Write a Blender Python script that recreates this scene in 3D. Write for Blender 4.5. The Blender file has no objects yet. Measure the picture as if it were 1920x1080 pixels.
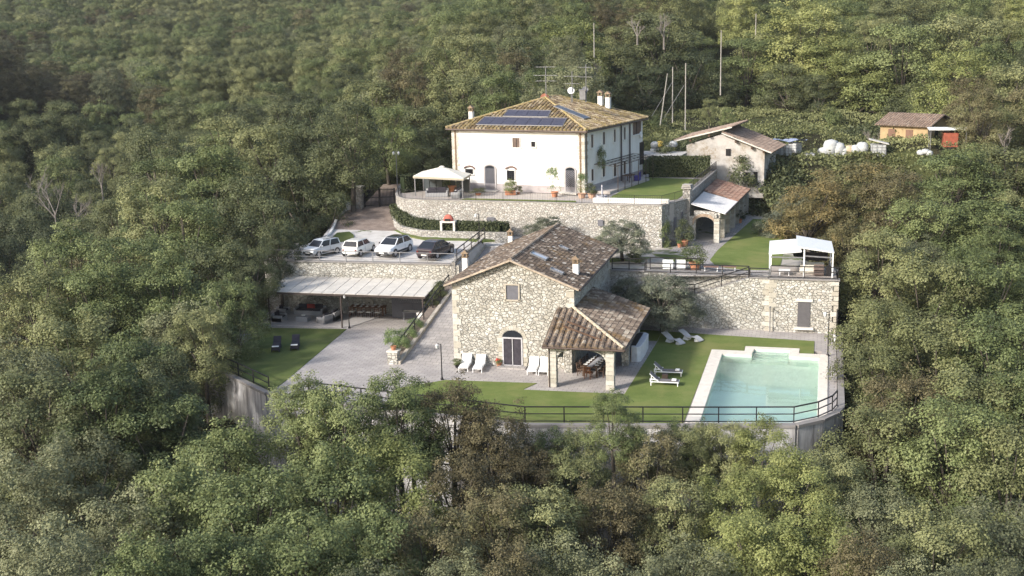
import bpy, math, random
import numpy as np
from mathutils import Vector, Matrix, noise
R_=math.radians
sc=bpy.context.scene
COL=sc.collection
# ------------------------------------------------------------------ camera
FPX,PIT,ROLL,YAW,HC=2237.0,0.2159104,-0.0244709,0.2610936,24.0
_cy,_sy=math.cos(YAW),math.sin(YAW)
_fw=np.array([-_sy*math.cos(PIT),_cy*math.cos(PIT),-math.sin(PIT)])
_r=np.array([_cy,_sy,0.]);_u=np.cross(_r,_fw)
_X=_r*math.cos(ROLL)+_u*math.sin(ROLL);_Y=-_r*math.sin(ROLL)+_u*math.cos(ROLL)
CAMR=np.array([_X,_Y,_fw]);CAMP=np.array([0,0,HC])
cam=bpy.data.objects.new('camera',bpy.data.cameras.new('camera'));COL.objects.link(cam)
cam.data.sensor_width=36;cam.data.lens=36*FPX/1920;cam.data.clip_start=1;cam.data.clip_end=3000
cam.matrix_world=Matrix([[_X[0],_Y[0],-_fw[0],0],[_X[1],_Y[1],-_fw[1],0],[_X[2],_Y[2],-_fw[2],HC],[0,0,0,1]])
sc.camera=cam
# ------------------------------------------------------------------ sky, sun, exposure
SUN_AZ=math.atan2(-0.66,-0.75);SUN_EL=R_(29)     # azimuth measured from +Y towards +X
w=bpy.data.worlds.new('World');sc.world=w;w.use_nodes=True
nt=w.node_tree;bg=nt.nodes['Background'];sk=nt.nodes.new('ShaderNodeTexSky')
sk.sky_type='NISHITA';sk.sun_disc=False;sk.sun_elevation=SUN_EL;sk.sun_rotation=SUN_AZ;sk.dust_density=3.0;sk.air_density=1.2
nt.links.new(sk.outputs[0],bg.inputs[0]);bg.inputs[1].default_value=0.15
sl=bpy.data.lights.new('sun','SUN');so=bpy.data.objects.new('sun',sl);COL.objects.link(so)
sl.energy=3.3;sl.angle=R_(5);sl.color=(1,.955,.885)
sd=Vector((math.sin(SUN_AZ)*math.cos(SUN_EL),math.cos(SUN_AZ)*math.cos(SUN_EL),math.sin(SUN_EL)))
so.rotation_euler=sd.to_track_quat('Z','Y').to_euler();so.location=(-60,-40,90)
sc.view_settings.view_transform='Standard';sc.view_settings.look='None';sc.view_settings.exposure=0.74;sc.view_settings.gamma=1
# ------------------------------------------------------------------ survey helpers: points of the place taken from photo bearings
def ray(x,y): return CAMR.T@np.array([(x-960)/FPX,-(y-540)/FPX,1.0])
def P(x,y,z=0.0):
    d=ray(x,y);t=(z-HC)/d[2];return Vector(CAMP+d*t)
def PY(x,y,yy):
    d=ray(x,y);return Vector(CAMP+d*(yy/d[1]))
def PX(x,y,xx):
    d=ray(x,y);return Vector(CAMP+d*(xx/d[0]))
def PP(x,y,o,n):
    d=Vector(ray(x,y));o=Vector(o);n=Vector(n);return Vector(CAMP)+d*((o-Vector(CAMP)).dot(n)/d.dot(n))
def PD(x,y,dist):
    d=ray(x,y);return Vector(CAMP+d*(dist/math.hypot(d[0],d[1])))
def pix(p):
    c=CAMR@(np.array(p,float)-CAMP);return 960+FPX*c[0]/c[2],540-FPX*c[1]/c[2],c[2]
# ------------------------------------------------------------------ object helpers
def tag(o,label=None,cat=None,group=None,kind=None):
    if label:o['label']=label
    if cat:o['category']=cat
    if group:o['group']=group
    if kind:o['kind']=kind
    return o
def thing(name,label,cat,loc=(0,0,0),rz=0,group=None):
    o=bpy.data.objects.new(name,None);COL.objects.link(o);o.location=loc;o.rotation_euler=(0,0,rz);o.empty_display_size=.3
    return tag(o,label,cat,group)
def kids(o): return [c for c in COL.objects if c.parent==o] if False else list(o.children)
def copy_tree(o,parent=None):
    c=o.copy();COL.objects.link(c);c.parent=parent
    if parent: c.matrix_parent_inverse=o.matrix_parent_inverse.copy()
    for ch in CH.get(o.name,[]): 
        cc=copy_tree(ch,c)
    return c
CH={}
class MB:
    def __init__(s): s.v=[];s.f=[];s.t=[];s.smooth=False
    def add(s,vs,fs,t=.5):
        n=len(s.v);s.v+=[tuple(a) for a in vs];s.f+=[tuple(i+n for i in f) for f in fs];s.t+=[t]*len(fs);return s
    def box(s,c,d,rz=0,t=.5,top=None,M=None):
        x,y,z=d[0]/2,d[1]/2,d[2]/2;k=top if top else (1,1)
        vs=[(-x,-y,-z),(x,-y,-z),(x,y,-z),(-x,y,-z),(-x*k[0],-y*k[1],z),(x*k[0],-y*k[1],z),(x*k[0],y*k[1],z),(-x*k[0],y*k[1],z)]
        cc,ss=math.cos(rz),math.sin(rz)
        if M is not None: vs=[tuple(M@Vector(a)) for a in vs];cc,ss=1,0
        return s.add([(c[0]+a*cc-b*ss,c[1]+a*ss+b*cc,c[2]+e) for a,b,e in vs],[(0,3,2,1),(4,5,6,7),(0,1,5,4),(1,2,6,5),(2,3,7,6),(3,0,4,7)],t)
    def bar(s,p,q,a,b=None,t=.5):          # rectangular bar between points
        p=Vector(p);q=Vector(q);b=b or a;d=(q-p);L=d.length
        if L<1e-6:return s
        return s.box((p+q)/2,(L,a,b),t=t,M=d.to_track_quat('X','Z').to_matrix())
    def tube(s,p,q,r,r2=None,n=8,t=.5,cap=True):
        p=Vector(p);q=Vector(q);r2=r if r2 is None else r2
        if (q-p).length<1e-6:return s
        M=(q-p).to_track_quat('Z','Y').to_matrix();vs=[]
        for o,rr in((p,r),(q,r2)):
            for i in range(n):
                a=2*math.pi*i/n;vs.append(o+M@Vector((math.cos(a)*rr,math.sin(a)*rr,0)))
        fs=[(i,(i+1)%n,n+(i+1)%n,n+i) for i in range(n)]
        if cap: fs+=[tuple(range(n-1,-1,-1)),tuple(range(n,2*n))]
        return s.add(vs,fs,t)
    def lathe(s,c,prof,n=16,t=.5,sx=1,sy=1):
        vs=[];m=len(prof)
        for r,z in prof:
            for i in range(n):
                a=2*math.pi*i/n;vs.append((c[0]+math.cos(a)*r*sx,c[1]+math.sin(a)*r*sy,c[2]+z))
        fs=[(j*n+i,j*n+(i+1)%n,(j+1)*n+(i+1)%n,(j+1)*n+i) for j in range(m-1) for i in range(n)]
        fs+=[tuple(range(n-1,-1,-1)),tuple(range((m-1)*n,m*n))]
        return s.add(vs,fs,t)
    def prism(s,poly,z0,z1,t=.5):           # poly ccw (x,y) or (x,y,ztop)
        n=len(poly);zz=[p[2] if len(p)>2 else z1 for p in poly]
        vs=[(p[0],p[1],z0) for p in poly]+[(p[0],p[1],zz[i]) for i,p in enumerate(poly)]
        return s.add(vs,[tuple(range(n-1,-1,-1)),tuple(range(n,2*n))]+[(i,(i+1)%n,n+(i+1)%n,n+i) for i in range(n)],t)
    def wall(s,p,q,z0,z1,th,z1b=None,t=.5,off=0):  # th to the left of p->q from offset
        p=Vector((p[0],p[1],0));q=Vector((q[0],q[1],0));d=(q-p).normalized();nn=Vector((-d.y,d.x,0))
        a=p+nn*off;b=q+nn*off;c=q+nn*(off+th);e=p+nn*(off+th);zb=z1 if z1b is None else z1b
        return s.prism([(a.x,a.y,z1),(b.x,b.y,zb),(c.x,c.y,zb),(e.x,e.y,z1)],z0,0,t)
    def plate(s,o,u,v,poly,th,t=.5):        # polygon in the plane o+u*a+v*b, thickness th against the normal
        o=Vector(o);u=Vector(u);v=Vector(v);nn=u.cross(v).normalized();n=len(poly)
        a=[o+u*x+v*y for x,y in poly];b=[p-nn*th for p in a]
        return s.add(b+a,[tuple(range(n-1,-1,-1)),tuple(range(n,2*n))]+[(i,(i+1)%n,n+(i+1)%n,n+i) for i in range(n)],t)
    def build(s,name,mat,parent=None,world=False,origin=None,bevel=0,smooth=False,sub=0):
        me=bpy.data.meshes.new(name);v=s.v
        o0=None
        if world and parent is not None: o0=Vector(parent.location)
        if origin is not None:o0=Vector(origin)
        if o0 is not None: v=[(a[0]-o0[0],a[1]-o0[1],a[2]-o0[2]) for a in v]
        me.from_pydata(v,[],s.f)
        at=me.attributes.new('tint','FLOAT','FACE');at.data.foreach_set('value',[float(x) for x in s.t])
        if smooth: me.polygons.foreach_set('use_smooth',[True]*len(me.polygons))
        me.update()
        o=bpy.data.objects.new(name,me);COL.objects.link(o);me.materials.append(mat)
        if parent is not None:
            o.parent=parent;CH.setdefault(parent.name,[]).append(o)
        elif o0 is not None:o.location=o0
        if bevel:
            m=o.modifiers.new('bevel','BEVEL');m.width=bevel;m.segments=2;m.limit_method='ANGLE';m.angle_limit=R_(40)
        if sub:
            m=o.modifiers.new('sub','SUBSURF');m.levels=sub;m.render_levels=sub
        return o
def sph(mb,c,r,n=10,m=7,sx=1,sy=1,sz=1,t=.5):
    return mb.lathe(c,[(max(r*math.sin(math.pi*(j+.02)/(m+.04)),.001),-r*sz*math.cos(math.pi*j/m)) for j in range(m+1)],n,t,sx,sy)
# ------------------------------------------------------------------ materials
_mc={}
def newmat(name):
    m=bpy.data.materials.new(name);m.use_nodes=True;n=m.node_tree;b=n.nodes['Principled BSDF'];b.inputs['Specular IOR Level'].default_value=.3
    return m,n,b
def N(n,t,**k):
    x=n.nodes.new(t)
    for a,b in k.items():
        if a in('inp',):
            for i,v in b.items(): x.inputs[i].default_value=v
        else:setattr(x,a,b)
    return x
def ramp(n,fac,stops):
    r=n.nodes.new('ShaderNodeValToRGB');e=r.color_ramp.elements
    while len(e)<len(stops): e.new(.5)
    for i,(p,c) in enumerate(stops): e[i].position=p;e[i].color=(*c,1)
    n.links.new(fac,r.inputs[0]);return r.outputs[0]
def mixc(n,f,a,b,mode='MIX'):
    m=n.nodes.new('ShaderNodeMix');m.data_type='RGBA';m.blend_type=mode
    for i,v in((0,f),(6,a),(7,b)):
        if hasattr(v,'is_output'): n.links.new(v,m.inputs[i])
        else: m.inputs[i].default_value=v if i==0 else (*v,1)
    return m.outputs[2]
def mth(n,op,a,b=0):
    m=n.nodes.new('ShaderNodeMath');m.operation=op
    for i,v in((0,a),(1,b)):
        if hasattr(v,'is_output'): n.links.new(v,m.inputs[i])
        else:m.inputs[i].default_value=v
    return m.outputs[0]
def wcoord(n,scale=(1,1,1)):
    g=n.nodes.new('ShaderNodeNewGeometry');m=n.nodes.new('ShaderNodeMapping');m.inputs['Scale'].default_value=scale
    n.links.new(g.outputs['Position'],m.inputs['Vector']);return m.outputs[0]
def noi(n,co,scale,detail=4,rough=.6):
    t=n.nodes.new('ShaderNodeTexNoise');t.inputs['Scale'].default_value=scale;t.inputs['Detail'].default_value=detail;t.inputs['Roughness'].default_value=rough
    n.links.new(co,t.inputs['Vector']);return t.outputs['Fac']
def bump(n,b,h,s=.5,d=.05):
    x=n.nodes.new('ShaderNodeBump');x.inputs['Strength'].default_value=s;x.inputs['Distance'].default_value=d
    n.links.new(h,x.inputs['Height']);n.links.new(x.outputs[0],b.inputs['Normal'])
def plain(name,col,rough=.7,metal=0,var=.12,sc_=3.0,spec=.3):
    if name in _mc:return _mc[name]
    m,n,b=newmat(name);b.inputs['Roughness'].default_value=rough;b.inputs['Metallic'].default_value=metal;b.inputs['Specular IOR Level'].default_value=spec
    co=wcoord(n);f=noi(n,co,sc_,5)
    lo=tuple(c*(1-var) for c in col);hi=tuple(min(1,c*(1+var)) for c in col)
    n.links.new(ramp(n,f,[(.3,lo),(.7,hi)]),b.inputs['Base Color'])
    _mc[name]=m;return m
def stone(name,cols,joint,scale=2.3,sq=1.0,bstr=.8,jw=.045,stain=.25):
    m,n,b=newmat(name);b.inputs['Roughness'].default_value=.9
    co=wcoord(n,(1,1,sq))
    # wobble
    nz=n.nodes.new('ShaderNodeTexNoise');nz.inputs['Scale'].default_value=3.0;n.links.new(co,nz.inputs['Vector'])
    va=n.nodes.new('ShaderNodeVectorMath');va.operation='MULTIPLY_ADD';va.inputs[1].default_value=(.2,.2,.2);n.links.new(nz.outputs['Color'],va.inputs[0]);n.links.new(co,va.inputs[2])
    def vor(feat):
        v=n.nodes.new('ShaderNodeTexVoronoi');v.feature=feat;v.inputs['Scale'].default_value=scale;n.links.new(va.outputs[0],v.inputs['Vector']);return v
    v1=vor('F1');v2=vor('DISTANCE_TO_EDGE')
    sep=n.nodes.new('ShaderNodeSeparateColor');n.links.new(v1.outputs['Color'],sep.inputs[0])
    k=len(cols);c=ramp(n,sep.outputs[0],[(i/(k-1),cols[i]) for i in range(k)])
    f2=noi(n,co,9,6,.7);c=mixc(n,mth(n,'MULTIPLY',f2,.35),c,tuple(x*.45 for x in cols[0]))
    f3=noi(n,co,.35,5,.65);c=mixc(n,mth(n,'MULTIPLY',ramp2(n,f3,.45,.75),stain),c,tuple(x*.35 for x in cols[0]))
    e=ramp2(n,v2.outputs['Distance'],jw*.35,jw*1.6)
    c=mixc(n,e,joint,c)
    n.links.new(c,b.inputs['Base Color'])
    h=mth(n,'ADD',mth(n,'MULTIPLY',ramp2(n,v2.outputs['Distance'],0,jw*3),1.0),mth(n,'MULTIPLY',f2,.5))
    bump(n,b,h,bstr,.07);_mc[name]=m;return m
def ramp2(n,f,a,bb):
    x=n.nodes.new('ShaderNodeMapRange');x.inputs[1].default_value=a;x.inputs[2].default_value=bb;n.links.new(f,x.inputs[0]);return x.outputs[0]
def tinted(name,stops,rough=.85,nsc=6,mix=.4,dark=.5,mossy=None,big=.5):
    m,n,b=newmat(name);b.inputs['Roughness'].default_value=rough
    a=n.nodes.new('ShaderNodeAttribute');a.attribute_name='tint';co=wcoord(n)
    f=noi(n,co,nsc,5,.7);c=ramp(n,a.outputs['Fac'],stops)
    c=mixc(n,mth(n,'MULTIPLY',ramp2(n,f,.4,.75),mix),c,tuple(x*dark for x in stops[0][1]))
    if mossy:
        g=noi(n,co,big,4,.6);g2=noi(n,co,7,4,.7)
        k=mth(n,'MULTIPLY',ramp2(n,g,mossy[1],mossy[2]),ramp2(n,g2,.35,.6));c=mixc(n,k,c,mossy[0])
    n.links.new(c,b.inputs['Base Color']);bump(n,b,f,.4,.02);_mc[name]=m;return m
def mat_paving(name,c1,c2,sx,sy,rot=0,mort=.3,lit=(.5,)):
    m,n,b=newmat(name);b.inputs['Roughness'].default_value=.75
    g=n.nodes.new('ShaderNodeNewGeometry');mp=n.nodes.new('ShaderNodeMapping');mp.inputs['Rotation'].default_value=(0,0,rot);n.links.new(g.outputs['Position'],mp.inputs[0])
    t=n.nodes.new('ShaderNodeTexBrick');t.inputs['Scale'].default_value=1;t.inputs['Brick Width'].default_value=sx;t.inputs['Row Height'].default_value=sy;t.inputs['Mortar Size'].default_value=.018;t.inputs['Mortar Smooth'].default_value=.4
    t.inputs['Color1'].default_value=(*c1,1);t.inputs['Color2'].default_value=(*c2,1);t.inputs['Mortar'].default_value=(*[x*mort for x in c1],1);n.links.new(mp.outputs[0],t.inputs['Vector'])
    co=wcoord(n);f=noi(n,co,.5,6,.65);c=mixc(n,mth(n,'MULTIPLY',ramp2(n,f,.38,.62),.5),t.outputs['Color'],tuple(x*.55 for x in c1))
    f2=noi(n,co,6,5,.7);c=mixc(n,mth(n,'MULTIPLY',f2,.3),c,tuple(x*.6 for x in c2))
    n.links.new(c,b.inputs['Base Color']);bump(n,b,t.outputs['Fac'],-.2,.01);_mc[name]=m;return m
def mat_ground(name,stops,scale=1.2,fine=12,bs=.4,bd=.04,rough=.95,patch=None):
    m,n,b=newmat(name);b.inputs['Roughness'].default_value=rough;b.inputs['Specular IOR Level'].default_value=.1;co=wcoord(n)
    f=noi(n,co,scale,6,.65);g=noi(n,co,fine,5,.75);k=mth(n,'ADD',mth(n,'MULTIPLY',f,.6),mth(n,'MULTIPLY',g,.4))
    c=ramp(n,k,stops)
    if patch:
        h=noi(n,co,patch[1],4,.6);c=mixc(n,ramp2(n,h,patch[2],patch[3]),c,patch[0])
    n.links.new(c,b.inputs['Base Color']);bump(n,b,g,bs,bd);_mc[name]=m;return m
def leafmat(name,stops,trans=.2,rough=.55,dens=None):
    m,n,b=newmat(name);b.inputs['Roughness'].default_value=rough;b.inputs['Specular IOR Level'].default_value=.25
    a=n.nodes.new('ShaderNodeAttribute');a.attribute_name='tint';oi=n.nodes.new('ShaderNodeObjectInfo')
    k=mth(n,'ADD',mth(n,'MULTIPLY',a.outputs['Fac'],.55),mth(n,'MULTIPLY',oi.outputs['Random'],.45))
    c=ramp(n,k,stops);n.links.new(c,b.inputs['Base Color'])
    t=n.nodes.new('ShaderNodeBsdfTranslucent');n.links.new(c,t.inputs[0]);mx=n.nodes.new('ShaderNodeMixShader');mx.inputs[0].default_value=trans
    out=n.nodes['Material Output'];n.links.new(b.outputs[0],mx.inputs[1]);n.links.new(t.outputs[0],mx.inputs[2]);n.links.new(mx.outputs[0],out.inputs[0])
    _mc[name]=m;return m

STONE=stone('pale_rubble_stone',[(.35,.33,.29),(.58,.56,.505),(.45,.42,.365),(.66,.645,.60),(.52,.50,.45)],(.19,.18,.155),3.7,1.3,jw=.036,stain=.4)
STONEB=stone('grey_rubble_stone',[(.30,.28,.26),(.48,.46,.43),(.36,.33,.29),(.55,.53,.50),(.42,.40,.36)],(.2,.19,.175),3.4,1.3,jw=.045,stain=.35)
STONEC=stone('small_rubble_stone',[(.36,.335,.30),(.58,.56,.52),(.45,.415,.37),(.66,.64,.61),(.52,.50,.46)],(.24,.225,.20),3.9,1.25,jw=.05,stain=.3)
QUOIN=tinted('quoin_stone',[(0,(.38,.35,.29)),(.5,(.50,.47,.41)),(1,(.57,.55,.50))],nsc=4,mix=.55,dark=.6)
PLASTER=plain('white_plaster',(.74,.73,.71),.85,var=.03,sc_=.6)
def mat_plaster():
    m,n,b=newmat('weathered_white_plaster');b.inputs['Roughness'].default_value=.9;co=wcoord(n,(1,1,.4));f=noi(n,co,1.2,6,.7);g=noi(n,wcoord(n),.4,5,.6)
    c=ramp(n,f,[(.3,(.68,.67,.65)),(.6,(.755,.745,.725))]);c=mixc(n,mth(n,'MULTIPLY',ramp2(n,g,.48,.7),.5),c,(.56,.53,.48));n.links.new(c,b.inputs['Base Color']);bump(n,b,noi(n,wcoord(n),8,4),.15,.02);return m
PLASTERW=mat_plaster()
OLDPL=tinted('old_shed_plaster',[(0,(.48,.45,.42)),(1,(.55,.52,.49))],nsc=1.5,mix=.7,dark=.6,mossy=((.30,.25,.19),.5,.62))
TILEW=tinted('mossy_clay_tile',[(0,(.10,.07,.05)),(.5,(.26,.20,.14)),(1,(.46,.39,.29))],nsc=5,mix=.5,mossy=((.27,.205,.07),.36,.62),big=.9)
TILES=tinted('weathered_clay_tile',[(0,(.055,.045,.038)),(.45,(.105,.082,.067)),(.8,(.16,.125,.10)),(.93,(.26,.225,.19)),(1,(.42,.40,.37))],nsc=6,mix=.35,mossy=((.17,.11,.05),.55,.7),big=.5)
TILEP=tinted('porch_clay_tile',[(0,(.11,.085,.068)),(.4,(.185,.145,.115)),(.8,(.27,.22,.175)),(1,(.40,.36,.30))],nsc=6,mix=.4,mossy=((.19,.115,.04),.52,.68),big=.45)
TILER=tinted('red_clay_tile',[(0,(.19,.11,.08)),(.5,(.29,.17,.125)),(1,(.38,.27,.21))],nsc=5,mix=.4)
TILEH=tinted('hut_clay_tile',[(0,(.20,.15,.12)),(.5,(.27,.20,.16)),(1,(.34,.27,.22))],nsc=5,mix=.3)
UNDER=plain('roof_underlay',(.10,.08,.06),.95)
WOOD=plain('dark_wood',(.10,.06,.04),.7,var=.3);WOODR=plain('red_brown_wood',(.19,.08,.035),.5,var=.25,sc_=8)
IRON=plain('dark_iron',(.035,.033,.035),.5,.6);IRONB=plain('brown_iron',(.07,.055,.05),.6,.3);GALV=plain('grey_painted_metal',(.22,.22,.23),.5,.4)
WHITEM=plain('white_painted_metal',(.78,.79,.80),.45,var=.04);WHITEF=plain('white_fabric',(.80,.79,.76),.8,var=.05)
GREYF=plain('grey_fabric',(.16,.15,.15),.9,var=.15,sc_=9);BLACKF=plain('charcoal_cushion',(.035,.032,.042),.75,var=.2)
RATT=tinted('grey_rattan',[(0,(.30,.30,.31)),(1,(.38,.38,.39))],nsc=30,mix=.5)
REDF=plain('red_cushion',(.33,.055,.045),.85);TERRA=plain('terracotta',(.42,.19,.11),.8,var=.2,sc_=5);TERRAP=plain('pale_terracotta',(.5,.32,.23),.85,var=.2)
GLASS=plain('dark_window_glass',(.022,.025,.032),.15,0,.2,spec=.35);SHUT=plain('brown_shutter',(.12,.085,.07),.6,var=.2);SHUTG=plain('slate_shutter',(.13,.13,.15),.6,var=.15)
CHROME=plain('tyre_rubber',(.02,.02,.02),.8);RIM=plain('alloy_rim',(.5,.5,.52),.35,.7)
SOLAR=None
def mat_solar():
    m,n,b=newmat('solar_cells');b.inputs['Roughness'].default_value=.3;b.inputs['Specular IOR Level'].default_value=.35
    g=n.nodes.new('ShaderNodeTexCoord');t=n.nodes.new('ShaderNodeTexBrick');t.offset=0;t.inputs['Scale'].default_value=1;t.inputs['Brick Width'].default_value=.16;t.inputs['Row Height'].default_value=.16;t.inputs['Mortar Size'].default_value=.006
    t.inputs['Color1'].default_value=(.032,.030,.048,1);t.inputs['Color2'].default_value=(.045,.042,.062,1);t.inputs['Mortar'].default_value=(.14,.14,.18,1);n.links.new(g.outputs['Object'],t.inputs['Vector']);n.links.new(t.outputs['Color'],b.inputs['Base Color']);return m
SOLAR=mat_solar()
COPING=plain('pale_coping_stone',(.62,.59,.54),.8,var=.12,sc_=2);POOLC=plain('cream_pool_coping',(.66,.61,.54),.75,var=.1,sc_=2.2)
CONC=None
def mat_conc():
    m,n,b=newmat('streaked_concrete');b.inputs['Roughness'].default_value=.9
    f=noi(n,wcoord(n,(1,1,.12)),2.2,6,.7);g=noi(n,wcoord(n),.6,5,.6)
    c=ramp(n,f,[(.36,(.20,.19,.19)),(.5,(.42,.41,.41)),(.62,(.56,.54,.52))]);c=mixc(n,mth(n,'MULTIPLY',ramp2(n,g,.45,.7),.45),c,(.26,.25,.23));n.links.new(c,b.inputs['Base Color']);bump(n,b,g,.2,.03);return m
CONC=mat_conc()
PAVE=mat_paving('grey_stone_paving',(.40,.37,.36),(.48,.445,.42),.62,.34)
PAVE2=mat_paving('warm_grey_paving',(.34,.32,.31),(.42,.39,.37),.5,.5)
GRAVEL=mat_ground('pale_gravel',[(.3,(.34,.32,.30)),(.5,(.50,.48,.46)),(.7,(.60,.58,.56))],1.0,14,.35,.03,patch=((.11,.13,.05),.45,.60,.68))
GRAVEL2=mat_ground('upper_gravel',[(.3,(.26,.24,.21)),(.5,(.38,.35,.31)),(.7,(.48,.45,.41))],1.0,14,.35,.03,patch=((.10,.13,.045),.35,.52,.60))
COBBLE=mat_ground('drive_cobbles',[(.3,(.13,.10,.085)),(.5,(.23,.185,.16)),(.7,(.34,.29,.26))],1.5,9,.6,.05)
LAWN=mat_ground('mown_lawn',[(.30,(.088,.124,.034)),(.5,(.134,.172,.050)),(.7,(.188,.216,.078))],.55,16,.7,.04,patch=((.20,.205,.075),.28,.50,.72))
LAWND=mat_ground('lawn_painted_shade',[(.30,(.068,.094,.030)),(.5,(.100,.128,.042)),(.7,(.142,.164,.060))],.6,16,.7,.04,patch=((.16,.17,.065),.3,.52,.75))  # darker lawn copy: tree shade of the left lawn put into the colour
SOIL=mat_ground('forest_floor',[(.3,(.022,.022,.013)),(.5,(.038,.037,.02)),(.7,(.06,.055,.032))],.4,3,.8,.3,patch=((.07,.08,.03),.06,.5,.6))
POOLT=plain('pool_lining',(.60,.70,.63),.5,var=.05,sc_=1)
LF={}
LF['green']=leafmat('green_leaves',[(.15,(0.074,0.096,0.040)),(.5,(0.137,0.168,0.067)),(.85,(0.232,0.263,0.109))])
LF['dark']=leafmat('dark_oak_leaves',[(.15,(0.044,0.058,0.029)),(.5,(0.086,0.100,0.048)),(.85,(0.156,0.172,0.079))],.2)
LF['yellow']=leafmat('yellow_green_leaves',[(.15,(0.142,0.163,0.058)),(.5,(0.248,0.274,0.101)),(.85,(0.389,0.399,0.158))],.3)
LF['brown']=leafmat('russet_brown_leaves',[(.15,(0.070,0.060,0.032)),(.4,(0.118,0.102,0.053)),(.65,(0.165,0.148,0.076)),(.9,(0.210,0.208,0.100))],.2)
LF['orange']=leafmat('orange_autumn_leaves',[(.1,(0.094,0.096,0.047)),(.4,(0.157,0.142,0.066)),(.65,(0.240,0.187,0.082)),(.9,(0.321,0.271,0.120))],.25)
LF['grey']=leafmat('silver_olive_leaves',[(.15,(0.102,0.114,0.078)),(.5,(0.167,0.182,0.125)),(.85,(0.258,0.271,0.189))],.2)
LF['olive']=leafmat('olive_green_leaves',[(.15,(0.092,0.101,0.045)),(.5,(0.169,0.183,0.079)),(.85,(0.270,0.278,0.129))])
LF['lush']=leafmat('potted_plant_leaves',[(.15,(0.082,0.125,0.047)),(.5,(0.153,0.217,0.084)),(.85,(0.251,0.312,0.128))],.25)
LF['moss']=leafmat('muted_grey_green_leaves',[(.15,(0.091,0.101,0.055)),(.5,(0.157,0.168,0.090)),(.85,(0.248,0.259,0.143))])
BARK=plain('grey_bark',(.10,.085,.07),.95,var=.35,sc_=4);DEADB=plain('bare_grey_branches',(.19,.17,.155),.9,var=.2)
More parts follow.
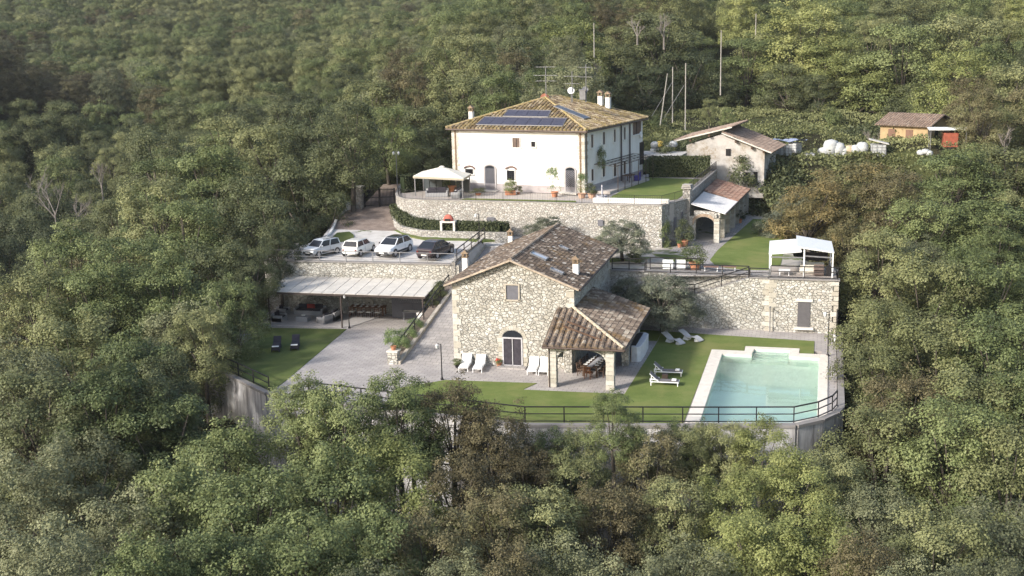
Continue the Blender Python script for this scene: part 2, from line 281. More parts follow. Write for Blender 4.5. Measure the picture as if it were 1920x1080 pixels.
# ------------------------------------------------------------------ trees listed one by one: bearing (px,row of the crown top), distance, crown radius, height, kind
TT=[ # foreground wood below the terrace
(30,840,62,4.2,9,'moss'),(150,800,66,4.4,9,'moss'),(60,960,52,3.6,8,'moss'),(230,905,56,3.8,8,'moss'),(120,1010,47,3.2,8,'moss'),(300,760,69,4.2,9,'green'),(325,752,72,2.6,8,'green'),
(420,812,63,3.8,10,'green'),(565,722,64.5,2.8,10,'green'),(640,742,62,3.6,10,'green'),(745,712,63,3.0,10,'green'),(330,880,57,4.0,9,'green'),(470,905,54,4.0,9,'green'),(620,860,56,4.0,10,'green'),(730,850,57,3.6,9,'yellow'),
(560,990,48,3.4,9,'green'),(400,1010,47,3.2,9,'green'),(700,975,50,3.4,9,'green'),(845,722,64.5,2.9,9,'brown'),(925,772,63,3.2,9,'brown'),(985,850,61,2.8,8,'brown'),(860,860,57,3.2,9,'brown'),(800,960,51,3.0,8,'brown'),
(850,1040,47,3.0,8,'moss'),(1150,742,63,1.9,11,'green'),(1075,850,61,2.6,8,'olive'),(1220,815,63,3.0,8,'brown'),(1085,806,65.3,2.3,9,'olive'),(1040,812,65,2.0,9,'green'),(1190,800,66,1.7,9,'olive'),(1010,828,64.5,2.2,9,'brown'),(1325,796,66.5,1.9,9,'olive'),(1268,800,66,1.9,9,'green'),(770,748,65,2.4,10,'green'),(600,735,66,2.2,10,'green'),(690,752,65.5,2.0,10,'green'),(900,770,66,2.0,9,'brown'),(960,800,65.5,2.0,9,'moss'),(1010,920,55,3.3,8,'olive'),(1140,915,57,3.0,8,'brown'),(1265,905,58,2.8,8,'olive'),(1300,800,65,2.0,8,'olive'),(1370,796,65,2.3,9,'olive'),
(1430,800,64,2.4,10,'yellow'),(1365,900,59,2.9,9,'yellow'),(1490,870,61,2.8,9,'yellow'),(1560,850,64,2.8,9,'olive'),(1420,970,52,3.2,9,'yellow'),(1540,985,52,3.0,9,'yellow'),(1300,1010,49,3.0,8,'moss'),(1050,1000,50,3.2,8,'moss'),(1170,1040,47,3.0,8,'moss'),(950,1030,48,2.8,8,'brown'),
(1650,900,60,3.4,9,'moss'),(1620,1010,50,3.0,8,'brown'),(1760,960,55,3.6,9,'olive'),(1880,930,58,3.8,9,'moss'),(1720,1040,48,3.0,8,'moss'),(1850,1040,49,3.2,8,'moss'),(930,925,54,2.8,8,'brown'),(690,1050,45,3.0,8,'moss'),(250,1030,46,3.0,8,'green'),
# right flank
(1660,760,70,4.0,10,'olive'),(1790,760,68,4.2,10,'green'),(1900,800,66,4.2,10,'olive'),(1650,560,86,4.4,10,'olive'),(1640,650,80,3.6,10,'olive'),(1740,480,92,5.2,11,'olive'),(1850,500,92,5.0,11,'green'),(1760,600,82,4.6,10,'olive'),(1880,600,82,4.8,10,'green'),(1700,700,74,4.0,10,'brown'),(1840,690,74,4.4,10,'olive'),(1930,700,74,4.2,10,'green'),
(1600,294,116,5.6,9.5,'orange'),(1525,328,112,4.6,8.5,'orange'),(1680,325,112,4.4,8.5,'brown'),(1600,400,104,4.2,8.5,'orange'),(1655,430,97,4.0,8.5,'olive'),(1790,285,122,6.0,9.5,'green'),(1900,275,127,6.4,10,'olive'),(1740,380,108,5.0,9,'green'),(1860,380,110,5.4,9.5,'green'),(1455,385,114,2.9,7,'grey'),(1490,345,119,3.2,8,'grey'),
# left flank spur
(375,580,85,3.0,8,'olive'),(330,560,88,4.4,10,'moss'),(430,530,91,3.4,9,'green'),(250,640,78,4.4,10,'green'),(295,665,76,3.2,10,'dark'),(130,590,84,4.8,10,'olive'),(190,700,71,4.2,10,'green'),(60,700,72,4.4,10,'dark'),(30,640,78,4.6,10,'moss'),(265,690,73,3.4,9,'dark'),
(415,440,101,4.4,11,'dark'),(470,455,99,2.6,8,'dark'),(340,380,108,5.0,11,'green'),(230,450,100,4.8,11,'green'),(120,440,102,4.8,11,'green'),(500,372,108,4.4,12,'dark'),(460,330,114,5.2,12,'dark'),(520,425,104,2.2,8,'dark'),(605,345,118,4.0,12,'dark'),(560,280,122,5.6,12,'dark'),(652,188,121,4.5,11,'dark'),(600,230,131,4.4,12,'dark'),(600,180,138,5.8,12,'dark'),(500,230,132,5.6,12,'olive'),(685,235,136,4.6,12,'dark'),(390,280,123,5.4,12,'green'),(290,330,116,5.2,11,'olive'),(180,500,94,4.4,10,'green'),(310,490,94,4.6,10,'green'),(60,500,95,4.2,10,'olive'),(420,215,140,5.4,11,'olive'),
(760,130,150,5.6,12,'brown'),(860,140,146,6.0,13,'olive'),(800,200,138,5.0,12,'dark'),(740,200,140,4.6,12,'olive'),(690,150,148,5.6,12,'olive'),(900,110,158,5.6,12,'olive'),(980,60,170,5.6,12,'dark'),(930,150,140,4.6,11,'dark'),(800,275,127,3.0,8,'dark'),(722,300,134,1.6,5,'olive'),(805,240,132,3.6,9,'dark'),
# behind the white house
(1070,45,190,7.2,13.5,'yellow'),(1060,110,178,4.6,10.5,'yellow'),(1150,85,190,6.4,11.5,'olive'),(1235,25,198,9.0,15.5,'dark'),(1290,90,190,6.7,11.5,'dark'),(1205,115,182,5.9,9.5,'dark'),(1400,75,198,7.7,11.5,'green'),(1345,130,190,4.4,9.5,'dark'),(1510,18,200,9.0,15.5,'yellow'),(1565,70,192,8.2,13.5,'yellow'),(1475,120,188,6.1,9.5,'dark'),(1610,110,186,7.7,11.5,'yellow'),(1440,60,205,7.0,12.5,'olive'),(1540,140,184,4.0,7.5,'dark'),(1330,185,158,1.5,4,'olive'),(1365,205,152,1.2,3,'green'),
(1690,50,186,8.2,15.5,'green'),(1800,30,190,9.0,16.5,'olive'),(1800,100,164,6.4,14,'yellow'),(1900,120,160,6.2,14,'olive'),(1860,200,145,5.0,12,'olive'),(1720,150,178,6.4,11.5,'dark'),(1840,265,133,4.0,9,'olive'),
]
def tpos(px,row,d,h):
    t=PD(px,row,d);return Vector((t.x,t.y,t.z-h))
# ground heights (bearing, row of the ground, distance)
GG=[(700,330,124,None),(760,330,124,None)]
ctrl=[]
for px,row,d,r,h,k in TT:
    p=tpos(px,row,d,h);ctrl.append((p.x,p.y,p.z))
for px,row,d,h in [(20,0,470,9),(250,0,480,9),(500,0,480,9),(800,0,470,9),(1100,0,460,9),(1400,0,440,9),(1700,0,430,9),(1950,0,430,9),
    (60,80,380,8),(350,70,380,8),(650,60,370,8),(900,60,330,8),(200,150,310,8),(480,140,290,8),(700,110,260,8),
    (60,175,275,8),(240,155,275,8),(420,130,275,8),(90,300,222,8),(280,260,225,8),(430,215,235,8),(30,380,195,8),(180,350,195,8),(330,300,198,8),(60,430,165,8),(850,60,250,8),
    (1000,20,290,8),(1200,0,300,8),(1400,10,260,8),(1600,0,280,8),(1850,0,270,8),(1700,30,220,8)]:
    p=PD(px,row,d);ctrl.append((p.x,p.y,p.z-h))
for p in [PD(1650,264,148),PD(1700,266,146),PD(1745,268,145),PD(1790,276,140),PD(1600,285,141),PD(1540,292,140),PD(1480,288,138),PD(1640,285,141),PD(1500,250,152),PD(1400,245,152),PD(1250,200,186),PD(1330,205,184),PD(1420,200,184),PD(1500,198,182),PD(1580,200,180),PD(1650,205,176),PD(1180,195,180),P(1280,345,7.2),P(1340,335,7.4),P(1430,345,7.3),P(1380,310,7.8),P(1450,300,8.0),P(1550,292,8.0),P(1620,290,8.0),P(1680,268,8.3),P(1745,268,8.3),P(1785,285,7.6),P(1600,240,8.8),P(1420,260,8.6),P(1230,300,8),P(1260,285,8.1),P(1560,215,9.6),P(1450,210,9.8),P(1380,200,10.2),P(1300,215,9.3),P(1290,228,9),P(1500,235,8.8),P(1600,255,8.3),P(1700,270,8.1),P(1480,290,8.0),P(1390,345,7.4),P(1450,340,7.0),P(1250,260,8.2),P(1400,230,9.2),P(1650,180,10.6),P(1500,190,10.6),P(1180,200,10.5),
    P(720,340,6.6),P(600,455,4.2),P(650,395,5.5),Vector((-50,93,3.2)),Vector((-49,88,-1)),Vector((-47,80,-2)),Vector((-45,76,-4)),Vector((-37,69,-6)),Vector((-20,66,-6.5)),Vector((0,68,-6.5)),Vector((3,75,-4.5)),Vector((3,90,-2.5)),Vector((4,100,-.5)),Vector((-2,118,2.6)),Vector((-5,128,4.5)),Vector((-40,120,7.6)),Vector((-36,132,8.5)),Vector((-20,132,7.8)),Vector((-14,130,7.4)),
    Vector((-215,95,12)),Vector((-200,125,24)),Vector((-185,150,28)),Vector((-175,178,24)),Vector((-235,140,32)),Vector((-260,200,36)),Vector((-60,20,-16)),Vector((0,10,-18)),Vector((40,30,-15)),Vector((-30,-20,-22)),Vector((90,60,-8)),Vector((120,120,8)),Vector((-120,60,-12)),  # first points raise an unseen ridge, added to shade the left valley
    Vector((-500,600,55)),Vector((-100,700,75)),Vector((300,650,70)),Vector((260,300,30)),Vector((-420,300,20)),Vector((-250,120,-4)),Vector((-160,140,-3)),Vector((300,60,5))]: ctrl.append(tuple(p))
CT=np.array(ctrl)
# smooth interpolation: normalised Gaussian weights whose width follows the spacing of the control points, plus a linear trend
_d=np.sqrt(((CT[:,None,:2]-CT[None,:,:2])**2).sum(2));_ds=np.sort(_d,1);_sg=np.clip(_ds[:,3]*.75,4,120)
def _kern(x,y,zz,sg):
    num=np.zeros(x.shape);den=np.zeros(x.shape)+1e-30
    for (cx,cy),cz,s in zip(CT[:,:2],zz,sg):
        r2=((x-cx)**2+(y-cy)**2)/(s*s);wt=np.exp(-r2*.7)+1e-4/(1+r2)**2
        num+=wt*cz;den+=wt
    return num/den
def _kres(x,y,zz,sg):
    num=np.zeros(x.shape);den=np.zeros(x.shape)+.35
    for (cx,cy),cz,s in zip(CT[:,:2],zz,sg):
        wt=np.exp(-((x-cx)**2+(y-cy)**2)/(s*s)*.9);num+=wt*cz;den+=wt
    return num/den
_r1=CT[:,2]-_kern(CT[:,0],CT[:,1],CT[:,2],_sg);_r2=_r1-_kres(CT[:,0],CT[:,1],_r1,_sg);_r3=_r2-_kres(CT[:,0],CT[:,1],_r2,_sg*.7)
def terr(x,y):
    x=np.asarray(x,float);y=np.asarray(y,float)
    return _kern(x,y,CT[:,2],_sg)+_kres(x,y,_r1,_sg)+_kres(x,y,_r2,_sg*.7)+_kres(x,y,_r3,_sg*.7)
EST=[[(-47.4,94),(-47,88),(-43.9,76.6),(-36.2,70.8),(-30,69.4),(-17.5,67.6),(-8,69.3),(-1.2,70.5),(.1,71.8),(1.0,73.3),(1.4,74.6),(1.4,93),(-29,93.5)],      # lower terrace
     [(-47.4,93),(-22,93),(-22,107),(-40,109.5),(-41.8,114.6),(-46.6,114),(-47.6,110),(-45.4,101.5),(-47.4,95)],                                             # car park and drive
     [(-30,92),(1.4,92),(1.4,97),(-2.5,103),(-4.4,122),(-6,129),(-12,129.5),(-14,106),(-30,107)],                                                            # upper garden
     [(-41.8,110),(-39.5,107.3),(-14,105),(-11.3,110),(-11,129.5),(-19,129.5),(-41,122)]]                                                                    # house terrace
EZ=[-1.6,3.2,3.0,6.6]
def inpoly(x,y,poly):
    x=np.asarray(x,float);y=np.asarray(y,float);c=np.zeros(x.shape,bool);n=len(poly)
    for i in range(n):
        x1,y1=poly[i];x2,y2=poly[(i+1)%n]
        if y1==y2: continue
        k=((y1>y)!=(y2>y))&(x<(x2-x1)*(y-y1)/(y2-y1)+x1);c^=k
    return c
def ground(x,y):
    z=terr(x,y)
    for p,e in zip(EST,EZ):
        k=inpoly(x,y,p);z=np.where(k,np.minimum(z,e),z)
    return z
def build_terrain():
    # grid fine near the estate, coarse far away
    def axis(lo,hi,a,b,f,c):
        o=[];v=lo
        while v<hi:
            o.append(v);v+= f if a<=v<=b else c
        o.append(hi);return np.array(o)
    xs=axis(-620,520,-75,30,1.0,7.0);ys=axis(-30,900,55,145,1.0,7.0)
    X,Y=np.meshgrid(xs,ys);Z=ground(X,Y)
    Z=Z+np.where((Y>150),0.6*np.sin(X*.11)*np.cos(Y*.13),0)
    nx,ny=len(xs),len(ys);co=np.stack([X.ravel(),Y.ravel(),Z.ravel()],1)
    i=np.arange(nx-1)[None,:]+nx*np.arange(ny-1)[:,None];i=i.ravel();f=np.stack([i,i+1,i+1+nx,i+nx],1)
    me=bpy.data.meshes.new('terrain');me.from_pydata(co.tolist(),[],f.tolist());me.polygons.foreach_set('use_smooth',[True]*len(f));me.materials.append(SOIL)
    o=bpy.data.objects.new('terrain',me);COL.objects.link(o);o['kind']='structure'
build_terrain()
def struct(name,mb,mat,**k):
    o=mb.build(name,mat,**k);o['kind']='structure';return o
# ------------------------------------------------------------------ lower terrace
LOW=[(-47.2,93.6),(-46.9,88.2),(-43.8,76.8),(-36.2,71.0),(-30,69.6),(-17.5,67.83),(-8.02,69.52),(-1.46,70.75),(-.04,72.04),(.79,73.44),(1.1,74.58),(1.1,93.3),(1.1,93.6)]
PO=(-7.02,72.75,-.14,85.85) # water rectangle
POOLHOLE=[(-7.02,72.2),(-7.02,85.85),(-4.9,85.85),(-4.9,87.6),(-2.3,87.6),(-2.3,85.85),(-.14,85.85),(-.14,72.2)]
def sheet(name,polys,z,mat,th=.3):
    mb=MB()
    for p in polys: mb.prism(p,z-th,z)
    return struct(name,mb,mat)
# paving body in pieces that leave the pool open
HX0,HX1,HY0,HY1=-7.5,.05,72.3,88.0
sheet('paving',[[(-47.2,93.6),(-46.9,88.2),(-43.8,76.8),(-36.2,71.0),(-30,69.6),(-17.5,67.83),(-8.02,69.52),(HX0,69.65),(HX0,93.6)],
   [(HX1,72.2),(.79,73.44),(1.1,74.58),(1.1,HY1),(HX1,HY1)],[(HX0,HY1),(1.1,HY1),(1.1,93.6),(HX0,93.6)]],0,PAVE,1.2)
lawnA=[tuple(P(x,y)[:2]) for x,y in [(835,713),(1007,719),(980,731),(1171,739.5),(1217,640),(1235,627)]]
lawn=[lawnA[0],(-28.0,73.5),(-27.5,69.6),(-17.5,68.2),(-9.1,69.8),(-8.0,70.0),(-8.0,87.3),(-5.6,87.3),(-5.6,88.6),(-1.4,88.6),(-1.4,87.3),(-.5,87.3),(-.5,90.8),(-12.3,91.9),(-16.7,92.2),(-16.7,90.0)]
lawn+= [lawnA[4],lawnA[3],lawnA[2],lawnA[1]]
# split so that each piece is simple
sheet('lawn',[[lawnA[0],(-28.0,73.5),(-27.5,69.6),(-17.5,68.15),(-12.6,69.1),lawnA[3],lawnA[2],lawnA[1]][::1],
  [(-12.6,69.1),(-8.0,69.9),(-7.9,87.0),(-7.9,91.4),(-12.3,91.9),(-12.2,88.9),lawnA[3]],
  [(-7.9,87.0),(-5.55,87.0),(-5.55,88.35),(-1.5,88.35),(-1.5,87.0),(-.5,87.0),(-.5,90.75),(-7.9,91.4)],[(-12.25,88.9),(-12.3,91.9),(-16.5,92.3),(-16.5,88.9)]],.03,LAWN,.2)
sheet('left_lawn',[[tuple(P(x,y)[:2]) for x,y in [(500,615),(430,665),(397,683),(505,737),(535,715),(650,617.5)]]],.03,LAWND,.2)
sheet('covered_slab',[[(-46.8,93.5),(-46.5,88.3),(-37.7,89.0),(-36.3,93.5)]],.05,plain('pale_terrace_slab',(.40,.38,.37),.8),.1)
# ------------------------------------------------------------------ swimming pool
pool=thing('swimming_pool','rectangular pale turquoise swimming pool with cream stone coping beside the lawn','swimming pool',(-3.6,79,0))
mb=MB()
b=.12 # coping ring
def ring(mb,x0,y0,x1,y1,w,z0,z1): pass
for c in [(-7.9,69.9,-7.05,86.95),(-7.05,85.9,-4.9,86.95),(-5.5,86.95,-4.85,88.3),(-4.85,87.65,-2.25,88.3),(-2.25,86.0,-1.55,88.3),(-1.55,85.9,-.1,86.95),(-.1,72.1,.5,86.95)]:
    mb.box(((c[0]+c[2])/2,(c[1]+c[3])/2,0.0),(c[2]-c[0]-.004,c[3]-c[1]-.004,.12))
mb.prism([(-7.05,69.72),(-1.5,70.72),(-.1,72.06),(-.16,72.4),(-1.62,71.02),(-7.05,70.02)],-.06,.058)
mb.build('coping',POOLC,pool,world=True)
mb=MB()
mb.prism([(-7.2,69.9),(-1.55,70.95),(-.1,72.3),(.1,86.2),(-7.2,86.2)],-1.8,-1.7);mb.box((-7.15,78.0,-.9),(.22,16.2,1.66));mb.wall((-7.2,69.98),(-1.58,70.98),-1.7,-.07,.08);mb.wall((-1.58,70.98),(-.12,72.36),-1.7,-.07,.08);mb.box((.0,79.3,-.9),(.26,13.8,1.66));mb.box((-6.0,86.1,-.9),(2.2,.4,1.66));mb.box((-1.15,86.1,-.9),(2.1,.4,1.66));
mb.box((-3.57,87.7,-.9),(2.7,.2,1.66));mb.box((-4.95,86.9,-.9),(.12,1.7,1.66));mb.box((-2.2,86.9,-.9),(.12,1.7,1.66))
mb.build('basin',POOLT,pool,world=True)
mb=MB()
for i,(y,z) in enumerate([(87.3,-.25),(86.9,-.45),(86.5,-.7),(86.1,-.95)]): mb.box((-3.57,y,z-.5),(2.62,.42,1.0))
mb.build('steps',POOLT,pool,world=True)
def mat_water():
    m,n,b=newmat('pool_water');b.inputs['Base Color'].default_value=(.80,.965,.905,1);b.inputs['Roughness'].default_value=.02;b.inputs['Transmission Weight'].default_value=1;b.inputs['IOR'].default_value=1.33;b.inputs['Specular IOR Level'].default_value=.5
    bump(n,b,noi(n,wcoord(n),2.2,3),.06,.02)
    # refracted sun reaches the floor: let shadow rays through tinted
    return m
mb=MB();mb.add([(-7.03,70.0,-.14),(-1.6,71.0,-.14),(-.12,72.35,-.14),(-.12,85.95,-.14),(-2.25,85.95,-.14),(-2.25,87.6,-.14),(-4.9,87.6,-.14),(-4.9,85.95,-.14),(-7.03,85.95,-.14)],[tuple(range(9))])
mb.build('water',mat_water(),pool,world=True)
# ------------------------------------------------------------------ walls
def wallthing(name,label,cat,loc): return thing(name,label,cat,loc)
rw=wallthing('retaining_wall','streaked pale concrete retaining wall holding up the pool terrace above the trees','wall',(-20,68,-6))
mb=MB();mc=MB();pts=[(-47.1,86),(-43.9,76.7),(-36.2,70.9),(-30,69.5),(-17.5,67.73),(-8.02,69.42),(-1.40,70.63),(.04,71.96),(.89,73.40),(1.2,74.58),(1.2,93.2)]
for p,q in zip(pts[:-1],pts[1:]):
    mb.wall(p,q,-9,-.05,.3,off=-.3);mc.wall(p,q,-.05,.14,.42,off=-.36)
mb.build('concrete_face',CONC,rw,world=True);mc.build('coping',plain('dark_coping',(.24,.225,.215),.85),rw,world=True)
def quoins(mb,x,y,z0,z1,sx,sy,h=.42,l=.55,s=.32,th=.03,seed=1):
    """alternating corner stones; sx,sy = direction of the walls leaving the corner (unit vectors)"""
    rn=random.Random(seed);z=z0;k=0;sx=Vector(sx);sy=Vector(sy)
    while z<z1-.15:
        hh=min(h*rn.uniform(.85,1.15),z1-z);a=l if k%2 else s;b_=s if k%2 else l;a*=rn.uniform(.9,1.1);b_*=rn.uniform(.9,1.1)
        o=Vector((x,y,0))-sx*th-sy*th;A=o+sx*(a+th);C=o+sy*(b_+th);D=A+sy*(b_+th)
        pol=[o,A,D,C]
        if (A-o).cross(C-o).z<0: pol=[o,C,D,A]
        mb.prism([(p.x,p.y) for p in pol],z+.02,z+hh-.02,t=rn.random());z+=hh;k+=1
bw=wallthing('retaining_wall','stone retaining wall under the car park with the long awning on its face','wall',(-38,93.8,0))
mb=MB();mb.wall((-47.2,93.6),(-29.72,94.0),-.5,4.46,.5);mb.wall((-47.4,93.6),(-47.4,100),-3,4.46,.4,off=-.4,z1b=4.9)
mb.build('stone_face',STONE,bw,world=True)
mb=MB();mb.wall((-47.35,93.5),(-30.4,93.9),4.46,4.56,.6);mb.build('coping',plain('dark_coping',(.24,.225,.215),.85),bw,world=True)
# right: wall behind the pool, with a buttress corner and a stair running down its face
pw=wallthing('retaining_wall','pale rubble wall behind the pool lawn with a dark grey door and a railed stair','wall',(-8,93.5,0))
mb=MB();mb.wall((-4.05,93.3),(1.15,93.3),-.4,4.2,.5);mb.wall((1.15,93.3),(1.15,98),-3,4.2,.4,off=0)
mb.wall((-17,94.7),(-4.05,94.7),-.4,4.2,.4)
x0=-9.9;mb.add([(-16.9,93.5,-.4),(-4.05,93.5,-.4),(-4.05,93.5,4.2),(-5.6,93.5,4.2),(x0,93.5,2.65),(-16.9,93.5,2.65)]+[(-16.9,93.9,-.4),(-4.05,93.9,-.4),(-4.05,93.9,4.2),(-5.6,93.9,4.2),(x0,93.9,2.65),(-16.9,93.9,2.65)],
  [(0,1,2,3,4,5),(11,10,9,8,7,6)]+[(i,(i+6),(i+1)%6+6,(i+1)%6)[::-1] for i in range(6)])
mb.build('stone_face',STONE,pw,world=True)
mb=MB()
for i in range(11): mb.box((-5.75-i*.4,94.3,(4.1-i*.145)/2+.5),(.4,.8,4.1-i*.145-1))
mb.box((-13.5,94.3,1.3),(7,.8,2.4));mb.build('stair',PAVE2,pw,world=True)
for a_ in((-4.05,93.3,-.02,4.15,(1,0,0),(0,1,0),1),(-4.08,93.47,-.02,4.15,(-1,0,0),(0,1,0),4),(1.15,93.3,-.02,4.15,(-1,0,0),(0,1,0),2)): mb=MB();quoins(mb,*a_[:6],seed=a_[6]);mb.build('quoins',QUOIN,pw,world=True)
mb=MB();mb.wall((-4.15,93.2),(1.25,93.2),4.2,4.3,.7);mb.wall((-5.6,93.42),(-4.2,93.42),4.2,4.3,.6);mb.wall((-16.9,94.6),(-5.6,94.6),4.2,4.3,.6);mb.build('coping',plain('dark_coping',(.24,.225,.215),.85),pw,world=True)
d=MB();d.box((-1.39,93.28,1.49),(.95,.06,2.02));dd=d.build('door',plain('dark_grey_door',(.10,.095,.10),.6),pw,world=True)
d=MB();d.box((-1.39,93.2,.38),(1.5,.5,.16));d.box((-1.39,93.25,2.6),(1.3,.14,.2));d.build('door_sill',COPING,pw,world=True)
# ------------------------------------------------------------------ upper levels
def zpark(y): return 4.5+(max(93.6,min(y,106))-93.6)*.065
# car park surface (slopes up towards the drive)
mb=MB()
g=[[( -47.2,94.05),(-29.9,94.15)],[(-46.6,98),(-29.9,98)],[(-45.5,101.5),(-29.9,101.5)],[(-46.4,105.5),(-38.2,105.2)],[(-47.3,109.5),(-40.2,108.5)],[(-47.0,112),(-41.8,112.4)],[(-46.0,113.6),(-42.6,114.7)],[(-46.5,121),(-41.5,122)]]
zz=[4.5,4.78,5.0,5.28,5.75,6.1,6.35,7.6]
def strip(g,zz,th=.6):
    mb=MB()
    for i in range(len(g)-1):
        a,b2=g[i];d2,c2=g[i+1]
        vs=[(*a,zz[i]-th),(*b2,zz[i]-th),(*c2,zz[i+1]-th),(*d2,zz[i+1]-th),(*a,zz[i]),(*b2,zz[i]),(*c2,zz[i+1]),(*d2,zz[i+1])]
        mb.add(vs,[(0,3,2,1),(4,5,6,7),(0,1,5,4),(1,2,6,5),(2,3,7,6),(3,0,4,7)])
    return mb
struct('car_park',strip(g[:4],zz[:4],1.5),GRAVEL);struct('driveway',strip(g[3:],zz[3:],1.0),COBBLE)
mb=MB();mb.prism([(-29.9,101.5,5.0),(-29.7,102.5,4.55),(-26,102.5,4.5),(-26,106.4,4.7),(-38.3,106.6,5.3),(-38.4,105.3,5.27)],3.5,0);struct('car_park_corner',mb,GRAVEL)
# ramp between car-park wall and stone house
mb=strip([[(-29.75,79.3),(-25.95,80.0)],[(-29.75,85.6),(-25.95,85.6)],[(-29.75,93),(-25.95,93)],[(-29.75,102.5),(-25.95,102.5)]],[.01,1.22,2.66,4.5],1.5);struct('ramp',mb,PAVE2)
sheet('upper_garden_paving',[[(-25.95,95.1),(-4.1,95.1),(-4.1,93.82),(1.1,93.82),(1.1,97),(-2.5,103),(-4.4,122),(-6.3,128.5),(-12,128.5),(-11.9,110),(-13.7,105.6),(-25.95,106.5)],[(-29.75,102.5),(-25.95,102.5),(-25.95,106.5),(-30,106)]],4.2,GRAVEL2,1.4)
up=[tuple(P(x,y,4.2)[:2]) for x,y in [(1412,411),(1345,470),(1331,488),(1340,497),(1362,503),(1400,506.5),(1440,506.5),(1463,500),(1470,470),(1470,430),(1452,411)]]
sheet('upper_lawn',[up],4.23,LAWN,.1)
mb=MB();wk=[tuple(P(x,y,4.2)[:2]) for x,y in [(1412,411),(1345,470),(1331,488),(1340,497),(1362,503),(1400,506.5),(1440,506.5),(1463,500),(1480,500),(1480,516),(1250,516),(1255,496),(1300,478),(1255,470),(1290,448),(1350,452),(1399,402)]]
sheet('upper_path',[wk],4.215,PAVE2,.1)
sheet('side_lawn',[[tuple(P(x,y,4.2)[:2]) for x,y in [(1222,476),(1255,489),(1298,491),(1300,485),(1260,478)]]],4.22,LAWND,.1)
# house terrace
HT=[(-43.2,118),(-42.3,114.8),(-41.0,110.6),(-40.3,108.9),(-39.2,107.7),(-37.3,107.1),(-26.4,106.5),(-14.25,105.6),(-13.5,107),(-12.4,110.2),(-11.5,128.4),(-18,131),(-19,128),(-41,131)]
sheet('house_terrace',[HT],7.98,plain('terrace_paving',(.42,.38,.35),.85,var=.15),1.5)
sheet('terrace_lawn',[[(-19.8,109.3),(-14.9,108.2),(-13.3,109.8),(-12.4,124.2),(-18.6,125.4)],[(-34.0,107.3),(-22.2,106.8),(-22.5,107.9),(-33.2,108.6)]],8.02,LAWN,.1)
tw=wallthing('retaining_wall','long curving rubble wall holding up the white house terrace','wall',(-28,106.5,4))
pts=[(-43.4,118),(-42.5,114.8),(-41.2,110.5),(-40.45,108.8),(-39.3,107.5),(-37.3,106.95),(-31.8,106.65),(-26.4,106.35),(-14.15,105.45)]
mb=MB();m2=MB()
for p,q in zip(pts[:-1],pts[1:]): mb.wall(p,q,3.2,8.02,.35);m2.wall(p,q,8.02,8.09,.45,off=-.05)
mb.build('stone_face',STONEC,tw,world=True)
mb=MB();mb.wall((-14.15,105.45),(-12.25,110.2),3.2,8.02,.35);m2.wall((-14.15,105.45),(-12.25,110.2),8.02,8.09,.45,off=-.05);mb.wall((-12.25,110.2),(-11.35,128.5),3.2,8.5,.35);m2.wall((-12.25,110.2),(-11.35,128.5),8.5,8.62,.5,off=-.1);mb.box((-12.4,110.1,6.4),(.7,.7,5.2),rz=-.2)
mb.build('side_face',STONEB,tw,world=True)
for k in range(3): m2.box((-12.4,110.1,9.05+k*.14),(.95-.08*k,.95-.08*k,.09),rz=-.2)
m2.build('coping',plain('dark_coping2',(.33,.31,.29),.85),tw,world=True)
def onwall(mbs,px0,py0,px1,py1,o,n,th=.05):
    a=PP(px0,py0,o,n);b2=PP(px1,py1,o,n);n=Vector(n).normalized();u=Vector((-n.y,n.x,0));c=(a+b2)/2
    w_=abs((b2-a).dot(u));h_=abs(b2.z-a.z);mbs.box(c+n*th/2,(w_,th,h_),rz=math.atan2(u.y,u.x));return c,w_,h_
mb=MB();onwall(mb,913,407,928,421,(-31.8,106.6,6),(-.05,-1,0));mb.build('hatch',SHUTG,tw,world=True)
mb=MB();onwall(mb,1121,412,1131,424,(-26.4,106.3,6),(-.08,-1,0));mb.build('window',SHUTG,tw,world=True)
for a_ in((1263,408,1268,430),(1276,398,1280,420)): mb=MB();onwall(mb,*a_,(-13.3,107.6,6),(.93,-.37,0));mb.build('slit_window',SHUTG,tw,world=True)
# low planter wall with clipped hedge in front
LW=[P(733,402,6.0),P(735,408,5.9),P(739,424,5.5),P(752,435.6,5.3),P(790,443,5.15),P(860,445.5,5.1),P(929,447,5.05),P(951,447,5.0)]
lw=wallthing('planter_wall','low curved stone planter wall between the car park and the tall terrace wall','wall',LW[3])
mb=MB()
for p,q in zip(LW[:-1],LW[1:]): mb.wall(p,q,p.z-.6,p.z+.55,.35,z1b=q.z+.55)
mb.build('stone_face',STONEC,lw,world=True)
sheet('planting_bed',[[(p.x+.1,p.y+.3) for p in LW[2:]]+[(-28.5,106.4),(-37.3,106.9),(-40.3,108.8)]],5.5,SOIL,.6)
# white kerb along the drive
KB=[P(668,389,6.25),P(650,397,5.95),P(634,412,5.6),P(628,428,5.3),P(621,441,5.05),P(607,456,4.8)]
kb=wallthing('kerb_wall','low white kerb wall curving along the left edge of the drive','wall',KB[2]);mb=MB()
for p,q in zip(KB[:-1],KB[1:]): mb.wall(q,p,p.z-.8,q.z+.28,.22,z1b=p.z+.28)
mb.build('wall_body',plain('whitewashed_kerb',(.66,.65,.63),.85),kb,world=True)
mb=MB();mb.wall(KB[0]+Vector((-.1,-.2,0)),KB[1],5,KB[0].z+.75,.2);mb.build('end_panel',plain('whitewashed_kerb',(.66,.65,.63),.85),kb,world=True)
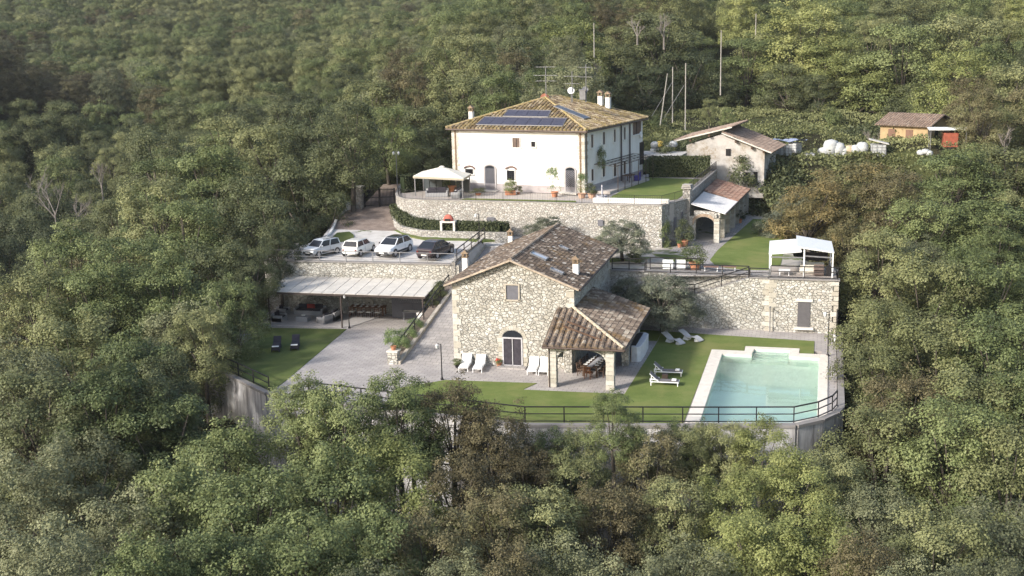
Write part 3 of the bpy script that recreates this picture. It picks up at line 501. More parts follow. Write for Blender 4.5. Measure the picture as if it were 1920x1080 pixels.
# ramp kerb and the strip beside it
kb=wallthing('ramp_kerb','long sloping pale kerb rising beside the paved ramp to the car park','kerb',(-29.9,79.3,0));mb=MB()
mb.wall((-29.75,79.2),(-29.75,93),-.4,.24,.3,z1b=2.85,off=0);mb.wall((-29.75,93),(-29.75,102.5),1.5,2.85,.3,z1b=4.7)
mb.build('kerb_stones',plain('kerb_stone',(.42,.38,.32),.85,var=.2,sc_=3),kb,world=True)
mb=MB();mb.wall((-30.05,79.6),(-30.05,93.9),-.4,.2,.75,z1b=2.85);struct('ramp_bed',mb,plain('brown_gravel_bed',(.17,.14,.12),.95,var=.3,sc_=6))
pw2=wallthing('stone_plinth','stone plinth at the foot of the ramp carrying a potted plant','plinth',(-30.35,79.4,0));mb=MB()
mb.box((-30.35,79.5,.45),(.75,.75,.9));mb.build('plinth_body',STONE,pw2,world=True);mb=MB();mb.box((-30.35,79.5,.95),(.85,.85,.1));mb.build('cap',COPING,pw2,world=True)
# car-park end wall along the ramp
ew=wallthing('end_wall','short grey stone wall dropping from the car park to the ramp under a black rail','wall',(-30,98,2));mb=MB()
mb.wall((-30.0,93.9),(-30.0,102.6),0,4.75,.3,z1b=5.2);mb.build('stone_face',STONEB,ew,world=True)
# ------------------------------------------------------------------ clay tile slopes
def clip_col(poly,u):
    ys=[]
    n=len(poly)
    for i in range(n):
        (a,b),(c,d)=poly[i],poly[(i+1)%n]
        if (a-u)*(c-u)<0: ys.append(b+(d-b)*(u-a)/(c-a))
    return (min(ys),max(ys)) if len(ys)>=2 else None
def tiles(mb,o,u,v,poly,pitch=.34,course=.40,seed=1,r=.11,lift=.0,jit=.02):
    o=Vector(o);u=Vector(u).normalized();v=Vector(v).normalized();n=u.cross(v).normalized();rn=random.Random(seed)
    x0=min(p[0] for p in poly);x1=max(p[0] for p in poly);k=int((x1-x0)/pitch);pt=(x1-x0)/k
    for i in range(k):
        uc=x0+(i+.5)*pt;c=clip_col(poly,uc)
        if not c:continue
        y=c[0]-.04
        while y<c[1]-.05:
            y2=min(y+course*1.12,c[1]+.02);j=rn.uniform(-jit,jit);w=pt*.5*.74
            vs=[]
            for yy,ww,hh in((y,w*1.08,r*1.15+.035),(y2,w*.9,r+.0)):
                for q in range(5):
                    a=math.pi*q/4;vs.append(o+u*(uc+j+math.cos(a)*ww)+v*yy+n*(math.sin(a)*hh+lift-.01))
            b=len(vs);vs2=vs+[o+u*(uc+j)+v*y+n*(-.02)]
            t=rn.random()
            mb.add(vs2,[(q,q+1,q+6,q+5) for q in range(4)]+[(0,10,1),(1,10,2),(2,10,3),(3,10,4)],t);mb.f
            # channel tile between barrels
            ua=uc+pt*.5
            cc=clip_col(poly,ua)
            if cc and y>=cc[0]-.3 and y2<=cc[1]+.1:
                w2=pt*.36;mb.add([o+u*(ua-w2)+v*y+n*.03,o+u*(ua+w2)+v*y+n*.03,o+u*(ua+w2)+v*y2+n*.005,o+u*(ua-w2)+v*y2+n*.005],[(0,1,2,3)],rn.random()*.45)
            y+=course
def ridge(mb,p,q,r=.13,step=.42,seed=1):
    p=Vector(p);q=Vector(q);d=(q-p);L=d.length;d.normalize();s=d.cross(Vector((0,0,1))).normalized();n=s.cross(d).normalized();rn=random.Random(seed);k=int(L/step)
    for i in range(k):
        a=p+d*(i*L/k);b=p+d*((i+1.12)*L/k);vs=[]
        for c,rr in((a,r*1.15),(b,r*.92)):
            for j in range(6):
                an=math.pi*j/5;vs.append(c+s*math.cos(an)*rr+n*(math.sin(an)*rr*.9))
        mb.add(vs,[(j,j+1,j+7,j+6) for j in range(5)]+[(5,4,3,2,1,0)],.5+.5*rn.random())
def arch_wall(mb,p,q,zs,zt,rise,th,n=12,t=.5):
    """wall over an opening from p to q whose underside is an arch springing at zs; thickness to the left"""
    p=Vector((p[0],p[1],0));q=Vector((q[0],q[1],0));L=(q-p).length;d=(q-p)/L;nn=Vector((-d.y,d.x,0))*th
    for i in range(n):
        a=i/n;b=(i+1)/n;f=lambda s: zs+rise*math.sqrt(max(0,1-(2*s-1)**2))
        A=p+d*L*a;B=p+d*L*b
        vs=[(A.x,A.y,f(a)),(B.x,B.y,f(b)),(B.x,B.y,zt),(A.x,A.y,zt)];C=A+nn;D=B+nn
        vs+=[(C.x,C.y,f(a)),(D.x,D.y,f(b)),(D.x,D.y,zt),(C.x,C.y,zt)]
        fs=[(0,1,2,3),(5,4,7,6),(0,4,5,1),(3,2,6,7)]
        mb.add(vs,fs,t)
def archband(mb,c,u,w,zs,rise,wd,th,n=9,proud=.03,seed=1):
    """voussoirs round an arch centred at c (on the wall face), facing -normal; u = along the wall"""
    u=Vector(u).normalized();nn=Vector((u.y,-u.x,0));rn=random.Random(seed);c=Vector(c)
    for i in range(n):
        a0=math.pi*(i+.04)/n;a1=math.pi*(i+.96)/n;vs=[]
        for off in(proud,-th):
            for a,k in((a0,0),(a1,0),(a1,1),(a0,1)):
                vs.append(c+u*(-math.cos(a)*(w/2+wd*k))+Vector((0,0,zs-c.z+math.sin(a)*(rise+wd*k)))+nn*off)
        mb.add(vs,[(0,1,2,3),(7,6,5,4),(0,4,5,1),(1,5,6,2),(2,6,7,3),(3,7,4,0)],rn.random())
# ------------------------------------------------------------------ the white house
WA=Vector((-22.43,111.93,8));TH=R_(-12.71);WU=Vector((math.cos(TH),math.sin(TH),0));WV=Vector((-math.sin(TH),math.cos(TH),0));WW,WL,WZ=14.55,15.2,14.12
def wl(a,b,z): return WA+WU*a+WV*b+Vector((0,0,z-8))     # a: 0 right corner .. -WW left, b: depth
wh=thing('farmhouse','large white plastered farmhouse with mossy hipped tile roof and solar panels on the upper terrace','house',wl(-WW/2,WL/2,8))
mb=MB();mb.prism([tuple(wl(a,b,0)[:2]) for a,b in [(-WW,0),(0,0),(0,WL),(-WW,WL)]],7.6,WZ);mb.build('wall',PLASTERW,wh,world=True)
mb=MB();mb.prism([tuple(wl(a,b,0)[:2]) for a,b in [(-WW-.04,-.04),(.04,-.04),(.04,WL+.04),(-WW-.04,WL+.04)]],7.6,8.72);mb.build('plinth',plain('grey_plinth',(.34,.31,.31),.9,var=.2,sc_=1.5),wh,world=True)
for a,sgn,sd_ in((0,-1,5),(-WW,1,7)):
    mb=MB();c=wl(a,0,8);quoins(mb,c.x,c.y,8.0,WZ-.1,WU*sgn,WV,h=.34,l=.78,s=.62,th=.045,seed=sd_);mb.build('quoins',QUOIN,wh,world=True)
# brick stripe between the corner stones
for a in(-.40,-WW+.40,-.02):
    mb=MB();p=wl(a,-.055,11)
    if a<-.1: mb.box((p.x,p.y,11),(.17,.03,6),rz=TH)
    else: p=wl(.055,.38,11);mb.box((p.x,p.y,11),(.03,.17,6),rz=TH)
    mb.build('brick_stripe',plain('corner_brick',(.17,.115,.075),.9,var=.35,sc_=6),wh,world=True)
OV=.45;e=[wl(-WW-OV,-OV,WZ+.05),wl(OV,-OV,WZ+.05),wl(OV,WL+OV,WZ+.05),wl(-WW-OV,WL+OV,WZ+.05)]
RZ=16.75;r0=wl(-WW/2,6.7,RZ);r1=wl(-WW/2,9.6,RZ)
roof=MB();fas=MB();und=MB()
for k,(p,q,r,s,sd_) in enumerate([(e[0],e[1],r0,r0,11),(e[1],e[2],r1,r0,12),(e[2],e[3],r1,r1,13),(e[3],e[0],r0,r1,14)]):
    u=(q-p).normalized();nrm=u.cross(r-p).normalized();v=nrm.cross(u).normalized();uv=lambda t:((t-p).dot(u),(t-p).dot(v))
    poly=[uv(p),uv(q),uv(r)]+([uv(s)] if s is not r else [])
    tiles(roof,p,u,v,poly,pitch=.41,course=.40,seed=sd_,r=.14)
    und.plate(p,u,v,poly,.1)
roofo=roof.build('roof',TILEW,wh,world=True);und.build('roof_underside',UNDER,wh,world=True)
rr=MB()
for p,q,k in((e[0],r0,1),(e[1],r0,2),(e[2],r1,3),(e[3],r1,4),(r0,r1,5)): ridge(rr,p+Vector((0,0,.08)),q+Vector((0,0,.08)),seed=k)
rr.build('ridge_tiles',tinted('mossy_ridge',[(0,(.22,.16,.09)),(1,(.40,.32,.20))],mossy=((.30,.24,.07),.35,.6),big=1.5),wh,world=True)
for p,q in((e[0],e[1]),(e[1],e[2])): fas.tube(p+Vector((0,0,-.12)),q+Vector((0,0,-.12)),.09,n=8)
fas.build('gutter',plain('brown_gutter',(.08,.055,.045),.5),wh,world=True)
FN=-WV;RN=WU
def wbox(mb,px0,py0,px1,py1,face,th,z=0):
    o=wl(0,0,8);n=FN if face=='F' else RN
    return onwall(mb,px0,py0,px1,py1,o,n,th)
def window(px0,py0,px1,py1,face,mat=SHUT,frame=PLASTER,grille=False,parent=None,o=None,n=None,fr=.06):
    o=o or wl(0,0,8);n=n or(FN if face=='F' else RN);parent=parent or wh
    m=MB();c,w_,h_=onwall(m,px0,py0,px1,py1,o,n,.03);f=m.build('window',mat,parent,world=True)
    n=Vector(n).normalized();u=Vector((-n.y,n.x,0));rz=math.atan2(u.y,u.x);q=MB()
    for s in(-1,1):
        q.box(c+u*s*(w_/2+fr/2)+n*.05,(fr,.1,h_+2*fr),rz=rz);q.box(c+Vector((0,0,s*(h_/2+fr/2)))+n*.05,(w_,.1,fr),rz=rz)
    q.box(c+Vector((0,0,-h_/2-fr))+n*.08,(w_+.24,.16,.06),rz=rz)
    fo=MB();fo.v=[(a[0]-f.location.x,a[1]-f.location.y,a[2]-f.location.z) for a in q.v];fo.f=q.f;fo.t=q.t
    g=MB();g.v=[(a[0]-parent.location.x,a[1]-parent.location.y,a[2]-parent.location.z) for a in q.v];g.f=q.f;g.t=q.t
    g.build('window_frame',frame,f)
    if grille:
        q=MB()
        for k in range(4): q.tube(c+u*(w_*(-.4+.8*k/3))+n*.14-Vector((0,0,h_/2)),c+u*(w_*(-.4+.8*k/3))+n*.14+Vector((0,0,h_/2)),.02,n=5)
        for k in range(4): q.bar(c-u*w_/2+n*.14+Vector((0,0,h_*(-.35+.7*k/3))),c+u*w_/2+n*.14+Vector((0,0,h_*(-.35+.7*k/3))),.03)
        q.v=[(a[0]-parent.location.x,a[1]-parent.location.y,a[2]-parent.location.z) for a in q.v];q.build('window_grille',IRON,f)
    else:
        q=MB();q.box(c+n*.045,(.03,.04,h_),rz=rz);q.v=[(a[0]-parent.location.x,a[1]-parent.location.y,a[2]-parent.location.z) for a in q.v];q.build('shutter_joint',IRON,f)
    return c,w_,h_,u,n
def z1(x,y): return 820+x/3.857,120+y/3.857
for a,b,c,d,g in[(545,533,600,605,False),(682,560,711,599,True),(205,757,262,797,True),(505,768,562,842,True)]:
    p=z1(a,b);q=z1(c,d);window(*p,*q,'F',grille=g,mat=SHUT if not g else GLASS)
for a,b,c,d in[(1106,512,1124,603),(1192,494,1209,580),(1272,474,1286,562),(1344,458,1358,545),(1108,762,1127,842),(1190,742,1209,812),(1270,722,1292,808),(1341,705,1360,790)]:
    p=z1(a,b);q=z1(c,d);window(*p,*q,'R',fr=.05)
p=z1(1408,418);q=z1(1470,500);window(*p,*q,'R')
# eyebrow hoods over the two ground windows
for cx,cy in((234,742),(535,747)):
    x,y=z1(cx,cy);c=PP(x,y,wl(0,0,8),FN);m=MB()
    for i in range(8):
        a0=math.pi*(.15+.7*i/8);a1=math.pi*(.15+.7*(i+1)/8);rr_=.68
        m.bar(c+WU*(-math.cos(a0)*rr_)+Vector((0,0,math.sin(a0)*rr_*.75-.42))-WV*.1,c+WU*(-math.cos(a1)*rr_)+Vector((0,0,math.sin(a1)*rr_*.75-.42))-WV*.1,.22,.1)
    m.build('window_hood',plain('hood_brick',(.17,.11,.10),.85,var=.3),wh,world=True)
# two latticed doors
for a,b,c,d in[(347,752,421,912),(930,768,998,928)]:
    p=z1(a,b);q=z1(c,d);m=MB();cc,w_,h_=onwall(m,*p,*q,wl(0,0,8),FN,.03)
    for i in range(8):
        a0=math.pi*i/8;a1=math.pi*(i+1)/8;t=cc+Vector((0,0,h_/2))-WV*.015
        m.add([t-WV*.015,t+WU*(-math.cos(a0)*w_/2)+Vector((0,0,math.sin(a0)*.28))-WV*.015,t+WU*(-math.cos(a1)*w_/2)+Vector((0,0,math.sin(a1)*.28))-WV*.015],[(0,2,1)])
    dr=m.build('door',GLASS,wh,world=True);m=MB();L=wh.location
    o0=cc-Vector((0,0,h_/2))-WU*w_/2-WV*.1-L
    k=7;st=w_/k*1.4
    rows=int(h_/st)+1
    for i in range(-rows,int(w_/st)+rows+1):
        for sgn in(1,-1):
            # clip the slanted bar to the door
            x0=i*st;pts=[]
            for zz in(0,h_):
                pts.append((x0+sgn*zz,zz))
            (xa,za),(xb,zb)=pts
            t0,t1=0,1
            dx=xb-xa
            lo,hi=sorted(((0-xa)/dx,(w_-xa)/dx));t0=max(t0,lo);t1=min(t1,hi)
            if t1-t0>.03: m.bar(o0+WU*(xa+dx*t0)+Vector((0,0,h_*t0)),o0+WU*(xa+dx*t1)+Vector((0,0,h_*t1)),.025)
    m.build('door_lattice',plain('pale_iron_lattice',(.30,.30,.34),.5,.4),dr)
    m=MB()
    for s in(-1,1): m.box(cc-L+WU*s*(w_/2+.08)-WV*.03+Vector((0,0,.0)),(.16,.14,h_),rz=TH)
    for i in range(10):
        a0=math.pi*i/10;a1=math.pi*(i+1)/10;t=cc+Vector((0,0,h_/2))-WV*.03-L
        m.bar(t+WU*(-math.cos(a0)*(w_/2+.08))+Vector((0,0,math.sin(a0)*.36)),t+WU*(-math.cos(a1)*(w_/2+.08))+Vector((0,0,math.sin(a1)*.36)),.14,.14)
    m.build('door_frame',plain('grey_door_surround',(.38,.36,.36),.85),dr)
    m=MB();m.box(cc-L-WV*.35-Vector((0,0,h_/2+.06)),(w_+.8,.7,.14),rz=TH);m.build('door_step',COPING,dr)
# arched opening and downpipes on the right side
m=MB();p=z1(1462,568);q=z1(1492,720);cc,w_,h_=onwall(m,*p,*q,wl(0,0,8),RN,.03);m.build('archway',IRON,wh,world=True)
for x in(1323,1385):
    a=PP(*z1(x,430),wl(0,0,8),RN);m=MB();b=a.copy();a.z=WZ-.1;b.z=8.1
    m.tube(a+WU*.12,b+WU*.12,.075,n=8);m.build('downpipe',plain('brown_gutter2',(.07,.06,.07),.5),wh,world=True)
m=MB();c=PP(*z1(1467,512),wl(0,0,8),RN);m.tube(c+WU*.05,c+WU*.16,.35,.30,n=14);m.build('satellite_dish',WHITEM,wh,world=True)
# chimneys
def chimney(name,px,py,zbase,h,w_,parent,mat,capmat,rz=0,pts=None,on=None):
    c=on if on is not None else PP(px,py,r0,(0,0,1));m=MB();m.box(c+Vector((0,0,h*.5-.4)),(w_,w_,h+.8),rz=rz);o=m.build('chimney',mat,parent,world=True)
    m=MB();L=parent.location;c=c-L
    for s in((-1,-1),(1,-1),(1,1),(-1,1)): m.box(c+Vector((s[0]*w_*.4,s[1]*w_*.4,h+.14)),(w_*.22,w_*.22,.28),rz=rz,t=.4)
    m.box(c+Vector((0,0,h+.31)),(w_*1.35,w_*1.35,.07),rz=rz,t=.9);m.box(c+Vector((0,0,h+.44)),(w_*1.1,w_*1.1,.2),rz=rz,t=.6,top=(.15,1));m.box(c+Vector((0,0,h-.02)),(w_*1.15,w_*1.15,.07),rz=rz,t=.2)
    m.build('chimney_cap',capmat,o);return o
CAPM=tinted('chimney_brick_cap',[(0,(.20,.15,.10)),(1,(.32,.24,.17))])
c=wl(-WW+1.9,3.5,0);x,y=pix((c.x,c.y,15.2))[:2]
chimney('chimney',0,0,0,.8,.42,wh,PLASTER,CAPM,TH,on=PP(*z1(247,395),wl(-WW+1.2,3.2,8),(0,-1,0)))
for xx,yy in((1180,278),(1235,288)): chimney('chimney',0,0,0,.75,.48,wh,PLASTER,CAPM,TH,on=PP(*z1(xx,yy),wl(0,12.5,8),FN))
# solar panels on the front and side slopes
nF=(e[1]-e[0]).cross(r0-e[0]).normalized();nR=(e[2]-e[1]).cross(r1-e[1]).normalized()
def panel(pxs,o,n,name,label,cols,rows):
    n=Vector(n);c4=[PP(*z1(*p),o+n*.2,n) for p in pxs];a,b,c,d=c4   # bl br tr tl
    root=thing(name,label,'solar panel',(a+b+c+d)/4,0,'solar panels on the farmhouse roof')
    L=root.location
    for i in range(cols):
        for j in range(rows):
            def g(s,t): return (a*(1-s)+b*s)*(1-t)+(d*(1-s)+c*s)*t
            q=[g((i+.015)/cols,(j+.015)/rows),g((i+.985)/cols,(j+.015)/rows),g((i+.985)/cols,(j+.985)/rows),g((i+.015)/cols,(j+.985)/rows)]
            m=MB();vs=[p-L for p in q]+[p-L-n*.06 for p in q];m.add(vs,[(0,1,2,3),(7,6,5,4),(0,4,5,1),(1,5,6,2),(2,6,7,3),(3,7,4,0)])
            m.build('panel',SOLAR,root)
    m=MB()
    for p,q in((a,b),(b,c),(c,d),(d,a)): m.bar(p-L-n*.02,q-L-n*.02,.05,.08)
    m.build('frame',GALV,root)
panel([(280,437),(905,447),(935,391),(345,381)],e[0],nF,'solar_panel_array','long lower row of dark blue solar panels near the front eaves',7,1)
panel([(475,376),(800,381),(822,335),(515,330)],e[0],nF,'solar_panel_array','shorter upper row of dark blue solar panels nearer the roof peak',4,1)
panel([(1062,395),(1106,386),(882,298),(840,303)],e[1],nR,'solar_panel_array','narrow pale strip of solar panels on the right-hand roof slope',1,4)
# aerials and dishes on the ridge
def aerial(px,pb,pt,label,bars,dist):
    b=PP(px,pb,r0,-WV) if dist==0 else PD(px,pb,dist);t=b+Vector((0,0,(pb-pt)/FPX*math.hypot(b.x,b.y)))
    o=thing('tv_aerial',label,'aerial',b,0,'aerials on the farmhouse ridge');m=MB();m.tube((0,0,-.6),t-b,.045,n=6);m.build('mast',GALV,o)
    for z,w_ in bars:
        m=MB();zz=(t-b).z*z;m.bar(WU*-w_+Vector((0,0,zz)),WU*w_+Vector((0,0,zz)),.05)
        for k in range(7): m.bar(WU*(-w_+k*w_/3)+Vector((0,0,zz))-WV*.25,WU*(-w_+k*w_/3)+Vector((0,0,zz))+WV*.25,.03)
        m.build('aerial_boom',GALV,o)
    return o
aerial(1024,185,126,'tall three-boom television aerial above the red dish',[(.98,1.1),(.72,1.3),(.55,1.1)],0)
aerial(1073,180,135,'middle television aerial with two faint booms on the ridge',[(.8,.9),(.5,.8)],0)
aerial(1099,180,122,'right-hand slim television aerial beside the grey dish',[(.9,.7),(.6,.7)],0)
def dish(px,py,r,mat,label,z=0):
    c=PP(px,py,r0,-WV);o=thing('satellite_dish',label,'satellite dish',c,0,'dishes on the farmhouse ridge');m=MB()
    M=Vector((.25,-1,.35)).normalized().to_track_quat('Z','Y').to_matrix();pr=[(.02,.10),(.35,.07),(.7,.03),(1,0)]
    prof=[(1,-.02),(.7,-.12*r),(.3,-.2*r),(.01,-.24*r)];n=18;vs=[];
    for k,zz in prof:
        for i in range(n):
            a=2*math.pi*i/n;vs.append(M@Vector((math.cos(a)*r*k,math.sin(a)*r*k,-zz if False else zz+.2*r)))
    m.add(vs,[(j*n+i,j*n+(i+1)%n,(j+1)*n+(i+1)%n,(j+1)*n+i) for j in range(3) for i in range(n)]);m.build('bowl',mat,o)
    m=MB();m.tube((0,.1,-r-.9),(0,.1,0),.035,n=6);m.tube(M@Vector((0,-r,.1)),M@Vector((0,0,r*.9)),.02,n=5);m.build('bracket',GALV,o)
dish(1021,183,.42,plain('red_dish',(.36,.15,.10),.7),'terracotta-red satellite dish at the front peak of the farmhouse roof')
dish(1070.5,170,.36,WHITEM,'round white satellite dish in the middle of the farmhouse ridge')
dish(1097,168,.32,GALV,'small grey satellite dish at the right end of the farmhouse ridge')
m=MB();c=PP(1093,180,r0,-WV);m.box((0,0,.1),(.6,.5,.9));m.box((0,0,.6),(.75,.6,.1));vt=m.build('roof_vent',GALV,None);vt.location=c;tag(vt,'small grey box vent on the roof ridge beside the grey dish','vent')
# ------------------------------------------------------------------ the stone house
SX0,SX1,SY0,SY1=-25.87,-16.93,80.1,94.2;SZ=6.02;SR=7.75;SXM=(SX0+SX1)/2
shs=thing('stone_house','pale rubble stone house with brown tiled gable roof beside the pool terrace','house',(SXM,87,0))
mb=MB();v=[(SX0,SY0,-.3),(SX1,SY0,-.3),(SX1,SY0,SZ),(SXM,SY0,SR),(SX0,SY0,SZ)];v+= [(a,SY1,c) for a,b,c in v]
mb.add(v,[(0,1,2,3,4),(9,8,7,6,5),(0,5,6,1),(1,6,7,2),(2,7,8,3),(3,8,9,4),(4,9,5,0)]);mb.build('wall',STONE,shs,world=True)
for a_ in((SX0,SY0,(1,0,0),(0,1,0),3),(SX1,SY0,(-1,0,0),(0,1,0),8),(SX1,SY1,(-1,0,0),(0,-1,0),9)): mb=MB();quoins(mb,a_[0],a_[1],0,SZ-.15,a_[2],a_[3],seed=a_[4]);mb.build('quoins',QUOIN,shs,world=True)
rf=MB();un=MB();vg=MB();g0,g1=SY0-.35,SY1+1.2
ez=5.93;rz_=7.9
for sgn,sd_ in((1,21),(-1,22)):
    ex=(SX1+.45) if sgn>0 else(SX0-.5)
    if sgn>0: p=Vector((ex,g0,ez));u=Vector((0,1,0))
    else: p=Vector((ex,g1,ez));u=Vector((0,-1,0))
    top=Vector((SXM,p.y,rz_));v=(top-p).normalized();Ls=(top-p).length
    poly=[(0,0),(g1-g0,0),(g1-g0,Ls),(0,Ls)];tiles(rf,p,u,v,poly,pitch=.25,course=.27,seed=sd_,jit=.04,r=.085);un.plate(p,u,v,poly,.12)
rf.build('roof',TILES,shs,world=True);un.build('roof_underside',UNDER,shs,world=True)
for sx in(SX1+.45,SX0-.5):
    vg.bar((sx,g0-.04,ez-.02),(SXM,g0-.04,rz_-.02),.16,.12)
vg.build('verge',plain('pale_verge_tile',(.40,.33,.26),.85,var=.3,sc_=4),shs,world=True)
rr=MB();ridge(rr,(SXM,g0,rz_+.04),(SXM,g1,rz_+.04),seed=9);rr.build('ridge_tiles',TILEP,shs,world=True)
m=MB();m.tube((SX1+.52,g0,ez-.05),(SX1+.52,g1,ez-.05),.08);m.build('gutter',plain('brown_gutter',(.08,.055,.045),.5),shs,world=True)
# skylights on the right slope
nS=Vector((rz_-ez,0,SX1+.45-SXM)).normalized();oS=Vector((SXM,g0,rz_))
def z4(x,y): return 820+x/3,400+y/3
for q4,k in(([(528,236),(592,262),(622,240),(556,215)],0),([(690,190),(712,206),(738,196),(712,180)],1),([(640,318),(680,338),(708,330),(668,308)],2)):
    c4=[PP(*z4(*p),oS+nS*.13,nS) for p in q4];c=sum(c4,Vector())/4;w_=((c4[1]-c4[0]).length+(c4[2]-c4[3]).length)/2;h_=((c4[3]-c4[0]).length+(c4[2]-c4[1]).length)/2
    u=Vector((-(SX1+.45-SXM),0,rz_-ez)).normalized()*-1;v=Vector((0,1,0))
    w_,h_=[(1.25,.85),(.7,.5),(.95,.5)][k]
    m=MB();m.plate(c,u,v,[(-w_/2,-h_/2),(w_/2,-h_/2),(w_/2,h_/2),(-w_/2,h_/2)],.1);f=m.build('skylight',plain('skylight_glass',(.50,.54,.62),.15,0,.05,spec=.9),shs,world=True)
    L=shs.location;m=MB();pp=[c-L+u*a*w_/2+v*b*h_/2 for a,b in((-1,-1),(1,-1),(1,1),(-1,1))]
    for i in range(4): m.bar(pp[i],pp[(i+1)%4],.07,.12)
    m.build('skylight_frame',GALV,f)
# chimneys of the stone house
def onroof(px,py,side):
    n=nS if side>0 else Vector((-nS.x,0,nS.z));return PP(px,py,oS,n)
chimney('chimney',0,0,0,.95,.42,shs,PLASTER,CAPM,on=onroof(873,504,-1)+Vector((0,0,0)))
chimney('chimney',0,0,0,.85,.42,shs,PLASTER,CAPM,on=onroof(1080,514,1))
chimney('chimney',0,0,0,.7,.38,shs,PLASTER,CAPM,on=onroof(957.5,456,-1))
# gable window and arched door
FY=SY0
def fbox(m,x0,x1,z0,z1,y0,y1,t=.5): m.box(((x0+x1)/2,(y0+y1)/2,(z0+z1)/2),(x1-x0,y1-y0,z1-z0),t=t)
m=MB();fbox(m,-21.83,-20.93,4.98,6.03,FY-.03,FY+.02);wn=m.build('window',SHUTG,shs,world=True)
m=MB()
for a in((-21.93,-21.83,4.9,6.12),(-20.93,-20.83,4.9,6.12),(-21.83,-20.93,6.03,6.12),(-21.98,-20.78,4.86,4.98)): fbox(m,*a,FY-.1,FY+.02)
m.v=[(a[0]-SXM,a[1]-87,a[2]) for a in m.v];m.build('window_frame',plain('pale_sill',(.40,.36,.30),.85),wn)
DX0,DX1=-22.2,-20.72;DC=(DX0+DX1)/2
m=MB();fbox(m,DX0,DX1,.05,2.15,FY-.03,FY+.02)
for i in range(12):
    a0=math.pi*i/12;a1=math.pi*(i+1)/12;m.add([(DC,FY-.03,2.15),(DC-math.cos(a0)*.74,FY-.03,2.15+math.sin(a0)*.55),(DC-math.cos(a1)*.74,FY-.03,2.15+math.sin(a1)*.55)],[(0,2,1)])
dr=m.build('door',GLASS,shs,world=True);L=shs.location
m=MB();fr=plain('grey_door_frame',(.24,.22,.23),.5,.3)
for x in(DX0+.04,DC,DX1-.04): m.box(Vector((x,FY-.07,1.1))-L,(.06 if x==DC else .1,.06,2.1))
m.box(Vector((DC,FY-.08,2.15))-L,(1.48,.08,.1));m.box(Vector((DC,FY-.07,.1))-L,(1.48,.06,.1));m.build('door_frame',plain('pale_door_frame',(.45,.44,.46),.5),dr)
m=MB()
for i in range(2): m.box(Vector((DC+(.38 if i else -.38),FY-.05,1.1))-L,(.6,.02,1.9))
m.build('door_curtain',plain('dark_curtain',(.045,.04,.05),.9,var=.25,sc_=3),dr)
m=MB();archband(m,(DC,FY,2.15),(1,0,0),1.52,2.15,.6,.26,.1,n=15,seed=4)
for k in range(6):
    for s in(-1,1): m.box((DC+s*(.76+.14+.04*(k%2)),FY,.18+k*.36),(.30+.08*(k%2),.1,.33),t=random.random())
m.build('door_surround',QUOIN,shs,world=True)
m=MB();m.box((DC,FY-.35,.05),(2.1,.7,.1));m.build('door_step',PAVE2,shs,world=True)
m=MB();fbox(m,-18.2,-17.75,2.45,2.95,FY-.04,FY+.02);m.build('small_window',IRON,shs,world=True)
# ------------------------------------------------------------------ porch
po=thing('porch','open stone-pillared porch with a brown tiled hipped roof against the stone house','porch',(-15,78,0))
EX,EY,EZ_=-12.6,75.35,2.98;BY=87.1;TZ=4.47;LX=-18.15
for (x,y,a,b) in[(-17.55,75.95,.5,.5),(-13.6,75.95,.55,.5),(-13.55,81.9,.5,.6),(-13.55,86.7,.5,.5),(-17.2,79.6,.55,.9)]: mb=MB();mb.box((x,y,1.4),(a,b,2.8));mb.build('pillar',STONE,po,world=True)
mb=MB();arch_wall(mb,(-17.3,75.75),(-13.87,75.75),2.0,2.86,.72,.4);mb.wall((-17.8,75.75),(-17.3,75.75),2.79,2.87,.4);mb.wall((-13.87,75.75),(-13.33,75.75),2.79,2.87,.4)
mb.build('front_arch',STONE,po,world=True);mb=MB()
arch_wall(mb,(-13.35,76.2),(-13.35,81.6),2.2,2.86,.5,.4);mb.build('side_arch',STONE,po,world=True);mb=MB();arch_wall(mb,(-13.35,82.2),(-13.35,86.5),2.2,2.86,.5,.4);mb.build('side_arch',STONE,po,world=True);mb=MB();arch_wall(mb,(-17.3,79.2),(-17.3,76.2),2.0,2.86,.6,.4)
mb.build('side_arch',STONE,po,world=True)
qq=random.Random(3)
for x in(-17.55,-13.6):
    z=.02;mb=MB()
    while z<2.7:
        h=qq.uniform(.26,.36);s=qq.uniform(.97,1.06);mb.box((x,75.95,z+h/2),(.54*s,.54*s,h-.03),t=qq.random());z+=h
    mb.build('pillar_blocks',QUOIN,po,world=True)
# front slope / right slope meeting on the hip
def pt(x,y,z): return Vector((x,y,z))
A=pt(LX,EY,EZ_);B=pt(EX,EY,EZ_);C=pt(EX,BY,EZ_);Ti=pt(SX1,SY0-.05,TZ);Tl=pt(LX,SY0-.05,TZ);Tb=pt(SX1+.02,BY,TZ)
rf=MB();un=MB()
def slope(p,q,polypts,sd_,pitch,course,rfm=rf,unm=un,r=.11):
    u=(q-p).normalized();n=u.cross(polypts[2]-p).normalized();v=n.cross(u).normalized();uv=[((t-p).dot(u),(t-p).dot(v)) for t in polypts]
    tiles(rfm,p,u,v,uv,pitch=pitch,course=course,seed=sd_,r=r);unm.plate(p,u,v,uv,.1)
slope(A,B,[A,B,Ti,Tl],31,.40,.40,r=.13);slope(B,C,[B,C,Tb,Ti],32,.36,.34)
rf.build('roof',TILEP,po,world=True);un.build('roof_underside',UNDER,po,world=True)
rr=MB();ridge(rr,B+pt(0,0,.08),Ti+pt(0,0,.1),seed=3,r=.12);rr.build('hip_tiles',tinted('pale_hip_tile',[(0,(.30,.24,.17)),(1,(.50,.44,.34))]),po,world=True)
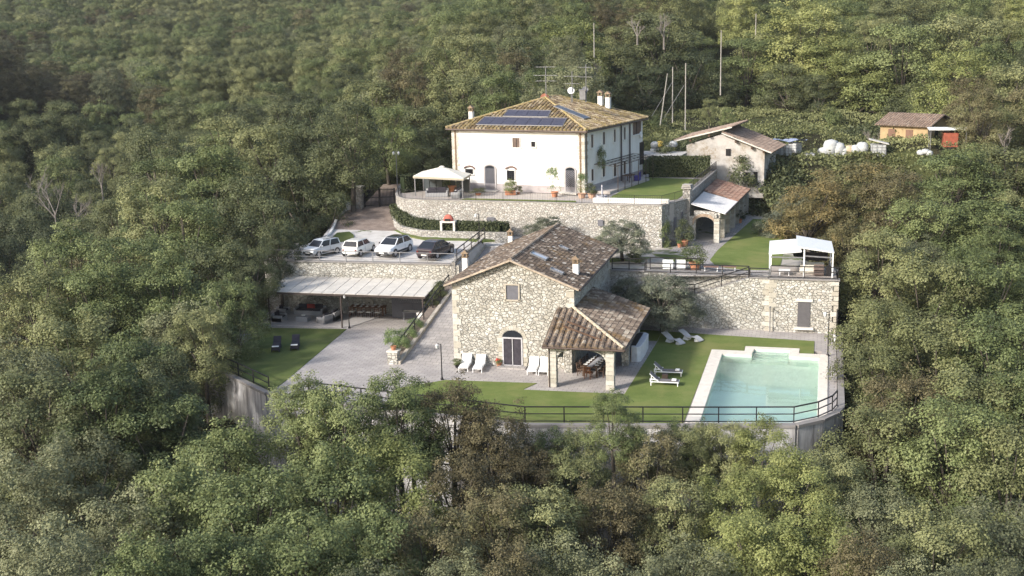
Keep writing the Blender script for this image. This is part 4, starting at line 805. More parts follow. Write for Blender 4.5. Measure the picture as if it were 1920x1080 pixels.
m=MB();m.tube(A+pt(0,-.06,-.1),B+pt(.05,-.06,-.1),.07);m.tube(B+pt(.06,-.06,-.1),C+pt(.06,0,-.1),.07);m.tube(pt(-17.75,75.66,2.85),pt(-17.75,75.66,.0),.045);m.build('gutter',plain('brown_gutter',(.08,.055,.045),.5),po,world=True)
m=MB()
for k in range(9): y=76.2+k*1.25;m.bar((-12.8,y,2.84),(-16.85,y,4.2),.1,.12)
m.bar((-13.2,75.6,2.84),(-13.2,87,2.84),.14,.14);m.build('rafters',WOOD,po,world=True)
# ------------------------------------------------------------------ long awning over the terrace under the car park
aw=thing('awning','long cream boarded awning on posts along the stone wall under the car park','awning',(-38,91,0))
mb=MB();n_=14
tl,tr,fl,fr=pt(-45.3,93.55,3.2),pt(-31.3,93.75,3.2),pt(-44.95,88.6,2.92),pt(-30.95,88.75,2.92)
for i in range(n_):
    a,b=(i+.028)/n_,(i+.972)/n_;q=[fl.lerp(fr,a),fl.lerp(fr,b),tl.lerp(tr,b),tl.lerp(tr,a)]
    m=MB();vs=q+[p-Vector((0,0,.05)) for p in q];m.add(vs,[(0,1,2,3),(7,6,5,4),(0,4,5,1),(1,5,6,2),(2,6,7,3),(3,7,4,0)],.5);m.build('roof_board',plain('cream_awning_board',(.52,.495,.455),.75,var=.12,sc_=1.5),aw,world=True)
m=MB();vs=[p-pt(0,0,.075) for p in(fl,fr,tr,tl)];vs=vs+[p-pt(0,0,.02) for p in vs];m.add(vs,[(0,1,2,3),(7,6,5,4),(0,4,5,1),(1,5,6,2),(2,6,7,3),(3,7,4,0)]);m.build('roof_underlay',plain('grey_underlay',(.15,.145,.14),.9),aw,world=True)
m=MB();m.bar(fl-pt(0,0,.12),fr-pt(0,0,.12),.1,.16);m.bar(fl-pt(0,0,.12),tl-pt(0,0,.12),.1,.12);m.bar(fr-pt(0,0,.12),tr-pt(0,0,.12),.1,.12)
for i in range(1,8): m.bar(fl.lerp(fr,i/8)-pt(0,0,.11),tl.lerp(tr,i/8)-pt(0,0,.11),.07,.09)
m.build('frame',IRONB,aw,world=True)
for x in(-44.8,-38.3,-31.2):
    m=MB();m.bar((x,88.75,0),(x,88.75,2.8),.1,.1);m.build('post',IRONB,aw,world=True)
# service kitchen box under the awning end
kb_=thing('outdoor_cabinet','tall grey panelled cupboard standing under the right end of the awning','cabinet',(-34,93.3,0))
m=MB();m.box((-33.9,93.1,1.0),(2.9,.9,1.9));m.build('cabinet_body',SHUTG,kb_,world=True)
m=MB()
for k in range(3): m.box((-34.85+k*.95,92.62,.75),(.88,.05,1.2))
m.build('door_panels',plain('slate_panel',(.10,.10,.115),.5),kb_,world=True)
m=MB()
for k in range(12): m.bar((-35.2+k*.22,92.6,1.45),(-35.0+k*.22,92.6,1.85),.03);m.bar((-35.0+k*.22,92.6,1.45),(-35.2+k*.22,92.6,1.85),.03)
m.build('lattice',GALV,kb_,world=True)
# ------------------------------------------------------------------ upper arcade
ar=thing('arcade','long open stone-pillared arcade building with half awning half red tile roof beside the upper lawn','building',(-10.5,117,4.2))
FL0=P(1297,451,4.2);FR0=P(1344,455,4.2);BR0=P(1398,402,4.2)
dirR=(BR0-FR0).normalized();Lr=(BR0-FR0).length
nP=7
mb=MB();mb.box((FL0.x+.05,FL0.y+.2,5.35),(.6,.5,2.3));mb.build('pillar',STONEC,ar,world=True)
qq=random.Random(5)
for k in range(nP):
    c=FR0+dirR*(Lr*k/(nP-1));z=4.22;mb=MB();mb.box((c.x,c.y,5.35),(.44,.44,2.3),rz=math.atan2(dirR.y,dirR.x));mb.build('pillar',STONEC,ar,world=True);mb=MB()
    while z<6.4:
        h=qq.uniform(.24,.32);mb.box((c.x,c.y,z+h/2),(.50*qq.uniform(.97,1.04),.50,h-.03),rz=math.atan2(dirR.y,dirR.x),t=qq.random());z+=h
    mb.build('pillar_blocks',QUOIN,ar,world=True)
mb=MB();u=(FR0-FL0);u.z=0;L_=u.length;u.normalize()
arch_wall(mb,(FL0+u*.2),(FR0-u*.2),5.75,7.0,.75,.45);mb.wall(FR0-u*.3,FR0+u*.3,6.5,6.95,.45)
for k in range(nP-1):
    a=FR0+dirR*(Lr*k/(nP-1)+.25);b=FR0+dirR*(Lr*(k+1)/(nP-1)-.25);arch_wall(mb,a,b,6.0,6.85,.4,.35,n=8)
    c=FR0+dirR*(Lr*k/(nP-1));mb.wall(c-dirR*.26,c+dirR*.26,6.5,6.86,.35)
mb.build('arches',STONEC,ar,world=True)
mb=MB();archband(mb,FL0.lerp(FR0,.5)-pt(0,.0,0),u,L_-.35,5.75,.78,.25,.2,n=17);mb.build('arch_band',tinted('brick_arch',[(0,(.30,.22,.16)),(1,(.42,.32,.24))]),ar,world=True)
tipN=PY(1360,398,FR0.y-.3);tlN=PY(1296,384,FL0.y-.1);tipF=FR0+dirR*(Lr+.6)+Vector((.3,0,0));tipF.z=6.75;tlF=Vector((-11.25,tipF.y+.6,7.7))
tipN.z=6.95;tlN.z=7.65
f=.47;mN=tipN.lerp(tipF,f);mL=tlN.lerp(tlF,f)
m=MB();vs=[tipN,mN,mL,tlN];vs=vs+[p-pt(0,0,.07) for p in vs];m.add(vs,[(0,1,2,3),(7,6,5,4),(0,4,5,1),(1,5,6,2),(2,6,7,3),(3,7,4,0)]);m.build('awning_roof',plain('white_ribbed_awning',(.66,.65,.65),.6,var=.05),ar,world=True)
m=MB()
for k in range(1,14): m.bar(tlN.lerp(mL,k/14)+pt(0,0,.02),tipN.lerp(mN,k/14)+pt(0,0,.02),.04,.04)
m.build('awning_ribs',plain('awning_rib',(.52,.51,.51),.6),ar,world=True)
rf=MB();un=MB();slope(mN,tipF,[mN,tipF,tlF,mL],41,.36,.40,rf,un);rf.build('tiled_roof',TILER,ar,world=True);un.build('roof_underside',UNDER,ar,world=True)
m=MB();m.tube(tipN-pt(-.05,0,.05),tipF-pt(-.05,0,.05),.07);m.build('gutter',IRONB,ar,world=True)
# ------------------------------------------------------------------ old plastered shed behind
shd=thing('plastered_shed','old white plastered shed with split brown tile roof and ivy on its wall','shed',P(1360,330,7.6))
S0=P(1432,336,7.5);yy=S0.y
def sp(x,y): return PY(x,y,yy)
pl=[sp(1290,325),sp(1432,336),sp(1434,283),sp(1352,252),sp(1287,272)]
D_=Vector((.9,6.5,0))
mb=MB();vs=pl+[p+D_ for p in pl];vs[0].z=vs[1].z=5.5;vs[5].z=vs[6].z=5.5
mb.add(vs,[(0,1,2,3,4),(9,8,7,6,5),(0,5,6,1),(1,6,7,2),(2,7,8,3),(3,8,9,4),(4,9,5,0)]);mb.build('wall',OLDPL,shd,world=True)
rf=MB();un=MB();a=sp(1448,286)-D_*.06;b=a+D_*1.25;t=sp(1355,247)-D_*.06;t2=t+D_*1.25;slope(a,b,[a,b,t2,t],51,.33,.38,rf,un)
a=sp(1266,263)-D_*.06;b=a+D_*1.25;t=sp(1374,237)-D_*.06;t2=t+D_*1.25;slope(b,a,[b,a,t,t2],52,.33,.38,rf,un)
rf.build('roof',TILEH,shd,world=True);un.build('roof_underside',UNDER,shd,world=True)
m=MB();m.bar(sp(1448,286)-D_*.07,sp(1355,249)-D_*.07,.12,.12);m.bar(sp(1266,264)-D_*.07,sp(1374,238)-D_*.07,.12,.12);m.build('verge',COPING,shd,world=True)
for x0,y0,x1,y1 in((1361,279,1370,292),(1394,323,1405,341),(1413,322,1420,338)):
    m=MB();onwall(m,x0,y0,x1,y1,(0,yy-.02,0),(0,-1,0),.05);m.build('opening',IRON,shd,world=True)
m=MB()
for x,y in((1295,263),(1330,254),(1380,265),(1410,277),(1432,284)): m.box(sp(x,y)-pt(0,.2,0),(.2,.5,.22))
m.build('beam_ends',WOOD,shd,world=True)
# ------------------------------------------------------------------ ochre hut further back
ht=thing('ochre_hut','small ochre hut with brown tiled roof half hidden by bushes on the right','hut',P(1700,262,8.3))
dd_=148
c0=PD(1650,262,dd_);c1=PD(1739,262,dd_-3);ux=(c1-c0);ux.z=0;ux.normalize();uy=Vector((-ux.y,ux.x,0));Wd=(c1-c0).length;zb=c0.z-2.2;zt=zb+4.1
Dp=5.2
pp=[c0,c1,c1+uy*Dp,c0+uy*Dp]
m=MB();A5=[(c1.x,c1.y,zb),((c1+uy*Dp).x,(c1+uy*Dp).y,zb),((c1+uy*Dp).x,(c1+uy*Dp).y,zt),((c1+uy*Dp/2).x,(c1+uy*Dp/2).y,zt+1.0),(c1.x,c1.y,zt)]
B5=[tuple(Vector(p)-ux*Wd) for p in A5];m.add(A5+B5,[(0,1,2,3,4),(9,8,7,6,5)]+[(i,(i+5),(i+1)%5+5,(i+1)%5)[::1] for i in range(5)]);m.build('wall',plain('ochre_plaster',(.36,.265,.15),.9,var=.2,sc_=1),ht,world=True)
rf=MB();un=MB();a=c0-ux*.5-uy*.5;a.z=zt-.1;b=c1+ux*.6-uy*.5;b.z=a.z;t=c1+ux*.6+uy*Dp/2;t.z=zt+1.1;t2=c0-ux*.5+uy*Dp/2;t2.z=t.z;slope(a,b,[a,b,t,t2],61,.33,.38,rf,un)
a2=c1+ux*.6+uy*(Dp+.5);a2.z=a.z;b2=c0-ux*.5+uy*(Dp+.5);b2.z=a.z;slope(a2,b2,[a2,b2,t2,t],62,.33,.38,rf,un)
rf.build('roof',TILEH,ht,world=True);un.build('roof_underside',UNDER,ht,world=True)
for s,w_ in((.25,.9),(.62,.9)):
    p=c0+ux*(Wd*s)-uy*.03;m=MB();m.box((p.x,p.y,zb+2.6),(w_,.06,1.9),rz=math.atan2(ux.y,ux.x));m.build('door',plain('hut_door',(.17,.10,.07),.7),ht,world=True)
p=c1+uy*1.9+ux*.03;m=MB();m.box((p.x,p.y,zb+3.0),(.06,.7,.9),rz=math.atan2(ux.y,ux.x));m.build('window',IRON,ht,world=True)
# ------------------------------------------------------------------ trees
def leaf_mesh(name,mat,seed,R=4.0,H=7.0,nl=40,ncl=1900,per=7,ls=.15,lobe=(.85,1.35),spiky=0,gap=.0,droop=0):
    """crown from z=0 (lowest leaves) to z=H: many small leaf faces in sprays gathered on lobes"""
    rs=np.random.RandomState(seed);L=[]
    for i in range(nl*4):
        if len(L)>=nl:break
        th=rs.uniform(0,2*np.pi);zz=rs.uniform(.05,1)**.8
        rr=(np.sqrt(max(0,1-(zz*1.02-.12)**2*.98)) if zz>.12 else .8)*rs.uniform(.45,.95)
        c=np.array([np.cos(th)*rr*R*.82,np.sin(th)*rr*R*.82,zz*H*.86+.05*H]);r=rs.uniform(*lobe)
        if any(np.linalg.norm(c-b)<(r+q)*.64 for b,q in L):continue
        L.append((c,r))
    for k in range(spiky):
        th=rs.uniform(0,2*np.pi);rr=rs.uniform(0,.6)
        for j in range(3): L.append((np.array([np.cos(th)*rr*R,np.sin(th)*rr*R,H*(.82+.11*j)]),.62-.15*j))
    C=np.array([c for c,r in L]);RR=np.array([r for c,r in L]);tl=rs.rand(len(L))
    wts=RR**2;wts/=wts.sum();idx=rs.choice(len(L),ncl,p=wts)
    d=rs.normal(size=(ncl,3));d/=np.linalg.norm(d,axis=1)[:,None];d[:,2]=d[:,2]*.8+.32
    out=C[idx]-np.array([0,0,H*.35]);out/=np.linalg.norm(out,axis=1)[:,None]+1e-6
    d=d+out*.55;d/=np.linalg.norm(d,axis=1)[:,None]
    rad=RR[idx]*(rs.rand(ncl)**.35)*1.05;cc=C[idx]+d*rad[:,None]*np.array([1,1,1.02])
    if droop: cc[:,2]-=droop*(np.hypot(cc[:,0],cc[:,1])/R)**2
    n=ncl*per;cl=np.repeat(cc,per,0);dd=np.repeat(d,per,0);ii=np.repeat(idx,per)
    p=cl+rs.normal(size=(n,3))*np.array([.17,.17,.12])
    nn=dd*.95+rs.normal(size=(n,3))*.40+np.array([0,0,.45]);nn/=np.linalg.norm(nn,axis=1)[:,None]
    a=np.cross(nn,rs.normal(size=(n,3)));a/=np.linalg.norm(a,axis=1)[:,None]+1e-9;b=np.cross(nn,a)
    s=ls*rs.uniform(.6,1.25,n)[:,None]
    v=np.empty((n,4,3));v[:,0]=p-a*s*.62;v[:,1]=p-b*s*.42;v[:,2]=p+a*s*.62;v[:,3]=p+b*s*.42
    v=v.reshape(-1,3);v[:,2]=np.maximum(v[:,2],-.6)
    t=np.clip(.5+(tl[ii]-.5)*.6+np.repeat(rs.normal(size=ncl)*.13,per)+rs.normal(size=n)*.06,0,1)
    me=bpy.data.meshes.new(name);me.vertices.add(n*4);me.vertices.foreach_set('co',v.ravel());me.loops.add(n*4);me.loops.foreach_set('vertex_index',np.arange(n*4))
    me.polygons.add(n);me.polygons.foreach_set('loop_start',np.arange(0,n*4,4));me.polygons.foreach_set('loop_total',np.full(n,4));me.update(calc_edges=True)
    at=me.attributes.new('tint','FLOAT','FACE');at.data.foreach_set('value',t.astype(np.float32));me.materials.append(mat)
    return me,L
def trunk_mesh(name,L,H0,seed,r0=.24,mat=None,nb=16):
    rs=random.Random(seed);m=MB();top=Vector((rs.uniform(-.3,.3),rs.uniform(-.3,.3),H0+1.2));m.tube((0,0,-9),(0,0,H0*.5),r0*1.25,r0,n=8);m.tube((0,0,H0*.5),top,r0,r0*.7,n=8)
    for c,r in sorted(L,key=lambda q:-q[1])[:nb]:
        e=Vector((c[0],c[1],c[2]+H0));k=top.lerp(e,.5)+Vector((0,0,.35));m.tube(top,k,r0*.42,r0*.25,n=6);m.tube(k,e,r0*.25,r0*.10,n=5);e2=e+Vector((c[0]*.12,c[1]*.12,r*.75));m.tube(e,e2,r0*.10,r0*.03,n=4);m.tube(e,e+Vector((c[0]*.25,c[1]*.25,r*.3)),r0*.09,r0*.03,n=4)
    me=bpy.data.meshes.new(name);me.from_pydata(m.v,[],m.f);me.polygons.foreach_set('use_smooth',[True]*len(me.polygons));me.materials.append(mat or BARK);me.update();return me
KINDS=list(LF);CR={}
for i,k in enumerate(['green','dark','yellow','brown','orange','grey','olive','moss']):
    CR[k]=[]
    for j in range(2 if k not in('orange',) else 2):
        sd_=100+i*10+j
        if k=='grey': me,L=leaf_mesh('crown_'+k,LF[k],sd_,4,6.2,60,3400,8,.125,(.65,1.15),0,droop=.5)
        elif k=='brown': me,L=leaf_mesh('crown_'+k,LF[k],sd_,3.8,7.6,52,2700,8,.115,(.55,1.05),3)
        elif k in('yellow','green') : me,L=leaf_mesh('crown_'+k,LF[k],sd_,3.9,7.8,44,2900,8,.122,(.65,1.2),4 if j else 2)
        elif k=='moss': me,L=leaf_mesh('crown_'+k,LF[k],sd_,4,7.0,56,2900,8,.11,(.55,1.05),2)
        else: me,L=leaf_mesh('crown_'+k,LF[k],sd_,4,7.2,42,2900,8,.12,(.7,1.3),1)
        CR[k].append((me,trunk_mesh('trunk_'+k,L,3.0,sd_)))
# ------------------------------------------------------------------ railings
DUPR=[0]
def rail(pts,h,levels,gap,label,cat='railing',name='railing',mat=None,infill=0,r=.035,group=None,postm=None,z_each=True):
    mat=mat or IRON;pts=[Vector(p) for p in pts];o=thing(name,label,cat,pts[0],0,group);L=pts[0]
    posts=[]
    for p,q in zip(pts[:-1],pts[1:]):
        n=max(1,round((q-p).length/gap))
        for i in range(n): posts.append(p.lerp(q,i/n))
    posts.append(pts[-1])
    for p in posts[:90]:
        m=MB();m.bar(p-L,p-L+Vector((0,0,h)),r*2,r*2);m.build('post',mat,o)
    for l in levels:
        m=MB()
        for p,q in zip(pts[:-1],pts[1:]): m.bar(p-L+Vector((0,0,h*l)),q-L+Vector((0,0,h*l)),r*1.5 if l<.95 else r*2.0)
        m.build('rail',mat,o)
    if infill:
        m=MB()
        for p,q in zip(pts[:-1],pts[1:]):
            n=int((q-p).length/infill)
            for i in range(1,n): c=p.lerp(q,i/n)-L;m.tube(c+Vector((0,0,.05)),c+Vector((0,0,h)),.009,n=4,cap=False)
        m.build('balusters',mat,o)
    return o
V=lambda x,y,z=0:Vector((x,y,z))
lv=[1,.55,.08]
rail([V(-33,70.3,.14),V(-25,69.0,.14),V(-17.5,67.85,.14),V(-8.02,69.55,.14),V(-5.89,69.93,.14),V(-3.66,70.36,.14),V(-1.46,70.78,.14),V(-.04,72.06,.14),V(.79,73.46,.14),V(1.08,74.6,.14)],1.0,lv,2.3,'black three-bar railing along the front edge of the pool terrace')
rail([V(-43.8,76.75,.14),V(-36.3,71.1,.14)],.95,lv,2.2,'short iron railing on the concrete wall beside the small left lawn')
rail([V(-47.1,93.65,4.56),V(-30.0,93.95,4.56)],.9,[1,.45],2.45,'thin grey railing along the car park edge behind the parked cars',mat=GALV,r=.03)
rail([V(-29.85,94.0,4.85),V(-29.85,102.6,5.2)],1.0,lv,2.1,'black railing on the end wall of the car park above the ramp')
rail([V(-30.45,80.0,.15),V(-30.45,93.5,2.75)],1.0,[1,.6],2.2,'black sloping handrail climbing beside the planted ramp strip')
rail([V(-16.8,94.9,4.3),V(-14.0,94.9,4.3)],.95,lv,1.4,'short black railing beside the stone house behind the olive tree',group=None)
rail([V(-13.8,95.8,4.2),V(-9.7,95.8,4.2)],1.0,lv,2.0,'black railing behind the two white garden chairs')
rail([V(-14.0,94.2,4.3),V(-5.7,94.0,4.3)],.75,lv,2.1,'black railing along the top of the wall stair')
rail([V(-5.6,93.55,4.25),V(-4.1,93.45,4.25)],.75,lv,1.5,'short black railing between the stair and the pavilion')
rail([V(-4.0,93.45,4.3),V(1.1,93.45,4.3)],.95,lv,2.4,'black railing in front of the white pavilion')
rail([V(-5.7,93.6,4.2),V(-9.9,93.6,2.68),V(-11.5,93.6,2.68)],.85,[1,.55],2.0,'black stair rail running diagonally down the rubble wall')
rail([V(1.1,89.3,0),V(1.1,93.2,0)],2.0,[1,.7,.4],1.9,'tall dark railing at the right end of the pool path',r=.03)
tp=[V(-40.95,110.5,8.07),V(-40.2,108.7,8.07),V(-39.1,107.45,8.07),V(-37.2,106.95,8.07),V(-26.4,106.35,8.07),V(-14.2,105.5,8.07),V(-12.4,110,8.07)]
rail(tp,.85,[1,.08],2.6,'fine iron balustrade on top of the curving terrace wall',infill=.16,r=.016)
rail([V(-12.3,110.6,8.6),V(-11.4,128.2,8.6)],.85,[1,.08],2.6,'fine iron balustrade above the arcade roof',infill=.2,r=.016)
# ------------------------------------------------------------------ drive gate
gL=P(684,388,6.3);gR=P(741,386,6.3);ga=thing('entrance_gate','tall double-leaf black iron gate across the drive','gate',(gL+gR)/2);u=(gR-gL);u.normalize();L=(gL+gR)/2;W_=(gR-gL).length
for s in(0,1):
    a=gL.lerp(gR,.5*s+.01)-L;b=gL.lerp(gR,.5*s+.49)-L;m=MB();H_=1.85
    for p in(a,b): m.bar(p,p+V(0,0,H_),.12)
    for z in(.12,.95,H_-.15): m.bar(a+V(0,0,z),b+V(0,0,z),.07)
    n=11
    for i in range(1,n): c=a.lerp(b,i/n);m.tube(c+V(0,0,.1),c+V(0,0,H_+.05*math.sin(math.pi*i/n)),.03,n=5)
    m.build('gate_leaf',IRON,ga)
g2=thing('gate_pillar','rough stone pillar at the left side of the iron drive gate','pillar',gL-u*.5);m=MB();m.box((0,0,.8),(.75,.75,2.6));m.build('pillar_body',STONEB,g2);m=MB();m.box((0,0,2.15),(.9,.9,.12));m.build('cap',COPING,g2)
# ------------------------------------------------------------------ cars
def loft(mb,rings,cap=True):
    n=len(rings[0]);vs=[p for r in rings for p in r];fs=[]
    for j in range(len(rings)-1):
        for i in range(n): fs.append((j*n+i,j*n+(i+1)%n,(j+1)*n+(i+1)%n,(j+1)*n+i))
    if cap: fs+=[tuple(range(n-1,-1,-1)),tuple(range((len(rings)-1)*n,len(rings)*n))]
    mb.add(vs,fs)
def car(label,near,far,front_near,W,stations,cab,paint,wb_r,roofm=None,lowtrim=None,rails=False,rw=.31,rear_lights=True,zc=4.55):
    """near/far: ground points of the two wheels nearest the camera side; stations: (x,zbottom,zshoulder,halfwidth) from rear to front (x=0 mid wheelbase)"""
    d=(near-far) if front_near else (far-near);d.z=0;d.normalize();mid=(near+far)/2;side=V(-d.y,d.x)   # left of heading
    # visible wheels are on the image-right side
    camright=V(math.cos(YAW),math.sin(YAW));s=side if side.dot(camright)>0 else -side
    c=mid-s*(W/2-.12);o=thing('parked_car',label,'car',(c.x,c.y,zpark(c.y)),math.atan2(d.y,d.x),'cars parked on the gravel car park')
    mb=MB();rings=[]
    for x,zb,zs,hw in stations:
        hs=hw*.93;rings.append([(x,-hw*.86,zb),(x,-hw,zb+.12),(x,-hw*1.0,(zb+zs)/2+.05),(x,-hs,zs-.03),(x,-hs*.86,zs+.02),(x,hs*.86,zs+.02),(x,hs,zs-.03),(x,hw*1.0,(zb+zs)/2+.05),(x,hw,zb+.12),(x,hw*.86,zb)])
    loft(mb,[r[::-1] for r in rings] if False else rings)
    body=mb.build('body',paint,o,bevel=.03)
    # cabin: (x rear base, x rear roof, x front roof, x front base, z base, z roof, halfwidth base, halfwidth roof)
    x0,x1,x2,x3,zb,zr,hb,hr=cab
    m=MB();base=[(x0,-hb,zb),(x3,-hb,zb),(x3,hb,zb),(x0,hb,zb)];top=[(x1,-hr,zr-.04),(x2,-hr,zr-.06),(x2,hr,zr-.06),(x1,hr,zr-.04)];mid_=[((x1*3+x2)/4,-hr*.9,zr),((x1+x2*3)/4,-hr*.9,zr),((x1+x2*3)/4,hr*.9,zr),((x1*3+x2)/4,hr*.9,zr)]
    m.add(base+top,[(0,1,5,4),(1,2,6,5),(2,3,7,6),(3,0,4,7)]);m.build('pillars_frame',paint,o)
    m=MB();m.add(top+mid_+[(a,b,c_-.05) for a,b,c_ in top],[(4,5,6,7),(0,1,5,4),(1,2,6,5),(2,3,7,6),(3,0,4,7)]);m.build('roof',roofm or paint,o)
    def pane(name,q,k=1,inset=.07,nn=(0,0,0)):
        q=[Vector(p) for p in q];c_=sum(q,Vector())/4;n_=(q[1]-q[0]).cross(q[3]-q[0]).normalized()
        if n_.dot(c_-V((x0+x3)/2,0,(zb+zr)/2-.2))<0: n_=-n_
        qq=[p.lerp(c_,inset*1.6)+n_*.012 for p in q];m=MB();m.add(qq+[p-n_*.03 for p in qq],[(0,1,2,3),(7,6,5,4),(0,4,5,1),(1,5,6,2),(2,6,7,3),(3,7,4,0)]);return m.build(name,GLASS,o)
    pane('windscreen',[base[1],base[2],top[2],top[1]],inset=.05);pane('rear_window',[base[3],base[0],top[0],top[3]],inset=.07)
    for s_,A,B,C,D in((-1,base[0],base[1],top[1],top[0]),(1,base[3],base[2],top[2],top[3])):
        A,B,C,D=map(Vector,(A,B,C,D))
        for a,b in((.03,.5),(.52,.97)):
            pane('side_window',[A.lerp(B,a),A.lerp(B,b),D.lerp(C,b),D.lerp(C,a)],inset=.06)
        m=MB();p=A.lerp(B,.5);m.box((p.x,s_*(stations[len(stations)//2][3]*1.0+.004),zb*.62),(.012,.012,zb*.55));m.build('door_seam',IRON,o)
        m=MB();p=Vector(B);sph(m,(p.x-.25,s_*(hb+.12),zb+.1),.09,8,5,sx=1,sy=.9,sz=.8);m.build('mirror',paint if not roofm else IRON,o)
    m=MB()
    for x in(stations[0][0]-.01,stations[-1][0]+.01): pass
    for sx in(-1,1):
        for sy in(-1,1):
            x=sx*wb_r;y=sy*(W/2-.11);m=MB();m.tube((x,y-.1,rw),(x,y+.1,rw),rw,n=18);wq=m.build('wheel',CHROME,o);m=MB();m.tube((x,y+sy*.08,rw),(x,y+sy*.115,rw),rw*.62,n=12);m.build('rim',RIM,wq)
            m=MB();m.tube((x,y-sy*.05,rw+.01),(x,y+sy*.108,rw+.01),rw*1.13,n=18);m.build('wheel_arch',lowtrim or IRON,o)
    xf=stations[-1][0];xr=stations[0][0];zf=stations[-1][2];hwf=stations[-1][3];hwr=stations[0][3]
    for sy in(-1,1):
        m=MB();m.box((xf-.02,sy*hwf*.74,zf-.12),(.12,.36,.12));m.build('headlight',plain('headlight_glass',(.75,.78,.8),.2),o)
        m=MB();m.box((xr+.04,sy*hwr*.86,stations[0][2]-.14),(.12,.14,.12));m.build('taillight',plain('taillight_glass',(.16,.02,.02),.3),o)
    m=MB();m.box((xf+.0,0,.42),(.10,hwf*1.7,.2));m.build('front_bumper',lowtrim or paint,o)
    m=MB();m.box((xf+.03,0,zf-.2),(.06,hwf*.9,.12));m.build('grille',IRON,o)
    m=MB();m.box((xr-.0,0,.42),(.10,hwr*1.7,.22));m.build('rear_bumper',lowtrim or paint,o)
    for x in(xf+.065,xr-.06):
        m=MB();m.box((x,0,.45),(.015,.5,.11));m.build('number_plate',plain('plate_white',(.7,.7,.68),.6),o)
    if lowtrim:
        for sy in(-1,1):
            m=MB();m.box((0,sy*(W/2-.01),.42),(wb_r*2-.75,.04,.16));m.build('side_trim',lowtrim,o)
    if rails:
        for sy in(-1,1):
            m=MB();m.bar((x1+.2,sy*(hr-.05),zr+.06),(x2-.1,sy*(hr-.05),zr+.06),.035);m.build('roof_rail',IRON,o)
    return o
def carpaint(name,col,rough=.25):
    m,n,b=newmat(name);b.inputs['Base Color'].default_value=(*col,1);b.inputs['Roughness'].default_value=rough;b.inputs['Coat Weight'].default_value=.6;b.inputs['Coat Roughness'].default_value=.08;return m
gp=lambda x,y: P(x,y,zpark(P(x,y,4.6).y))
car('boxy silver-white old hatchback with roof bars, leftmost in the row',gp(597,485),gp(631,473.5),True,1.52,[(-1.62,.35,.86,.70),(-1.5,.28,.92,.75),(-.6,.22,.92,.76),(.7,.22,.90,.76),(1.1,.25,.88,.75),(1.6,.32,.80,.72),(1.68,.36,.68,.70)],(-1.58,-1.42,.42,.98,.88,1.44,.72,.60),carpaint('silver_car_paint',(.55,.57,.60)),1.09,lowtrim=plain('black_car_plastic',(.05,.05,.055),.6),rails=True,rw=.28)
car('small white rounded hatchback parked tail-first, second from left',gp(675,483),gp(699,468.5),False,1.69,[(-1.76,.4,.78,.70),(-1.66,.28,.88,.80),(-.8,.2,.92,.84),(.6,.2,.90,.84),(1.1,.22,.88,.83),(1.65,.3,.76,.76),(1.82,.4,.62,.62)],(-1.66,-1.36,.42,.86,.9,1.40,.76,.62),carpaint('white_car_paint',(.74,.74,.71)),1.22,rw=.31)
car('white compact SUV with black roof parked nose to the rail, third from left',gp(743.5,481.5),gp(764,470),True,1.80,[(-2.08,.42,.86,.74),(-1.95,.3,1.0,.84),(-.8,.22,1.0,.89),(.8,.22,.98,.89),(1.3,.24,.94,.88),(1.95,.34,.82,.82),(2.12,.42,.66,.70)],(-1.95,-1.35,.35,1.15,.98,1.54,.80,.64),carpaint('bright_white_car_paint',(.80,.81,.83)),1.29,roofm=carpaint('black_roof_paint',(.02,.02,.022)),lowtrim=plain('black_car_plastic',(.05,.05,.055),.6),rw=.34)
car('dark brown-grey coupe-like SUV parked tail to the rail, rightmost in the row',gp(822,486),gp(842,474.5),False,1.80,[(-2.05,.42,.86,.74),(-1.92,.3,.98,.84),(-.8,.22,.96,.88),(.8,.22,.92,.88),(1.3,.24,.90,.87),(1.95,.34,.78,.80),(2.12,.42,.64,.68)],(-1.9,-1.05,.35,1.15,.95,1.48,.78,.62),carpaint('dark_brown_car_paint',(.045,.035,.04)),1.29,rw=.34)
